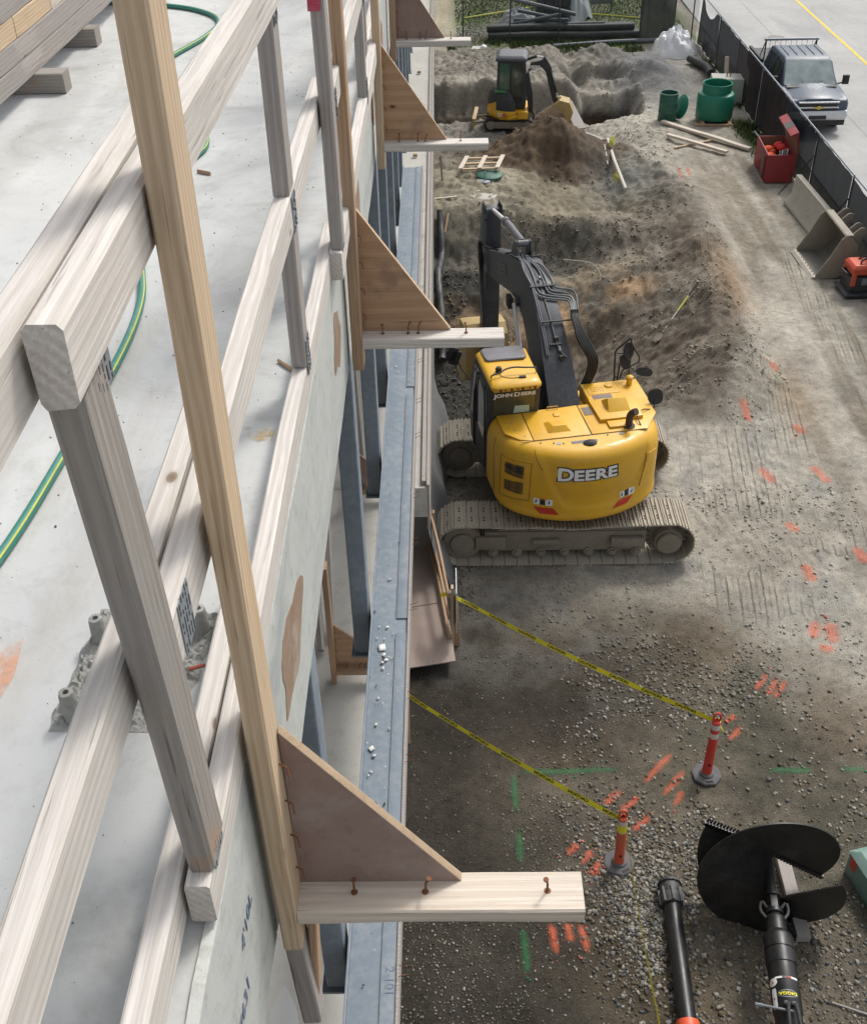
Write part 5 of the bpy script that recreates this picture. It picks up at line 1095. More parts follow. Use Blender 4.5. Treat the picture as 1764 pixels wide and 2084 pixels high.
for k in range(2):
    p=ony(*Z5(370,930-k*20),1.15); m=MB(U@Matrix.Translation(p+Vector((-.05*k,0,0)))@Matrix.Rotation(.35,4,'Y')); m.box((-.16,-.02,-.15),(.02,.02,.12)); m.build('cab_mirror',M_blk,cb,I4,bevel=.015)
m=MB(U); m.tube([(-1.52,.95,2.2),(-1.7,1.1,2.4),(-1.75,1.15,2.55)],.012,8); m.build('mirror_arm',M_klet,cb,I4)

# ================================================================ SMALL EXCAVATOR
mz=gz(2.3,37.9); MX=Matrix.Translation((2.28,37.95,mz+.02))@Matrix.Rotation(R_(-6),4,'Z')
ME=empty('mini_excavator',MX.translation,'small yellow and black excavator with a cab digging beyond the brown spoil heap','excavator',rz=R_(-6))
def mb(): return MB(MX)
M_gbody=paint('dark_green_body',(.035,.055,.045),.4,dirt_amt=.3); M_cabgreen=paint('green_panel',(.05,.22,.08),.5)
for yc in (-.62,.40):
    ts=track(ME,MX,.62,.19,.30,.09,yc-.0,gro=.014,mat=[M_blk,M_hole],bolts=False,sag=.02); 
    m=mb(); m.box((-.62,yc+.06,.10),(.62,yc+.24,.32)); m.cyl((-.62,yc+.02,.21),(-.62,yc+.26,.21),.15,n=18); m.cyl((.62,yc-.0,.21),(.62,yc+.26,.21),.16,n=18); m.build('track_frame',M_trackd,ME,I4,bevel=.01)
m=mb(); m.prism([(-1.28,.0),(-1.20,.0),(-1.12,.42),(-1.24,.44),(-1.20,.22)],-.62,.70,'xz'); m.build('dozer_blade',M_bkt,ME,I4,bevel=.008)
m=mb(); 
for y in (-.3,.35): m.tube([(-1.18,y,.2),(-.8,y,.26),(-.4,y,.3)],.035,8)
m.cyl((0,0,.25),(0,0,.45),.35,n=20); m.build('blade_arms',M_trackd,ME,I4)
def hring(r,z,x0=.0,fx=.58): 
    pts=[]
    for k in range(40):
        a=2*math.pi*k/40; x=r*math.cos(a); y=r*math.sin(a)*.98; pts.append((min(x,fx)+x0,y,z))
    return pts
m=mb(); m.loft([hring(.70,.42),hring(.76,.50),hring(.78,.62),hring(.76,.72)]); m.build('lower_skirt',M_dyel,ME,I4,bevel=.01)
m=mb(); m.loft([hring(.755,.721,fx=.2),hring(.75,.95,fx=.2),hring(.72,1.18,fx=.1),hring(.60,1.32,fx=.0),hring(.45,1.36,fx=-.1)]); m.build('engine_cover',M_dark2,ME,I4,smooth=True)
m=mb(); pts=[]
for k in range(13):
    a=math.pi+.95-1.25*k/12; pts.append((a,.721+.28*(1-k/12)**1.5))
vs=[];
for a,z in pts: vs+= [(.765*math.cos(a),-abs(.765*math.sin(a))*.98 if True else 0,.70),(.762*math.cos(a),-abs(.762*math.sin(a))*.98,z)]
m.add(vs,[(2*i,2*i+2,2*i+3,2*i+1) for i in range(12)]); m.build('yellow_sweep',M_dyel,ME,I4)
m=mb(); m.loft([[(-.36,-.52,.75),(.52,-.52,.75),(.52,.42,.75),(-.36,.42,.75)],[(-.42,-.54,1.3),(.56,-.54,1.3),(.56,.44,1.3),(-.42,.44,1.3)],[(-.40,-.50,2.28),(.46,-.50,2.28),(.46,.40,2.28),(-.40,.40,2.28)]]); mc_=m.build('cab',M_dark2,ME,I4,bevel=.05,seg=3)
m=mb(); m.loft([[(-.48,-.56,2.26),(.54,-.56,2.26),(.54,.46,2.26),(-.48,.46,2.26)],[(-.49,-.57,2.34),(.55,-.57,2.34),(.55,.47,2.34),(-.49,.47,2.34)],[(-.38,-.46,2.43),(.44,-.46,2.43),(.44,.36,2.43),(-.38,.36,2.43)]]); m.build('cab_roof',paint('grey_roof',(.075,.085,.10),.4,dirt_amt=.4),mc_,I4,bevel=.05,seg=3)
def mpane(name,q,mat,par,t_=.004):
    m=mb(); n=(Vector(q[1])-Vector(q[0])).cross(Vector(q[3])-Vector(q[0])).normalized()*t_; m.loft([[Vector(v) for v in q],[Vector(v)+n for v in q]]); return m.build(name,mat,par,I4)
mpane('side_window',[(-.36,-.545,1.38),(-.02,-.545,1.38),(-.02,-.512,2.2),(-.34,-.512,2.2)],M_glassg,mc_,.02)
mpane('door_window',[(.06,-.545,1.15),(.46,-.545,1.15),(.42,-.512,2.2),(.06,-.512,2.2)],M_glassd,mc_,.02)
mpane('rear_window',[(-.425,.36,1.42),(-.425,-.44,1.42),(-.405,-.42,2.2),(-.405,.34,2.2)],M_glassg,mc_,.02)
mpane('front_window',[(.565,-.44,1.3),(.565,.36,1.3),(.475,.32,2.2),(.475,-.42,2.2)],M_glassd,mc_,.02)
m=mb(); m.box((-.50,-.60,1.28),(-.10,-.50,1.36)); m.build('green_sill',M_cabgreen,ME,I4,bevel=.02)
m=mb(); m.box((.50,-.66,.50),(.62,.1,.74)); m.box((.30,-.82,.50),(.62,-.60,.74)); m.build('right_cover',M_dyel,ME,I4,bevel=.02)
m=mb(); m.tube([(-.02,-.72,.48),(.10,-.80,.52),(.22,-.78,.60),(.34,-.72,.50)],.05,8,smooth=1); m.build('swing_casting',M_dyel,ME,I4,smooth=True)
def mbeam(name,st,w_,mat): m=mb(); m.loft([[(x0,y-w_,z0),(x0,y+w_,z0),(x1,y+w_,z1),(x1,y-w_,z1)] for (x0,z0,x1,z1,y) in st]); return m.build(name,mat,ME,I4,bevel=.01)
bm_=mbeam('boom',[(.62,.62,.78,.62,-.30),(.56,1.2,.76,1.2,-.34),(.42,1.75,.60,1.92,-.38),(.70,2.02,.66,2.22,-.42),(1.02,2.10,1.02,2.32,-.45),(1.18,1.92,1.28,2.08,-.45)],.075,M_dark2)
mbeam('arm',[(1.0,2.30,1.12,2.42,-.45),(1.14,2.0,1.34,2.08,-.45),(1.36,1.2,1.52,1.24,-.42),(1.50,.80,1.62,.84,-.40)],.06,M_dark2)
m=mb(); m.cyl((.46,-.40,2.28),(.85,-.44,2.42),.045,n=12); c=m.build('arm_cylinder',M_dark2,ME,I4); m=mb(); m.cyl((.85,-.44,2.42),(1.05,-.45,2.40),.022,n=10); m.build('cylinder_rod',M_chrome,c,I4)
m=mb(); m.cyl((1.30,-.52,2.0),(1.55,-.50,1.3),.035,n=12); c=m.build('bucket_cylinder',M_dark2,ME,I4); m=mb(); m.cyl((1.55,-.50,1.3),(1.66,-.48,1.0),.018,n=10); m.build('cylinder_rod',M_chrome,c,I4)
m=mb(); po=[(1.42,.90),(1.66,1.10),(1.98,1.02),(2.12,.72),(2.02,.35),(1.80,.28),(1.85,.5),(1.78,.72),(1.6,.8)]
m.prism(po,-.70,-.10,'xz'); m.box((1.5,-.45,.85),(1.7,-.35,1.15)); mk_=m.build('bucket',M_bkt,ME,I4,bevel=.015)
for k in range(5): x=-.66+k*.125; m=mb(); m.loft([[(1.80,x,.30),(1.80,x+.06,.30),(1.95,x+.06,.34),(1.95,x,.34)],[(1.78,x+.02,.14),(1.78,x+.04,.14),(1.81,x+.04,.14),(1.81,x+.02,.14)]]); m.build('tooth',M_bkt,mk_,I4)
MT=MX@Matrix.Translation((-.30,-.735,.60))@Matrix.Rotation(R_(-22),4,'Z')@Matrix.Rotation(R_(90),4,'X')
text('lettering','27',.17,M_wlet,ME,MT,offset=.006); text('lettering','D',.17,M_red,ME,MT@Matrix.Translation((.17,0,0)),offset=.006)
text('lettering','DEERE',.13,M_wlet,bm_,MX@Matrix.Translation((.78,-.535,2.10))@Matrix.Rotation(R_(90),4,'X'),offset=.006)
m=mb(); m.tube([(.35,-.56,1.0),(.40,-.60,1.1),(.40,-.58,1.9),(.36,-.55,2.0)],.014,8); m.build('grab_rail',M_klet,ME,I4)
# ================================================================ CAUTION TAPE AND DELINEATORS
M_tape=paint('caution_tape_yellow',(.84,.72,.02),.35,dirt=(.55,.48,.08),dirt_amt=.2)
M_delr=paint('delineator_red',(.62,.045,.03),.5,dirt=(.4,.2,.15),dirt_amt=.3,scale=8)
M_delo=paint('delineator_orange',(.60,.10,.04),.5,dirt=(.4,.25,.18),dirt_amt=.4,scale=8)
M_refl=paint('reflective_band',(.68,.62,.55),.4,dirt=(.3,.25,.2),dirt_amt=.5,scale=12)
M_rubb=paint('grey_rubber_base',(.085,.085,.095),.75,dirt=(.25,.23,.2),dirt_amt=.5,scale=10,bmp=.3)
D1=Vector((3.47,9.76,gz(3.47,9.76))); D2=Vector((2.11,8.40,gz(2.11,8.4)))
def delin(P,top,mat,lab,rot):
    M0=Matrix.Translation(P)@Matrix.Rotation(rot,4,'Z'); e=empty('delineator',P,lab,'delineator','red delineator posts holding the caution tape')
    m=MB(M0); n=8; rg=[]
    for z,r in ((.0,.205),(.035,.205),(.05,.19)): rg.append([(r*math.cos(2*math.pi*(k+.5)/8),r*math.sin(2*math.pi*(k+.5)/8),z) for k in range(8)])
    m.loft(rg); m.lathe([(.10,.05),(.09,.075),(.05,.085)],n=20); b_=m.build('base',M_rubb,e,I4,bevel=.008)
    m=MB(M0); m.box((-.05,-.165,.0505),(.05,-.13,.0525)); m.build('hand_slot',M_hole,b_,I4)
    dx,dy=top.x-P.x,top.y-P.y; Ms=Matrix.Translation(P)@Matrix(((1,0,dx,0),(0,1,dy,0),(0,0,1,0),(0,0,0,1)))
    m=MB(Ms); m.lathe([(.070,.06),(.062,.2),(.060,.6),(.058,.88),(.052,.905),(.022,.915),(.022,.94)],n=24); t_=m.build('tube_post',mat,e,I4,smooth=True)
    m=MB(Ms); m.tube([(-.036,0,.92),(-.050,0,.97),(-.030,0,1.03),(.030,0,1.03),(.050,0,.97),(.036,0,.92)],.016,8,smooth=1); m.build('handle_loop',mat,t_,I4,smooth=True)
    for z0,z1 in ((.66,.74),(.80,.88)):
        m=MB(Ms); m.lathe([(.0612,z0),(.0600,z1)],n=24); m.build('reflective_band',M_refl,t_,I4,smooth=True)
    m=MB(Ms); m.cyl((0,-.06,.24),(0,-.068,.24),.020,n=10); m.build('post_hole',M_hole,t_,I4)
    return e
delin(D1,D1+Vector((.06,.18,0)),M_delr,'bright red delineator with two white bands, the farther one, leaning slightly',.1)
delin(D2,D2+Vector((-.02,.03,0)),M_delo,'faded orange delineator with bands and tape tied round it, the nearer one',.5)
def tape(name,pts,lab,mirror_,start=.0,wd=.064,letters=True,size=.052,group='caution tapes'):
    """flat ribbon hung through the points, with printed words that follow it"""
    P=[Vector(p) for p in pts]
    for _ in range(3):
        Q=[P[0]]
        for i in range(len(P)-1): Q+=[P[i]*.75+P[i+1]*.25,P[i]*.25+P[i+1]*.75]
        Q.append(P[-1]); P=Q
    cum=[0]
    for i in range(1,len(P)): cum.append(cum[-1]+(P[i]-P[i-1]).length)
    def fr(s):
        s=min(max(s,0),cum[-1]-1e-4); i=max(j for j in range(len(cum)) if cum[j]<=s); i=min(i,len(P)-2); f=(s-cum[i])/(cum[i+1]-cum[i]); p=P[i].lerp(P[i+1],f); d=(P[i+1]-P[i]).normalized()
        tw=twf(s); up=Vector((0,0,1)); sd_=d.cross(up).normalized(); u=(up*math.cos(tw)+sd_*math.sin(tw)); return p,u,d
    twf=(lambda s:-.35+.15*math.sin(s*1.7)) if letters!='edge' else (lambda s:-.9+.7*math.sin(s*1.3))
    e=empty(name,P[0],lab,'caution tape',group)
    n=int(cum[-1]/.06); vs=[];fs=[]
    for i in range(n+1):
        p,u,d=fr(cum[-1]*i/n); vs+=[p-u*wd/2,p+u*wd/2]
    fs=[(2*i,2*i+2,2*i+3,2*i+1) for i in range(n)]; rb=meshobj('ribbon',vs,fs,M_tape,e,I4,smooth=True)
    if letters:
        V,Fc=text_geo('CAUTION',size,.0025,0.); vs=[];fs=[]; k0=start
        while k0<cum[-1]-.3:
            base=len(vs)
            for v in V:
                x=(-v.x if mirror_ else v.x)*1.25; p,u,d=fr(k0+.2+x); nrm=d.cross(u)*(.0018 if nside>0 else -.0018); vs.append(p+u*v.y+nrm)
            fs+=[tuple(i+base for i in f) for f in Fc]; k0+=.50
        meshobj('printed_words',vs,fs,M_klet,e,I4)
    return e
nside=1
A=at(912,1206,1.02); E1=D1+Vector((.06,.17,.90))
tape('caution_tape',[A+Vector((-.12,-.05,-.02)),A,A.lerp(E1,.33)-Vector((0,0,.10)),A.lerp(E1,.66)-Vector((0,0,.10)),E1,E1+Vector((.03,-.03,-.03))],'yellow caution tape from the walkway post to the farther delineator',False,.3)
E2=D2+Vector((-.02,.0,.88)); A2=Vector((p2_.x+.02,p2_.y-.03,1.0))
tape('caution_tape',[A2+Vector((-.06,.1,.05)),A2,A2.lerp(E2,.33)-Vector((0,0,.05)),A2.lerp(E2,.66)-Vector((0,0,.05)),E2],'yellow caution tape with mirrored words from the short post to the nearer delineator',True,.12)
e3=at(1345,2100,.12); a3=E2+Vector((.04,0,-.05))
tape('caution_tape',[a3,a3+Vector((.03,-.06,-.25)),a3.lerp(e3,.35)+Vector((.0,0,-.16)),a3.lerp(e3,.7)+Vector((0,0,-.12)),e3],'narrow twisted yellow tape trailing from the nearer delineator towards the black pipe',False,letters=False,wd=.03)
m=MB(); 
for k in range(3): m.tube([E1+Vector((.05*math.cos(t_*.8),.05*math.sin(t_*.8),-.03*k)) for t_ in range(9)],.006,5)
m.tube([E1,E1+Vector((.06,-.05,-.08)),E1+Vector((.10,-.04,-.16))],.008,5); tag(m.build('tape_knot',M_tape),'knot of yellow tape round the top of the farther delineator','tape')
m=MB(); m.lathe([(.063,.68),(.063,.80)],n=20,M=Matrix.Translation(D2)@Matrix(((1,0,-.02,0),(0,1,.03,0),(0,0,1,0),(0,0,0,1)))); tag(m.build('tape_wrap',M_tape),'yellow tape wound round the nearer delineator','tape')

# ================================================================ AUGER AND DRIVE
M_gblk=paint('gloss_black_steel',(.010,.010,.011),.32,dirt=(.05,.048,.045),dirt_amt=.5,scale=5,bmp=.03)
M_gblk2=paint('auger_flight_black',(.007,.007,.007),.42,dirt=(.06,.057,.05),dirt_amt=.5,scale=5,bmp=.05)
au=empty('auger',at(1560,1760,0),'large black spiral earth auger lying on timber blocks','auger')
T0=at(1600,2040,.60); Pf=at(1560,1740,.70); ax=(Pf-T0).normalized(); 
C0=T0+ax*1.0; AR=.84
yv=Vector((0,0,1)); yv=(yv-ax*yv.dot(ax)).normalized(); xv=ax.cross(yv).normalized()
if xv.x<0: xv=-xv
def hel(r,th,s): return C0+ax*s+(xv*math.cos(th)+yv*math.sin(th))*r
def flight(s0,s1,t0,t1,R0,r0,n=90,ease=lambda f:f):
    m=MB(); rg=[]
    for i in range(n+1):
        f=i/n; th=t0+(t1-t0)*f; s=s0+(s1-s0)*ease(f); rg.append([hel(r0,th,s-.009),hel(R0,th,s-.009),hel(R0,th,s+.009),hel(r0,th,s+.009)])
    m.loft(rg); fl=m.build('flight',M_gblk2,au,I4,smooth=True)
    th=t1; m=MB()
    for k in range(17):
        r=.12+(R0-.10)*k/16; a=hel(r,th,s1); d_=(hel(r,th-.12/max(r,.3),s1+.03)-a).normalized(); m.cyl(a-d_*.03,a+d_*.075,.020,.012,n=7); m.cbox(a,(.05,.05,.05))
    m.build('cutting_teeth',M_gblk,fl,I4)
flight(.12,.86,R_(-58),R_(-392),AR,.04,ease=lambda f:1-(1-f)**1.35)
flight(.22,.92,R_(30),R_(-206),AR*.97,.04,ease=lambda f:f**1.7)
m=MB(); m.cyl(C0+ax*.02,C0+ax*.80,.055,n=20); m.cyl(C0+ax*.24,C0+ax*.28,.09,n=20); m.build('shaft',M_gblk,au,I4,smooth=True)
hx=[(xv*math.cos(R_(60*k))+yv*math.sin(R_(60*k)))*.075 for k in range(6)]
m=MB(); m.loft([[C0+ax*.0+v for v in hx],[C0+ax*.30+v for v in hx]]); m.cyl(C0+ax*.02,C0+ax*.07,.10,n=18); m.build('hex_coupling',M_gblk,au,I4,bevel=.006)
m=MB()
for s in (-1,1): m.tube([C0+ax*.10+xv*s*.08,C0+ax*.17+xv*s*.14+yv*.04,C0+ax*.06+xv*s*.165,C0-ax*.03+xv*s*.10],.017,8,smooth=1)
split_build(m,'shackle',paint('worn_black_lug',(.05,.05,.05),.5,dirt=(.22,.21,.2),dirt_amt=.4,scale=25),au,I4,smooth=True)
DQ=Vector((ax.x,ax.y,0))
drv=empty('auger_drive',C0-ax*.7,'black hydraulic auger drive motor with round lettered badges','auger drive')
def ring_(s,r): return (r,s)
Md=Matrix(((xv.x,yv.x,-ax.x,C0.x),(xv.y,yv.y,-ax.y,C0.y),(xv.z,yv.z,-ax.z,C0.z),(0,0,0,1)))@Matrix.Diagonal((1.32,1.32,1.,1))
m=MB(Md); m.lathe([(0,.02),(.075,.02),(.085,.05),(.085,.20),(.115,.24),(.125,.28),(.125,.42),(.118,.425),(.118,.44),(.128,.445),(.128,.60),(.12,.61),(.12,1.13),(.11,1.15),(.11,1.7),(0,1.7)],n=36); dm=m.build('gearbox_housing',M_gblk,drv,I4,smooth=True)
def oncyl(r,cs,ca,rot=0):
    def f(v):
        a=ca+(-v.x)/r; return Md@Vector(((r+v.z)*math.cos(a),(r+v.z)*math.sin(a),cs-v.y))
    return f
def badge(name,r,cs,ca,w_,h_,mat,par,d=.001,ov=True,n=28):
    f=oncyl(r,cs,ca); pts=[]
    ctr=f(Vector((0,0,d)))
    for k in range(n):
        t_=2*math.pi*k/n; 
        if ov: x,y=w_/2*math.cos(t_),h_/2*math.sin(t_)
        else: c_,s_=math.cos(t_),math.sin(t_); q=max(abs(c_),abs(s_)); x,y=w_/2*c_/q,h_/2*s_/q
        pts.append((x,y))
    V=[f(Vector((0,0,d)))]; 
    for ringf in (.35,.7,1.): V+=[f(Vector((x*ringf,y*ringf,d))) for x,y in pts]
    Fc=[(0,1+k,1+(k+1)%n) for k in range(n)]
    for j in range(2): Fc+=[(1+j*n+k,1+(j+1)*n+k,1+(j+1)*n+(k+1)%n,1+j*n+(k+1)%n) for k in range(n)]
    return meshobj(name,V,Fc,mat,par,I4,smooth=True)
up_=R_(90)
rotA=up_-.15
def ct(s,size,r,cs,ca,mat,par,d=.003,off=.001,sx=1.,rot180=True):
    f=oncyl(r,cs,ca); text('lettering',s,size,mat,par,I4,offset=off,extrude=.0003,fn=lambda v:f(Vector((-v.x if rot180 else v.x,-v.y if rot180 else v.y,d+v.z))),sx=sx)
b1=badge('oval_badge',.12,.98,up_+.05,.17,.085,M_galv,dm); badge('oval_badge_face',.12,.98,up_+.05,.155,.072,M_klet,b1,.002)
M_ylet=paint('yellow_lettering',(.75,.68,.03),.5,dirt_amt=.05)
ct('DIGGA',.046,.12,.98,up_+.05,M_ylet,b1,.004,.0015)
b2=badge('stripe_badge',.12,.80,up_+.0,.20,.022,M_wlet,dm,ov=False); ct('005',.035,.12,.80,up_+.10,M_klet,b2,.003,.001); badge('red_block',.12,.80,up_-.14,.04,.020,M_red,b2,.0025,False)
ct('TORQUE HUB',.022,.118,.433,up_+.0,M_wlet,dm,.003,.0002) if False else None
b3=badge('round_sticker',.12,.84,up_+1.05,.09,.09,M_wlet,dm); ct('V',.05,.12,.84,up_+1.05,M_red,b3,.004)
b4=badge('side_label',.12,1.02,up_+1.05,.05,.22,M_wlet,dm,ov=False); ct('III',.02,.12,1.02,up_+1.05,M_klet,b4,.003)
m=MB(Md)
for sx_ in (-.03,.03): m.tube([(sx_,.11,1.10),(sx_,.17,1.13),(sx_*1.3,.19,1.25),(sx_*1.6,.16,1.6)],.016,10,smooth=1); 
m.build('hydraulic_hose',M_blk,drv,I4,smooth=True)
m=MB(Md); 
for sx_ in (-.03,.03): m.cyl((sx_,.11,1.08),(sx_,.165,1.125),.021,n=8)
m.tube([(.02,.14,1.19),(-.10,.15,1.18),(-.22,.13,1.15)],.013,8); m.cyl((-.22,.13,1.15),(-.28,.125,1.14),.018,n=8); m.build('hose_fitting',M_galv,drv,I4)
p=at(1580,1716,.06); q=at(1625,1912,.06)
tag(board('support_timber',(p.x+.02,p.y+.02,.05),(q.x+.06,q.y,.05),.16,.10,(1,0,0),M_wgrey2),'grey timber block under the auger blade and shaft','timber block')
p,q=at(1700,2068,.02),at(1780,2095,.02); tag(board('offcut',p+Vector((0,.15,0)),q+Vector((0,.15,0)),.035,.02,(0,0,1),M_wgrey2),'thin pale wood offcut at the right edge near the drive','offcut')
# ---- black tube with orange end
pt,pb=at(1362,1800,.13),at(1399,2083,.13); pd=(pb-pt).normalized(); pi_=empty('black_tube',pt,'long black plastic tube with a collared end lying on the pale gravel','pipe')
m=MB(); m.cyl(pt+pd*.12,pb,.104,.104,n=32); m.build('barrel',M_gblk,pi_,I4,smooth=True)
m=MB(); m.cyl(pt+pd*.0,pt+pd*.16,.128,.130,n=28); m.cyl(pt+pd*.16,pt+pd*.30,.140,.132,n=28); m.cyl(pt+pd*.02,pt-pd*.02,.155,.145,n=10)
zc_=pd.cross(Vector((0,0,1))).normalized()
for k in range(8):
    a=2*math.pi*k/8; r_o=(zc_*math.cos(a)+Vector((0,0,1))*math.sin(a)); m.cbox(pt+pd*.20+r_o*.14,(.03,.20,.03))
m.build('collar',M_dark,pi_,I4,bevel=.006)
m=MB(); m.cyl(pb,pb+pd*.6,.130,n=28); m.build('orange_sleeve',paint('orange_sleeve',(.75,.10,.03),.4),pi_,I4,smooth=True)
# ---- green box at the right edge
M_gbox=paint('faded_green_box',(.16,.27,.235),.55,dirt=(.30,.31,.28),dirt_amt=.4,scale=4)
g0_,g1_=at(1735,1741,.42),at(1764,1684,.42); e=empty('green_box',(5.3,7.9,0),'pale green metal box with a red corner mark cut by the right edge','box')
gm=Matrix.Translation((g0_.x,g0_.y,0))@Matrix.Rotation(R_(14),4,'Z'); m=MB(gm); m.loft([[(.0,-1.3,0),(1.0,-1.3,0),(1.0,.05,0),(.0,.05,0)],[(0,-1.3,.42),(1,-1.3,.42),(1,.05,.42),(0,.05,.42)]]); m.build('box_body',M_gbox,e,I4,bevel=.01)
m=MB(gm); m.loft([[(-.02,-1.32,.42),(1.02,-1.32,.42),(1.02,.07,.42),(-.02,.07,.42)],[(.08,-1.22,.50),(.92,-1.22,.50),(.92,-.03,.50),(.08,-.03,.50)]]); m.build('lid',M_gbox,e,I4,bevel=.008)
m=MB(gm); m.box((-.004,-.12,.22),(.004-.002,.0,.40)); m.build('red_mark',M_red,e,I4)

# ================================================================ RIGHT-HAND EQUIPMENT
# jobsite box
M_jred=paint('job_box_red',(.30,.028,.035),.5,dirt=(.25,.12,.10),dirt_amt=.3,scale=4); M_jgrey=paint('job_box_stripe',(.10,.085,.085),.6,dirt_amt=.3); M_jin=paint('box_inside',(.25,.14,.09),.8,dirt_amt=.4)
bz=gz(9.7,32); bxm=Matrix.Translation((9.37,31.5,bz+.06))@Matrix.Rotation(R_(-3),4,'Z'); L_,W_,T_=.80,1.70,.80
e=empty('job_box',(9.8,32.2,bz),'open red steel job box full of orange gear by the fence','job box')
m=MB(bxm); t_=.03
for a,b_ in (((0,0,0),(L_,t_,T_)),((0,W_-t_,0),(L_,W_,T_)),((0,t_,0),(t_,W_-t_,T_)),((L_-t_,t_,0),(L_,W_-t_,T_)),((t_,t_,0),(L_-t_,W_-t_,.04))): m.box(a,b_)
m.build('box_shell',M_jred,e,I4,bevel=.004)
m=MB(bxm); m.box((-.004,.45,.0),(-.001,.80,T_)); m.build('side_stripe',M_jgrey,e,I4)
m=MB(bxm); m.box((t_+.002,t_+.002,.045),(t_+.01,W_-t_-.002,T_-.02)); m.box((t_+.012,W_-t_-.01,.045),(L_-t_-.002,W_-t_-.002,T_-.02)); m.build('inner_lining',M_jin,e,I4)
lidm=bxm@Matrix.Translation((L_,0,T_))@Matrix.Rotation(R_(-12),4,'Y'); ld=MB(lidm); ld.box((.0,.03,.0),(.03,W_-.03,.62)); l_=ld.build('lid',M_jin,e,I4,bevel=.004)
ld=MB(lidm); ld.loft([[(.031,.0,.0),(.06,.0,.0),(.06,W_,.0),(.031,W_,.0)],[(.031,.0,.60),(.09,.0,.60),(.09,W_,.60),(.031,W_,.60)]]); ld.loft([[(-.16,.0,.56),(.09,.0,.62),(.09,W_,.62),(-.16,W_,.56)],[(-.15,.0,.60),(.09,.0,.66),(.09,W_,.66),(-.15,W_,.60)]]); ld.build('lid_cover',M_jred,l_,I4,bevel=.006)
ld=MB(lidm); ld.loft([[(-.155,.55,.603),(.088,.55,.663),(.088,1.05,.663),(-.155,1.05,.603)],[(-.155,.55,.606),(.088,.55,.666),(.088,1.05,.666),(-.155,1.05,.606)]]); ld.build('lid_stripe',M_jgrey,l_,I4)
m=MB(bxm); 
for x in (.08,L_-.12):
    for y in (.1,W_-.2): m.cyl((x,y,-.05),(x+.04,y,-.05),.05,n=12)
split_build(m,'caster',M_blk,e,I4)
m=MB(bxm); m.tube([(.0,W_-.05,T_),(-.10,W_+.1,T_+.1),(-.14,W_+.12,T_+.05)],.02,6); m.build('lid_strut',M_galv,e,I4)
M_orf=paint('orange_fabric',(.80,.12,.035),.8,dirt_amt=.2,scale=10); M_redf=paint('red_fabric',(.75,.05,.04),.8,dirt_amt=.2,scale=10)
def blob(m,c,r,sd,sq=.7):
    rs=random.Random(sd); n=12
    rg=[]
    for i in range(8):
        ph=math.pi*(i+.5)/8; rg.append([(c[0]+r*math.sin(ph)*math.cos(2*math.pi*k/n)*(1+.25*mnoise.noise(Vector((k*1.3,i*.9,sd)))),c[1]+r*math.sin(ph)*math.sin(2*math.pi*k/n)*(1+.25*mnoise.noise(Vector((k,i*1.2,sd+5)))),c[2]+r*sq*math.cos(ph)) for k in range(n)])
    m.loft(rg)
for i,(x,y,z,r,mt_,lb) in enumerate(((.22,.70,.50,.20,M_orf,'orange jacket heaped in the near left of the job box'),(.25,1.15,.58,.16,M_orf,'orange webbing coil at the back left of the job box'),(.55,1.25,.66,.16,M_redf,'red orange harness bundle at the back of the job box'),(.58,.95,.70,.14,M_redf,'red orange safety vest in the middle of the job box'))):
    m=MB(bxm); blob(m,(x,y,z),r,i*3+1); blob(m,(x+.08,y-.1,z-.03),r*.7,i*3+2); tag(m.build('gear_bundle',mt_,smooth=True),lb,'gear')
for i in range(4):
    m=MB(bxm); m.cyl((.40+.08*i,.30+.05*i,.55),(.48+.07*i,.65,.66+.02*i),.022,n=10); m.cyl((.48+.07*i,.65,.66+.02*i),(.49+.07*i,.70,.67+.02*i),.03,n=10)
    tag(m.build('spray_can',M_white if i%2 else M_galv,smooth=True),['white','grey','pale','silver'][i]+' can in the job box, '+['nearest','second','third','farthest'][i]+' of the four','can','cans in the job box')
# barrier
e=None; m=MB(Matrix.Translation((9.68,27.25,gz(9.7,28)))@Matrix.Rotation(R_(2.5),4,'Z'))
prof=[(0,0),(.60,0),(.60,.08),(.42,.30),(.38,.81),(.22,.81),(.18,.30),(0,.08)]; NB=30
m.loft([[(x+.004*mnoise.noise(Vector((i,k,0))),y,z+.006*mnoise.noise(Vector((i,k,4)))) for i,(x,z) in enumerate(prof)] for k,y in enumerate(np.linspace(0,2.75,NB))])
tag(m.build('concrete_barrier',stonec('barrier_concrete',(.38,.355,.30),(.46,.43,.37),(.20,.18,.145),1.5,spots=.8,stain=(.50,.48,.43),samt=.6),None,None,bevel=.015),'low weathered concrete road barrier beside the fence, behind the loader bucket','barrier')
# loader bucket
M_lb=paint('worn_loader_bucket',(.31,.28,.225),.6,dirt=(.20,.175,.14),dirt_amt=.6,scale=3,bmp=.2); M_lbi=paint('bucket_inside',(.15,.14,.12),.5,dirt=(.26,.24,.2),dirt_amt=.5,scale=3); M_edge=paint('cutting_edge',(.42,.38,.32),.45,metal=.3,dirt_amt=.5,scale=8)
bm0=Matrix.Translation((9.08,25.1,gz(9.3,26)+.03))@Matrix.Rotation(R_(1.5),4,'Z')
e=empty('loader_bucket',(9.5,25.9,gz(9.3,26)),'worn loader bucket lying open mouth towards the pit beside the barrier','loader bucket')
po=[(0,0),(.55,.0),(.80,.10),(.98,.32),(1.0,.58),(.92,.84),(.72,1.02),(.60,1.10)]; pi=[(.575,1.075),(.70,.995),(.89,.82),(.965,.58),(.945,.335),(.78,.13),(.54,.03),(0,.03)]
m=MB(bm0); m.prism(po+pi,0,1.62,'xz'); sh=m.build('bucket_shell',M_lb,e,I4)
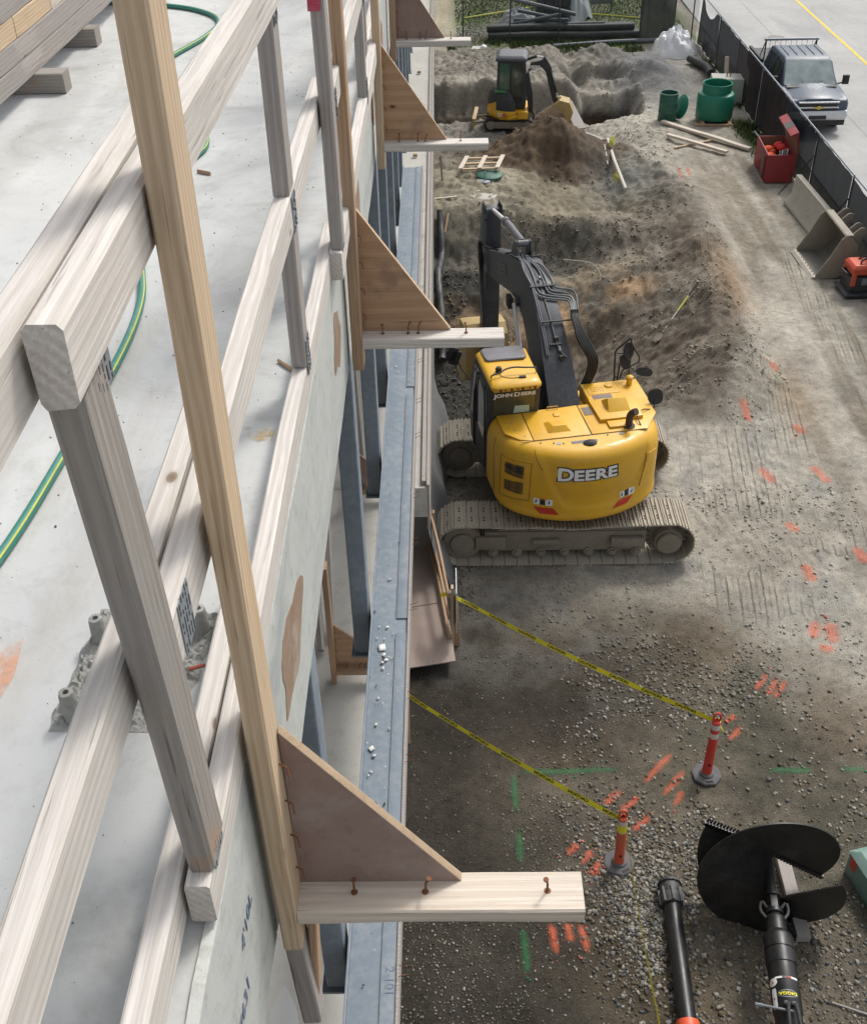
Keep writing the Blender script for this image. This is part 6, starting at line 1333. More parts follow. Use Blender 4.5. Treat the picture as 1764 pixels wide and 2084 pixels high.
m=MB(bm0); rg=[[(x-.002,.02,z+.002) for x,z in pi],[(x-.002,1.60,z+.002) for x,z in pi]]; m.loft(rg,closed=False,caps=False); m.build('inner_face',M_lbi,sh,I4)
for y in (-.02,1.60):
    m=MB(bm0); m.prism([(.03,0),(.55,.0),(.80,.10),(.98,.32),(1.0,.58),(.92,.84),(.72,1.02),(.60,1.10),(.50,1.0),(.30,.55),(.05,.12)],y,y+.04,'xz'); m.build('side_plate',M_lb,e,I4)
m=MB(bm0); m.prism([(-.10,-.01),(.06,-.01),(.06,.045),(-.02,.045)],-.02,1.64,'xz'); ce=m.build('cutting_edge',M_edge,e,I4)
m=MB(bm0); 
for k in range(9): m.cyl((.03,.12+k*.17,.045),(.03,.12+k*.17,.055),.016,n=8)
split_build(m,'edge_bolt',M_hole,ce,I4)
m=MB(bm0); m.box((.60,.0,1.04),(.78,1.62,1.10)); m.build('top_lip',M_lb,e,I4,bevel=.01)
for y in (.15,.45,1.05,1.38):
    m=MB(bm0); pts=[(.72,.95),(.85,1.10)]+[(1.02+.12*math.cos(t_),1.10+.12*math.sin(t_)) for t_ in np.linspace(2.6,-1.2,9)]+[(1.05,.8),(.98,.5)]; m.prism(pts,y,y+.045,'xz'); m.build('hanger_hook',M_lb,e,I4,bevel=.004)
# plate compactor
M_cor=paint('compactor_orange',(.66,.10,.045),.4,dirt=(.35,.2,.15),dirt_amt=.3,scale=4)
cz=gz(9.8,24.3); cm=Matrix.Translation((9.50,23.95,cz))@Matrix.Rotation(R_(3),4,'Z'); e=empty('plate_compactor',(9.9,24.3,cz),'orange and black plate compactor at the right edge beside the loader bucket','compactor')
m=MB(cm); m.loft([[(.08,.0,.0),(1.0,.0,.0),(1.0,.75,.0),(.08,.75,.0)],[(-.02,-.03,.10),(1.0,-.03,.10),(1.0,.78,.10),(-.02,.78,.10)],[(.04,.03,.14),(1.,.03,.14),(1.,.72,.14),(.04,.72,.14)]]); m.build('base_plate',M_dark2,e,I4,bevel=.01)
m=MB(cm); m.box((.10,.08,.14),(.90,.68,.52)); m.build('engine_block',M_dark2,e,I4,bevel=.03)
m=MB(cm); m.loft([[(.12,.10,.56),(.55,.10,.56),(.55,.66,.56),(.12,.66,.56)],[(.10,.08,.72),(.60,.08,.72),(.60,.68,.72),(.10,.68,.72)],[(.16,.14,.80),(.56,.14,.80),(.56,.62,.80),(.16,.62,.80)]]); m.box((.10,.06,.30),(.22,.10,.62)); m.box((.10,.62,.30),(.2,.68,.62)); m.box((.5,.06,.36),(.60,.10,.62)); m.build('hood',M_cor,e,I4,bevel=.025,seg=3)
m=MB(cm); m.tube([(.15,.2,.5),(.0,.25,.58),(.0,.55,.58),(.15,.6,.5)],.025,8,smooth=1); m.tube([(.3,.2,.8),(.34,.25,.9),(.6,.3,.92),(.9,.35,.88)],.022,8,smooth=1); m.tube([(.35,.5,.8),(.5,.5,.88),(1.0,.5,.9)],.02,8,smooth=1); m.build('tube_frame',M_klet,e,I4,smooth=True)
m=MB(cm); m.box((.35,.02,.34),(.52,.08,.50)); m.cyl((.44,.02,.42),(.44,-.01,.42),.05,n=14); m.build('engine_cover',M_galv,e,I4,bevel=.01)
# planks
M_pl=M_wpale
tz=lambda p: Vector((p.x,p.y,gz(p.x,p.y)+.05))
for a,b_,w_,t_,mt_,lb in (((1347,252),(1526,308),.24,.06,M_wpale,'long pale plank on the ground between the drums and the red job box'),((1357,282),(1478,315),.20,.06,M_wpale,'shorter plank lying over a thin cross stick'),((1372,303),(1445,286),.09,.04,M_wyel,'thin yellow stick lying under the shorter plank')):
    p,q=tz(at(*a)),tz(at(*b_)); up=.05 if w_>.1 else 0; p.z+=up; q.z+=up; tag(board('plank',p,q,w_*.7,t_*1.3,(0,0,1) if False else (-(q-p).y,(q-p).x,0),mt_,None,warp=.01),lb,'plank','planks beyond the pit')
# green tank, drum, lid
M_gtank=paint('green_plastic_tank',(.012,.20,.125),.38,dirt=(.10,.22,.17),dirt_amt=.3,scale=3); M_gdrum=paint('dark_green_drum',(.018,.105,.075),.45,dirt=(.12,.17,.14),dirt_amt=.4,scale=4); M_gin=paint('green_inside',(.01,.14,.09),.5)
tp=Vector((9.05,37.35,gz(9.05,37.3)+.12)); e=empty('green_tank',tp-Vector((0,0,.12)),'wide bright green round plastic tank with an open neck standing on timbers','tank')
m=MB(Matrix.Translation(tp)); m.lathe([(0,.02),(.58,.0),(.60,.03),(.61,.45),(.61,.70),(.57,.78),(.47,.82),(.47,1.08),(.49,1.10),(.47,1.12),(.445,1.10),(.44,.80),(.50,.70),(.56,.6),(.56,.06),(0,.05)],n=48); m.build('tank_shell',M_gtank,e,I4,smooth=True)
dp=Vector((7.52,37.45,gz(7.5,37.4))); e=empty('green_drum',dp,'dark green open drum left of the wide green tank','drum')
m=MB(Matrix.Translation(dp)); m.lathe([(0,.01),(.29,.0),(.31,.03),(.30,.3),(.31,.32),(.30,.34),(.30,.6),(.31,.62),(.30,.64),(.30,.88),(.32,.90),(.32,.93),(.28,.93),(.275,.05),(0,.04)],n=36); m.build('drum_shell',M_gdrum,e,I4,smooth=True)
m=MB(Matrix.Translation(dp+Vector((.46,.12,.42)))@Matrix.Rotation(R_(14),4,'Z')@Matrix.Rotation(R_(-72),4,'Y')); m.lathe([(0,.04),(.30,.04),(.33,.02),(.40,.0),(.40,-.03),(0,-.03)],n=36); tag(m.build('round_cover',M_gtank,smooth=True),'round green lid leaning against the dark green drum','lid')
for i,(x,lb) in enumerate(((-.45,'left timber under the green tank'),(.42,'right timber under the green tank'))):
    tag(board('tank_bearer',(tp.x+x,tp.y-.75,tp.z-.06),(tp.x+x+.02,tp.y+.6,tp.z-.06),.10,.09,(1,0,0),M_wbrn),lb,'timber block')
tag(board('tank_bearer',(tp.x-.75,tp.y-.66,tp.z-.07),(tp.x+.5,tp.y-.72,tp.z-.07),.09,.08,(0,1,0),M_wbrn),'crosswise timber poking out in front of the green tank','timber block')
# concrete block with sign post
bm1=Matrix.Translation((9.25,38.95,gz(9.6,39.3)))@Matrix.Rotation(R_(-6),4,'Z'); m=MB(bm1); m.loft([[(-.03,-.03,0),(1.18,-.03,0),(1.18,.8,0),(-.03,.8,0)],[(0,0,.86),(1.12,0,.86),(1.12,.75,.86),(0,.75,.86)]]); tag(m.build('concrete_block',M_conc,None,None,bevel=.04),'big square concrete block behind the green tank','concrete block')
m=MB(bm1); m.tube([(.5,.35,.86),(.5,.35,.95),(.56,.35,1.0),(.62,.35,.95),(.62,.35,.86)],.02,8); tag(m.build('lifting_hook',M_nail),'rusty lifting loop on top of the concrete block','hook')
tag(board('stake_board',bm1@Vector((.62,.9,0)),bm1@Vector((.50,.95,1.35)),.14,.03,(1,0,0),M_wpale),'pale board standing upright behind the concrete block','board')
# plastic bag heap
def crumple(name,c,rx,ry,h,mat,label,cat,sd,fold=9,n=70,par=None):
    m=MB(); V=[]
    for j in range(n//2+1):
        for i in range(n):
            a=2*math.pi*i/n; f=j/(n//2); r=1-f; ridge_=abs(mnoise.noise(Vector((math.cos(a)*fold*.35,math.sin(a)*fold*.35,f*3+sd))))
            hh=h*(1-r**2.6)*(.82+.4*ridge_)+.12*h*mnoise.noise(Vector((math.cos(a)*r*4,math.sin(a)*r*4,sd+7)))
            rr=r*(1+.22*mnoise.noise(Vector((math.cos(a)*1.7,math.sin(a)*1.7,sd))))
            V.append((c.x+rx*rr*math.cos(a),c.y+ry*rr*math.sin(a),c.z+max(0,hh)))
    Fq=[(j*n+i,j*n+(i+1)%n,(j+1)*n+(i+1)%n,(j+1)*n+i) for j in range(n//2) for i in range(n)]
    m.add(V,Fq); return tag(m.build(name,mat,par,None if par is None else I4,smooth=True),label,cat)
mm,t,b,o=nodes('clear_plastic_film'); v=coords(t,rnd=False); b.inputs['Base Color'].default_value=(.88,.89,.90,1); b.inputs['Roughness'].default_value=.3; b.inputs['Subsurface Weight'].default_value=.0
bump(t,b,noi(t,v,7,5,.6,1.5),.8,.04); M_film=mm
c=at(1372,106,0); c.z=gz(c.x,c.y)-.02; crumple('plastic_bag_heap',c,.95,.85,.95,M_film,'heap of crumpled clear white plastic beside the fence corner','plastic',3.1,fold=7,n=110)
c=at(1440,100,0); c.z=gz(c.x,c.y); crumple('plastic_scrap',c,.3,.35,.35,M_film,'small scrap of clear plastic between the plastic heap and the fence','plastic',8.,fold=12,n=50)
m=MB(); P=[at(1403,118,.2),at(1425,128,.2),at(1440,136,.22),at(1447,148,.22)]; m.tube(P,[.14]*30,14,smooth=1); tag(m.build('short_pipe',M_dark,smooth=True),'short dark pipe with an open end near the plastic heap','pipe')

# ================================================================ FENCES
def screen(name,col,alpha): 
    mm,t,b,o=nodes(name); v=coords(t,rnd=False); n=noi(t,v,1.3,5,.6)
    t.links.new(ramp(t,n,[(.3,col),(.7,tuple(c*1.6 for c in col))]).outputs[0],b.inputs['Base Color']); b.inputs['Roughness'].default_value=.7; b.inputs['Alpha'].default_value=alpha; b.inputs['Specular IOR Level'].default_value=.12; b.inputs['Roughness'].default_value=.95; return mm
M_scr=screen('grey_wind_screen',(.022,.027,.035),.95); M_scrb=screen('brown_slatted_screen',(.034,.028,.030),.97); M_scrbk=screen('dark_back_screen',(.045,.055,.05),.34); M_scrd=screen('opaque_back_screen',(.05,.055,.055),.92)
FX=10.35
edges=[46.9,43.5,40.3,36.9,33.6,30.4,27.2,24.0,20.8]
sl_=['farthest section with a torn drooping flap','second section from the back corner','brown slatted section behind the green tank','brown slatted section beside the pickup','section beside the open job box','section behind the concrete barrier','section behind the loader bucket','nearest section at the right edge']
for i in range(8):
    y1,y0=edges[i],edges[i+1]; brown=i in (2,3)
    e=empty('fence_section',(FX,y0,0),'dark screened site fence, '+sl_[i],'fence','screened fence sections along the road')
    m=MB(); m.cyl((FX,y0,1.80),(FX,y1-.04,1.80),.024,n=10); m.build('top_rail',M_galv,e,I4,smooth=True)
    m=MB(); m.cyl((FX,y0+.02,-.1),(FX,y0+.02,1.79),.026,n=10); m.build('post',M_galv,e,I4,smooth=True)
    m=MB(); m.cyl((FX,y0,.12),(FX,y1-.04,.12),.018,n=8); m.build('bottom_rail',M_galv,e,I4,smooth=True)
    m=MB(); ny_,nz_=44,16; V=[]
    for j in range(nz_+1):
        for k in range(ny_+1):
            y=y0+(y1-.05-y0)*k/ny_; f=j/nz_; z=.03+1.75*f
            sag=0
            if i==0 and f>.6 : sag=.45*max(0,math.sin(math.pi*k/ny_*1.3-.6))*(f-.6)/.4
            if i in (6,7): sag=.10*math.sin(math.pi*k/ny_)*f
            x=FX-.035+.022*math.sin(k*.55+i)*(1-f*.6)+.03*mnoise.noise(Vector((y*.9,z*.9,i)))+(.006*(-1)**k if brown else 0)
            V.append((x,y,z-sag))
    m.add(V,[(j*(ny_+1)+k,j*(ny_+1)+k+1,(j+1)*(ny_+1)+k+1,(j+1)*(ny_+1)+k) for j in range(nz_) for k in range(ny_)]); m.build('wind_screen',M_scrb if brown else M_scr,e,I4,smooth=not brown)
    m=MB()
    for k in range(6): y=y0+(y1-y0)*(k+.5)/6; m.tube([(FX-.03,y,1.74),(FX-.035,y,1.80),(FX,y,1.835),(FX+.03,y,1.8)],.005,5)
    split_build(m,'tie',M_wlet,e,I4)
    m=MB(); m.tube([(FX,y0+.05,1.2),(FX-.75,y0+.3,gz(FX-.75,y0+.3))],.016,8); m.build('brace',M_klet,e,I4) if i in (4,5,7) else None
BY_=47.2; bx=[.85,2.75,4.72,8.0,9.35,10.3]
bn=['leftmost bay of the back fence','back fence bay in front of the tarp covered stack','wide back fence bay over the grass','back fence bay with an opaque dark screen','back fence bay at the corner by the road']
for i in range(5):
    x0,x1=bx[i],bx[i+1]; e=empty('back_fence_section',(x0,BY_,0),'see-through dark mesh, '+bn[i],'fence','back fence sections')
    m=MB(); m.cyl((x0,BY_,-.1),(x0,BY_,2.6),.028,n=8); m.build('post',M_dark,e,I4,smooth=True)
    m=MB(); m.cyl((x0,BY_,1.85),(x1,BY_,1.85),.022,n=8); m.build('top_rail',M_dark,e,I4,smooth=True)
    m=MB(); V=[(x0+(x1-x0)*k/16,BY_+.03*math.sin(k*1.7+i),z) for z in (.05,.65,1.25,1.83) for k in range(17)]; m.add(V,[(j*17+k,j*17+k+1,(j+1)*17+k+1,(j+1)*17+k) for j in range(3) for k in range(16)]); m.build('mesh_screen',M_scrd if i==3 else M_scrbk,e,I4,smooth=True)
p=Vector((9.62,45.3,0)); m=MB(); m.cyl((9.72,45.4,0),(9.70,45.4,2.2),.025,n=8); m.cyl((9.70,45.4,2.0),(9.70,45.4,2.35),.07,n=10); m.cyl((9.70,45.4,2.35),(9.70,45.4,2.5),.05,n=10); tag(m.build('lamp_pole',M_dark),'thin dark pole with a small fitting standing in front of the back fence','pole')
# ---- behind the back fence
M_pvc=paint('grey_conduit',(.11,.125,.145),.4,dirt=(.25,.26,.27),dirt_amt=.4,scale=3)
m=MB(); cc_=at(1100,76,0)
for k,(x0,x1,y,z,r) in enumerate(((1.9,8.1,47.9,.16,.15),(2.0,8.2,48.2,.15,.14),(1.85,7.9,48.05,.42,.14),(2.1,8.0,48.5,.16,.15),(2.0,7.8,48.35,.40,.13))):
    m=MB(); m.tube([(x0,y,z),(x0+2,y+.03*k,z+.02),(x0+4,y-.02,z-.01),(x1,y+.05,z)],r,12); tag(m.build('black_pipe_length',M_dark,smooth=True),('long black pipe at the front of the low heap behind the back fence','second black pipe from the front at the bottom of the low heap','black pipe lying on top at the front of the low heap','black pipe at the back bottom of the low heap','black pipe lying on top at the back of the low heap')[k],'pipe','black pipes heaped behind the back fence')
m=MB(); m.tube([at(1125,93,.1),at(1250,84,.1),at(1390,78,.1)],.085,12); tag(m.build('grey_pipe',M_pvc,smooth=True),'single long grey pipe on the ground in front of the back fence','pipe')
for k,(a,b_,z0,z1) in enumerate((((1040,70),(1150,48),.5,.9),((1050,60),(1165,60),.55,.7),((1060,72),(1240,66),.5,.55),((1058,40),(1140,56),1.0,.7))):
    m=MB(); m.tube([at(*a,z0)+Vector((0,1.6,0)),at(*b_,z1)+Vector((0,1.6,0))],.075,10); tag(m.build('conduit',M_pvc,smooth=True),('grey conduit rising to the right before the tarp covered stack','grey conduit in the middle of the loose bunch before the stack','lowest longest grey conduit of the loose bunch before the stack','uppermost grey conduit of the loose bunch before the stack')[k],'pipe','loose grey conduits on the stack')
m=MB(); m.tube([at(1022,-8,1.9),at(1170,28,1.0)],.08,12); tag(m.build('leaning_pipe',M_pvc,smooth=True),'long grey pipe sticking out to the upper left from the tarp covered stack','pipe')
M_tarp=paint('grey_tarp',(.40,.44,.46),.4,dirt=(.45,.47,.48),dirt_amt=.5,scale=1.5,bmp=.5); M_pal=paint('dark_crates',(.055,.06,.07),.7)
c=at(1150,50,0); c.z=.0; crumple('tarp_stack',c+Vector((.15,1.2,0)),1.15,1.0,1.75,M_tarp,'stack under a shiny grey tarp behind the back fence','tarp stack',5.5,fold=6,n=80)
c=at(1055,62,0); crumple('tarp_roll',c+Vector((.1,1.0,0)),.9,.6,.7,M_tarp,'low bundle under grey plastic left of the tarp covered stack','tarp stack',2.2,fold=7,n=60)
m=MB(Matrix.Translation((3.95,48.9,.3))); 
for j in range(3):
    for k in range(4): m.box((k*.36,j*.02,.36*j),(k*.36+.32,.8,.36*j+.32))
tag(m.build('crate_stack',M_pal),'dark stacked crates showing at the front of the tarp covered stack','crates')
tag(board('pale_block',at(960,102,.3),at(985,103,.3),.45,.25,(0,1,0),M_conc),'flat pale slab lying on the bank left of the small digger','slab')
for (px,py,lb) in ((984,95,'white rock on the flat pale slab'),(1004,104,'white rock right of the flat pale slab')):
    p=at(px,py,.45); stn=MB(); blob(stn,(p.x,p.y,p.z),.13,px,.7); tag(stn.build('white_rock',M_white),lb,'rock')
# grass tufts
def tufts(name,n,xr,yr,hh,mat,lab,dens=None):
    x=rng.uniform(*xr,n); y=rng.uniform(*yr,n)
    if dens is not None: k=rng.random(n)<dens(x,y); x,y=x[k],y[k]; n=len(x)
    z=hgt(x,y); a=rng.uniform(0,6.28,n); h=hh*rng.uniform(.4,1.3,n); w_=.018+.012*rng.random(n); lx=rng.uniform(-.5,.5,n)*h; ly=rng.uniform(-.5,.5,n)*h
    V=np.stack([np.stack([x-w_*np.cos(a),y-w_*np.sin(a),z-.02],-1),np.stack([x+w_*np.cos(a),y+w_*np.sin(a),z-.02],-1),np.stack([x+lx*.5+w_*.8,y+ly*.5,z+h*.6],-1),np.stack([x+lx,y+ly,z+h],-1)],1).reshape(-1,3)
    F=np.arange(4*n).reshape(-1,4); g=rng.uniform(.6,1.3,(n,1))*np.array([[.085,.13,.035]]); return tag(fastmesh(name,V,F,mat,np.repeat(g,4,0),smooth=False),lab,'grass',kind='stuff')
mm,t,b,o=nodes('grass_blades'); at_=N(t,'ShaderNodeAttribute',attribute_name='soil'); t.links.new(at_.outputs['Color'],b.inputs['Base Color']); b.inputs['Roughness'].default_value=.7; M_gr=mm
tufts('fence_weeds',4500,(9.2,10.3),(32.5,46.5),.14,M_gr,'weeds growing along the foot of the road side fence',lambda x,y:np.clip(fbm(x,y,3,.8)*1.2+.05+.9*np.exp(-((y-36.2)/1.2)**2),0,1)*sstep(9.3,9.9,x))
tufts('back_weeds',7000,(.2,8),(45.6,47.6),.16,M_gr,'weeds and rough grass along the foot of the back fence',lambda x,y:np.clip(.35+fbm(x,y,3,.9),0,1))
tufts('lawn_grass',14000,(.6,10.2),(47.4,58),.045,M_gr,'green lawn behind the back fence')
m=MB(); pa,pb_=at(940,36,.03),at(1070,17,.03); d=(pb_-pa); 
for a,b_ in (((1.0,51.6,.03),(3.9,53.2,.05)),((5.4,52.4,.05),(9.6,50.6,.04))): m.tube([a,tuple((a[i]+b_[i])/2 for i in range(3)),b_],.04,6)
tag(m.build('lawn_line',M_hy),'thin yellow line across the lawn behind the back fence','line')
# bench-like frame beyond
m=MB(); m.box((5.9,52.5,.3),(7.6,52.6,.75)); m.box((5.95,52.5,0),(6.0,52.6,.3)); m.box((7.5,52.5,0),(7.55,52.6,.9)); tag(m.build('small_sign',M_pvc,None,None,bevel=.01),'blue grey low sign board on the lawn at the top edge','sign')

# ================================================================ MIDDLE OF THE SITE
p=Vector((1.15,32.5,gz(1.15,32.4)+.16)); 
e=empty('pallet',p,'pale open timber frame lying over the dark green manhole lid','pallet')
Mp=Matrix.Translation(p)@Matrix.Rotation(R_(-12),4,'Z')@Matrix.Rotation(R_(-5),4,'Y')
def lb_(name,a,b_,w_,t_,mt_,par): a,b_=Mp@Vector(a),Mp@Vector(b_); return board(name,a,b_,w_,t_,Mp.to_3x3()@Vector((0,1,0)) if abs((b_-a).x)>abs((b_-a).y) else Mp.to_3x3()@Vector((1,0,0)),mt_,par)
for y in (-.46,0,.46): lb_('runner',(-.56,y,0),(.56,y,0),.09,.05,M_wyel,e)
for x in (-.55,.02,.55): lb_('deck_board',(x,-.54,.05),(x,.54,.05),.13,.03,M_wpale,e)
m=MB(Matrix.Translation((1.35,31.75,gz(1.35,31.7)-.02))); m.lathe([(0,.08),(.34,.08),(.38,.05),(.38,0)],n=36); tag(m.build('manhole_cover',M_gdrum,smooth=True),'round dark green manhole lid partly under the pallet','manhole lid')
q=at(983,404); m=MB(Matrix.Translation((q.x,q.y,gz(q.x,q.y)-.03))); m.lathe([(0,.06),(.36,.06),(.40,.04),(.42,0)],n=40); tag(m.build('concrete_cover',M_conc,smooth=True),'round pale concrete cover on the sand behind the excavator arm','concrete cover')
q=at(986,386); m=MB(Matrix.Translation((q.x,q.y,gz(q.x,q.y)))); m.lathe([(0,.05),(.10,.05),(.16,.04),(.18,0)],n=24); m.cyl((0,0,.05),(0,0,.32),.02,n=8); tag(m.build('valve_marker',M_galv,smooth=True),'small round valve cover with a thin stake, between pallet and concrete cover','valve cover')
# survey rail pipe
M_pipew=paint('pale_pvc_pipe',(.52,.49,.42),.6,dirt=(.32,.28,.22),dirt_amt=.5,scale=4)
pts=[(1192,264),(1212,274),(1226,284),(1236,290),(1248,345),(1260,378),(1271,402)]
m=MB(); P=[at(*q) for q in pts]; P=[Vector((v.x,v.y,max(gz(v.x+a_,v.y+b_) for a_ in (-.25,0,.25) for b_ in (-.4,0,.4))+.17)) for v in P]; m.tube(P,.055,10); tag(m.build('pale_pipe',M_pipew,smooth=True),'pale jointed pipe running down the bank with yellow tape flags','pipe')
for i,(px,py) in enumerate(((1243,318),(1255,362),(1158,240),(1148,244))):
    v=at(px,py); z=gz(v.x,v.y)+.14; m=MB(); m.add([(v.x-.10,v.y,z+.10),(v.x+.05,v.y-.05,z+.02),(v.x+.12,v.y+.05,z+.14),(v.x-.02,v.y+.08,z+.2),(v.x-.08,v.y-.02,z-.06),(v.x+.02,v.y-.04,z-.10)],[(0,1,2,3),(0,4,5,1)]); tag(m.build('tape_flag',M_hy),['yellow tape flag at the bend of the pale pipe','yellow tape flag on the lower part of the pale pipe','yellow flag at the foot of the grey trench board','yellow flag just left of the grey trench board foot'][i],'tape flag')
v=at(1228,318); w2=at(1236,338); tag(board('stake',(v.x,v.y,gz(v.x,v.y)+.05),(w2.x,w2.y,gz(w2.x,w2.y)+.05),.06,.04,(0,0,1),M_wpale),'short pale stake beside the bend of the pale pipe','stake')
a,b_=at(1152,212,.25),at(1182,256,0); a.z=gz(a.x,a.y)+.75; b_.z=gz(b_.x,b_.y)+.30; tag(board('trench_board',a,b_,.38,.05,(1,.2,0),M_wgrey2),'wide grey board sloping beside the small digger bucket','board')
a,b_=at(1142,208),at(1128,228); a.z=gz(a.x,a.y)+.25; b_.z=gz(b_.x,b_.y)+.1
cn=at(1128,236); m=MB(); 
P0=Vector((3.35,39.2,mz)); V=[];n=28
for j in range(n//2+1):
    for i in range(n):
        a_=2*math.pi*i/n; r=.85*(1-j/(n//2)); V.append((3.95+r*math.cos(a_)*(1+.1*mnoise.noise(Vector((i*.7,j*.5,1)))),38.6+r*.8*math.sin(a_),gz(3.95,38.0)+.02+.62*(j/(n//2))**.9+.04*mnoise.noise(Vector((i,j,3)))))
m.add(V,[(j*n+i,j*n+(i+1)%n,(j+1)*n+(i+1)%n,(j+1)*n+i) for j in range(n//2) for i in range(n)])
tag(m.build('dug_earth_heap',stonec('dug_earth',(.16,.115,.08),(.20,.15,.10),(.09,.065,.045),6,spots=.6,bmp=.8),smooth=True),'small brown heap of dug earth under the small digger bucket','earth heap')
# shovel
a,b_=at(1340,652),at(1412,606); a=Vector((a.x,a.y,gz(a.x,a.y)+.10)); b_=Vector((b_.x,b_.y,gz(b_.x,b_.y)+.16)); d=(b_-a).normalized(); sd_=d.cross(Vector((0,0,1))).normalized()
e=empty('shovel',a,'shovel with a yellow handle lying on the slope right of the pit','shovel')
m=MB(); m.cyl(a+d*.28,a+d*.95,.019,n=10); m.build('handle_lower',M_wpale,e,I4); m=MB(); m.cyl(a+d*.95,a+d*1.42,.022,n=10); m.build('handle_yellow',M_hy,e,I4); m=MB(); m.cyl(a+d*1.42,b_+d*.05,.021,n=10); m.build('handle_grip',M_klet,e,I4)
m=MB(); up=sd_.cross(d); m.loft([[a+d*s+sd_*(w_*u)+up*(.03*u*u-.012*(s<0.02)) for u in (-1,-.5,0,.5,1)]+[a+d*s+sd_*(w_*u)+up*(.03*u*u-.006) for u in (1,.5,0,-.5,-1)] for s,w_ in ((-.04,.02),(.02,.07),(.10,.09),(.22,.085),(.26,.03))]); m.build('blade',M_trackd,e,I4)
# wire from the pit and small sticks
m=MB(); L_=[at(1145,528,-.3),at(1200,532,-.3),at(1218,545,-.4),at(1224,575,-.7),at(1222,600,-.9)]; m.tube(L_,.014,6,smooth=2); tag(m.build('tan_hose',M_pipew,smooth=True),'thin tan hose curling down the far side of the pit','hose')
for i,(a,b_,lb) in enumerate((((875,530),(879,500),'short orange stake standing by the wall left of the pit'),((885,412),(930,408),'pale batten lying by the wall near the drain pipe'),((900,378),(890,345),'thin dark rod leaning against the wall by the sand'),((905,442),(912,428),'small upright stick near the drain pipe'))):
    p,q=at(*a),at(*b_); p.z=gz(p.x,p.y)+.04; q=Vector((p.x+(q.x-p.x)*(.3 if i in(0,2) else 1),p.y if i in (0,2) else q.y,gz(q.x,q.y)+(.9 if i in (0,2) else .05)))
    tag(board('stick',p,q,.06,.03,(1,0,0) if abs((q-p).x)<.2 else (0,1,0),(M_wyel,M_wpale,M_wgrey,M_wbrn)[i],None,seg=6),lb,'stick')
v=at(1090,245); 

# ================================================================ PICKUP TRUCK
M_car=paint('blue_grey_car_paint',(.055,.080,.118),.36,dirt=(.16,.17,.18),dirt_amt=.2,scale=1.2,bmp=.01,coat=0); M_carg=glass('windscreen_glass',(.20,.24,.24),.05); M_cchr=paint('chrome_trim',(.62,.64,.66),.2,metal=.85,dirt_amt=.2); M_silver=paint('silver_bumper',(.62,.64,.66),.3,metal=.6,dirt_amt=.25); M_gold=paint('gold_bowtie',(.60,.46,.12),.35,metal=.4,dirt_amt=.1); M_lamp=glass('headlamp',(.35,.37,.38),.08); M_tyre=paint('tyre_rubber',(.022,.022,.023),.85,dirt_amt=.4)
TM=Matrix.Translation((11.92,35.55,.034)); TK=empty('pickup_truck',(11.92,35.55,.03),'dark blue grey pickup truck parked on the road facing the camera, rack behind its cab','pickup truck')
def tb(): return MB(TM)
def P_(m,n,mt,par=TK,**k): return m.build(n,mt,par,I4,**k)
m=tb(); rg=[]
for y,hw,zb,zs in ((.10,.90,.62,1.02),(.18,.96,.50,1.07),(.6,.985,.42,1.13),(1.3,.99,.40,1.17),(2.6,.99,.40,1.18),(3.95,.99,.42,1.18),(4.0,.99,.45,1.20),(5.7,.98,.50,1.22),(5.78,.95,.55,1.20)):
    rg.append([(-hw*.93,y,zb),(hw*.93,y,zb),(hw,y,zb+.22),(hw,y,zs-.12),(hw*.95,y,zs),(-hw*.95,y,zs),(-hw,y,zs-.12),(-hw,y,zb+.22)])
m.loft(rg); body=P_(m,'body',M_car,bevel=.03,seg=3)
m=tb(); rg=[[( -.90,y,z0),(-.78,y,z1),(-.45,y,z1+.03),(-.38,y,z1+.055),(.38,y,z1+.055),(.45,y,z1+.03),(.78,y,z1),(.90,y,z0)] for y,z0,z1 in ((.14,.98,1.04),(.3,1.04,1.10),(.8,1.10,1.155),(1.3,1.14,1.20))]; rg=[r+[(.9,r[0][1],.9),(-.9,r[0][1],.9)] for r in rg]; m.loft(rg); P_(m,'hood',M_car,bevel=.008)
cbr=[(1.28,.90,1.17),(1.95,.76,1.80),(2.15,.72,1.87),(3.45,.72,1.88),(3.70,.76,1.82),(3.92,.90,1.18)]
m=tb(); m.loft([[(-h,y,z) for y,h,z in cbr]+[],[(h,y,z) for y,h,z in cbr]]); cab_=P_(m,'cab',M_car,bevel=.05,seg=3)
def tp_(name,q,mt,par,t_=.012): 
    m=tb(); n=(Vector(q[1])-Vector(q[0])).cross(Vector(q[3])-Vector(q[0])).normalized()*t_; m.loft([[Vector(v) for v in q],[Vector(v)+n for v in q]]); return P_(m,name,mt,par)
ws=tp_('windscreen',[(-.84,1.315,1.20),(.84,1.315,1.20),(.70,1.93,1.775),(-.70,1.93,1.775)],M_carg,cab_,.012)
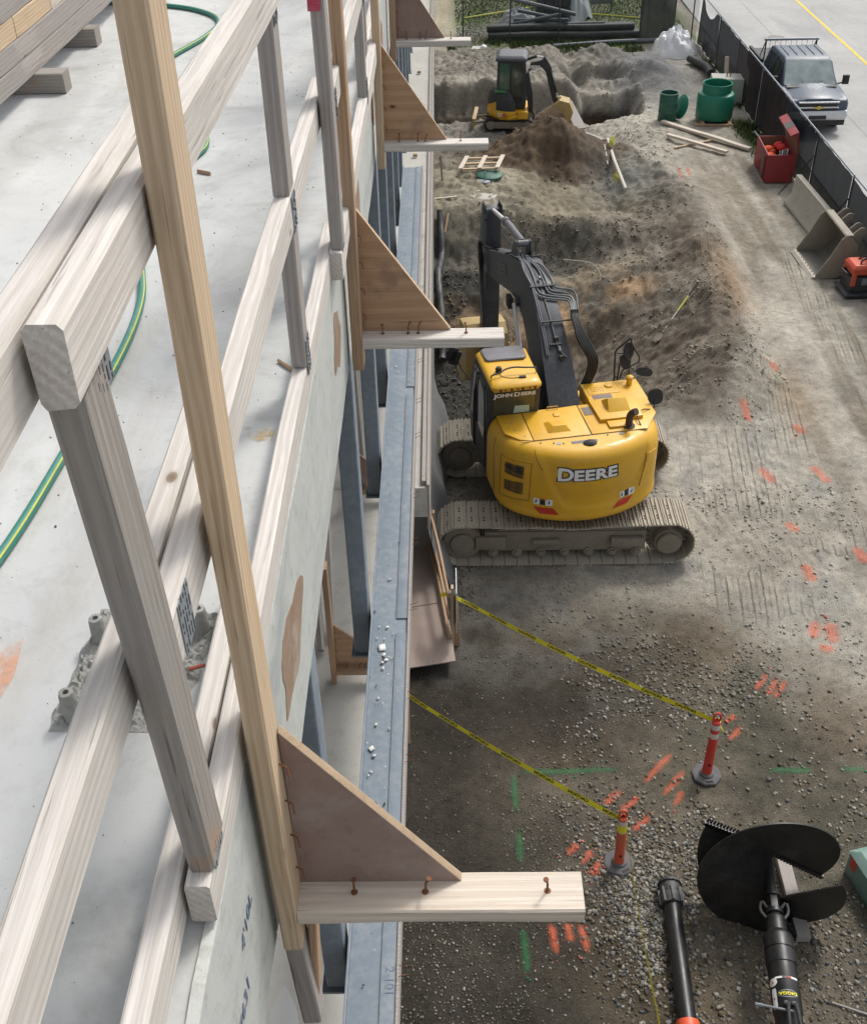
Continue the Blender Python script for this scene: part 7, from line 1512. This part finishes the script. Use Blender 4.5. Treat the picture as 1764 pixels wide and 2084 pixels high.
for s in (-1,1):
    q=[(s*.895,1.55,1.22),(s*.895,2.55,1.22),(s*.765,2.55,1.75),(s*.785,1.98,1.74)]; q2=[(s*.895,2.63,1.22),(s*.895,3.55,1.22),(s*.775,3.50,1.72),(s*.765,2.63,1.75)]
    for k,qq in enumerate((q,q2)): tp_('side_window',qq if s>0 else [qq[1],qq[0],qq[3],qq[2]],M_glassd,cab_,.015)
    m=tb(); m.tube([(s*.93,1.45,1.18),(s*1.05,1.40,1.22)],.025,8); m.cbox((s*1.16,1.40,1.32),(.20,.10,.28)); P_(m,'wing_mirror',M_blk,bevel=.03)
    m=tb(); m.loft([[(s*.56,.085,.80),(s*.93,.13,.82),(s*.95,.17,1.0),(s*.56,.10,1.0)],[(s*.56,.20,.80),(s*.93,.26,.82),(s*.95,.30,1.0),(s*.56,.22,1.0)]]); P_(m,'headlight',M_lamp,bevel=.01)
    for y in (.95,4.75):
        m=tb(); M0=m.M; m.M=M0@Matrix.Translation((s*.86,y,.40))@Matrix.Rotation(R_(90),4,'Y'); m.lathe([(.24,-.13),(.38,-.13),(.40,-.10),(.40,.10),(.38,.13),(.24,.13)],n=32); w_=P_(m,'wheel',M_tyre,smooth=True)
        m=tb(); m.M=M0@Matrix.Translation((s*.86,y,.40))@Matrix.Rotation(R_(90),4,'Y'); m.lathe([(.0,.06*s),(.08,.08*s),(.22,.05*s),(.245,.12*s)],n=24); P_(m,'rim',M_cchr,w_,smooth=True)
    m=tb(); m.tube([(s*.2,1.30,1.225),(s*.35+.1,1.42,1.30),(s*.35+.35,1.44,1.29)],.010,6); P_(m,'wiper',M_klet,ws)
m=tb(); m.box((-.60,.06,.70),(.60,.16,1.01)); gr=P_(m,'grille',M_klet)
for z in (.70,.855,1.01): m=tb(); m.box((-.64,.035,z-.022),(.64,.085,z+.022)); P_(m,'grille_bar',M_cchr,gr,bevel=.008)
for z in (.745,.78,.815,.90,.935,.97): m=tb(); m.box((-.56,.062,z-.004),(.56,.07,z+.004)); P_(m,'grille_slat',M_silver,gr)
bt=[(-.13,.025),(-.045,.025),(-.04,.045),(.045,.045),(.05,.025),(.14,.025),(.12,-.025),(.045,-.025),(.04,-.045),(-.045,-.045),(-.05,-.025),(-.14,-.025)]
m=tb(); m.prism([(x*1.1,z*1.2+.855) for x,z in bt],.015,.034,'xz'); P_(m,'bowtie_emblem',M_gold,gr,bevel=.003)
m=tb(); m.loft([[(-.99,.22,.48),(-.90,.02,.46),(.90,.02,.46),(.99,.22,.48)],[(-1.0,.22,.60),(-.92,-.02,.60),(.92,-.02,.60),(1.0,.22,.60)],[(-.99,.22,.74),(-.90,.02,.75),(.90,.02,.75),(.99,.22,.74)]]); bp=P_(m,'front_bumper',M_silver,bevel=.02)
m=tb(); m.box((-.28,-.025,.50),(.28,.0,.62)); P_(m,'bumper_opening',M_klet,bp); m=tb(); m.box((-.9,.03,.30),(.9,.25,.46)); P_(m,'lower_valance',M_blk,bp)
m=tb(); m.box((-.87,4.02,1.19),(.87,5.70,1.225)); P_(m,'bed_floor',M_klet)
for x in (-.93,.93): m=tb(); m.box((x-.05,4.0,1.20),(x+.05,5.75,1.30)); P_(m,'bed_rail',M_blk,bevel=.01)
m=tb()
for x in (-.86,.86): m.cyl((x,4.08,1.2),(x,4.08,1.90),.025,n=8); m.cyl((x,4.08,1.90),(x*1.0,4.6,1.25),.018,n=8)
for k in range(9): m.cyl((-.72+k*.18,4.08,1.3),(-.72+k*.18,4.08,1.89),.006,n=6)
split_build(m,'rack_post',M_klet,TK,I4); m=tb(); m.box((-.92,4.03,1.88),(.92,4.13,1.95)); P_(m,'rack_bar',M_galv,bevel=.01)
for k in range(5): m=tb(); m.loft([[(-.56+k*.28-.012,2.2,1.886),(-.56+k*.28+.012,2.2,1.886),(-.56+k*.28+.012,3.4,1.890),(-.56+k*.28-.012,3.4,1.890)],[(-.56+k*.28-.006,2.25,1.90),(-.56+k*.28+.006,2.25,1.90),(-.56+k*.28+.006,3.35,1.90),(-.56+k*.28-.006,3.35,1.90)]]); P_(m,'roof_rib',M_car,cab_)
m=tb(); m.box((-.80,1.0,1.205),(.80,1.30,1.215)); P_(m,'cowl',M_klet)
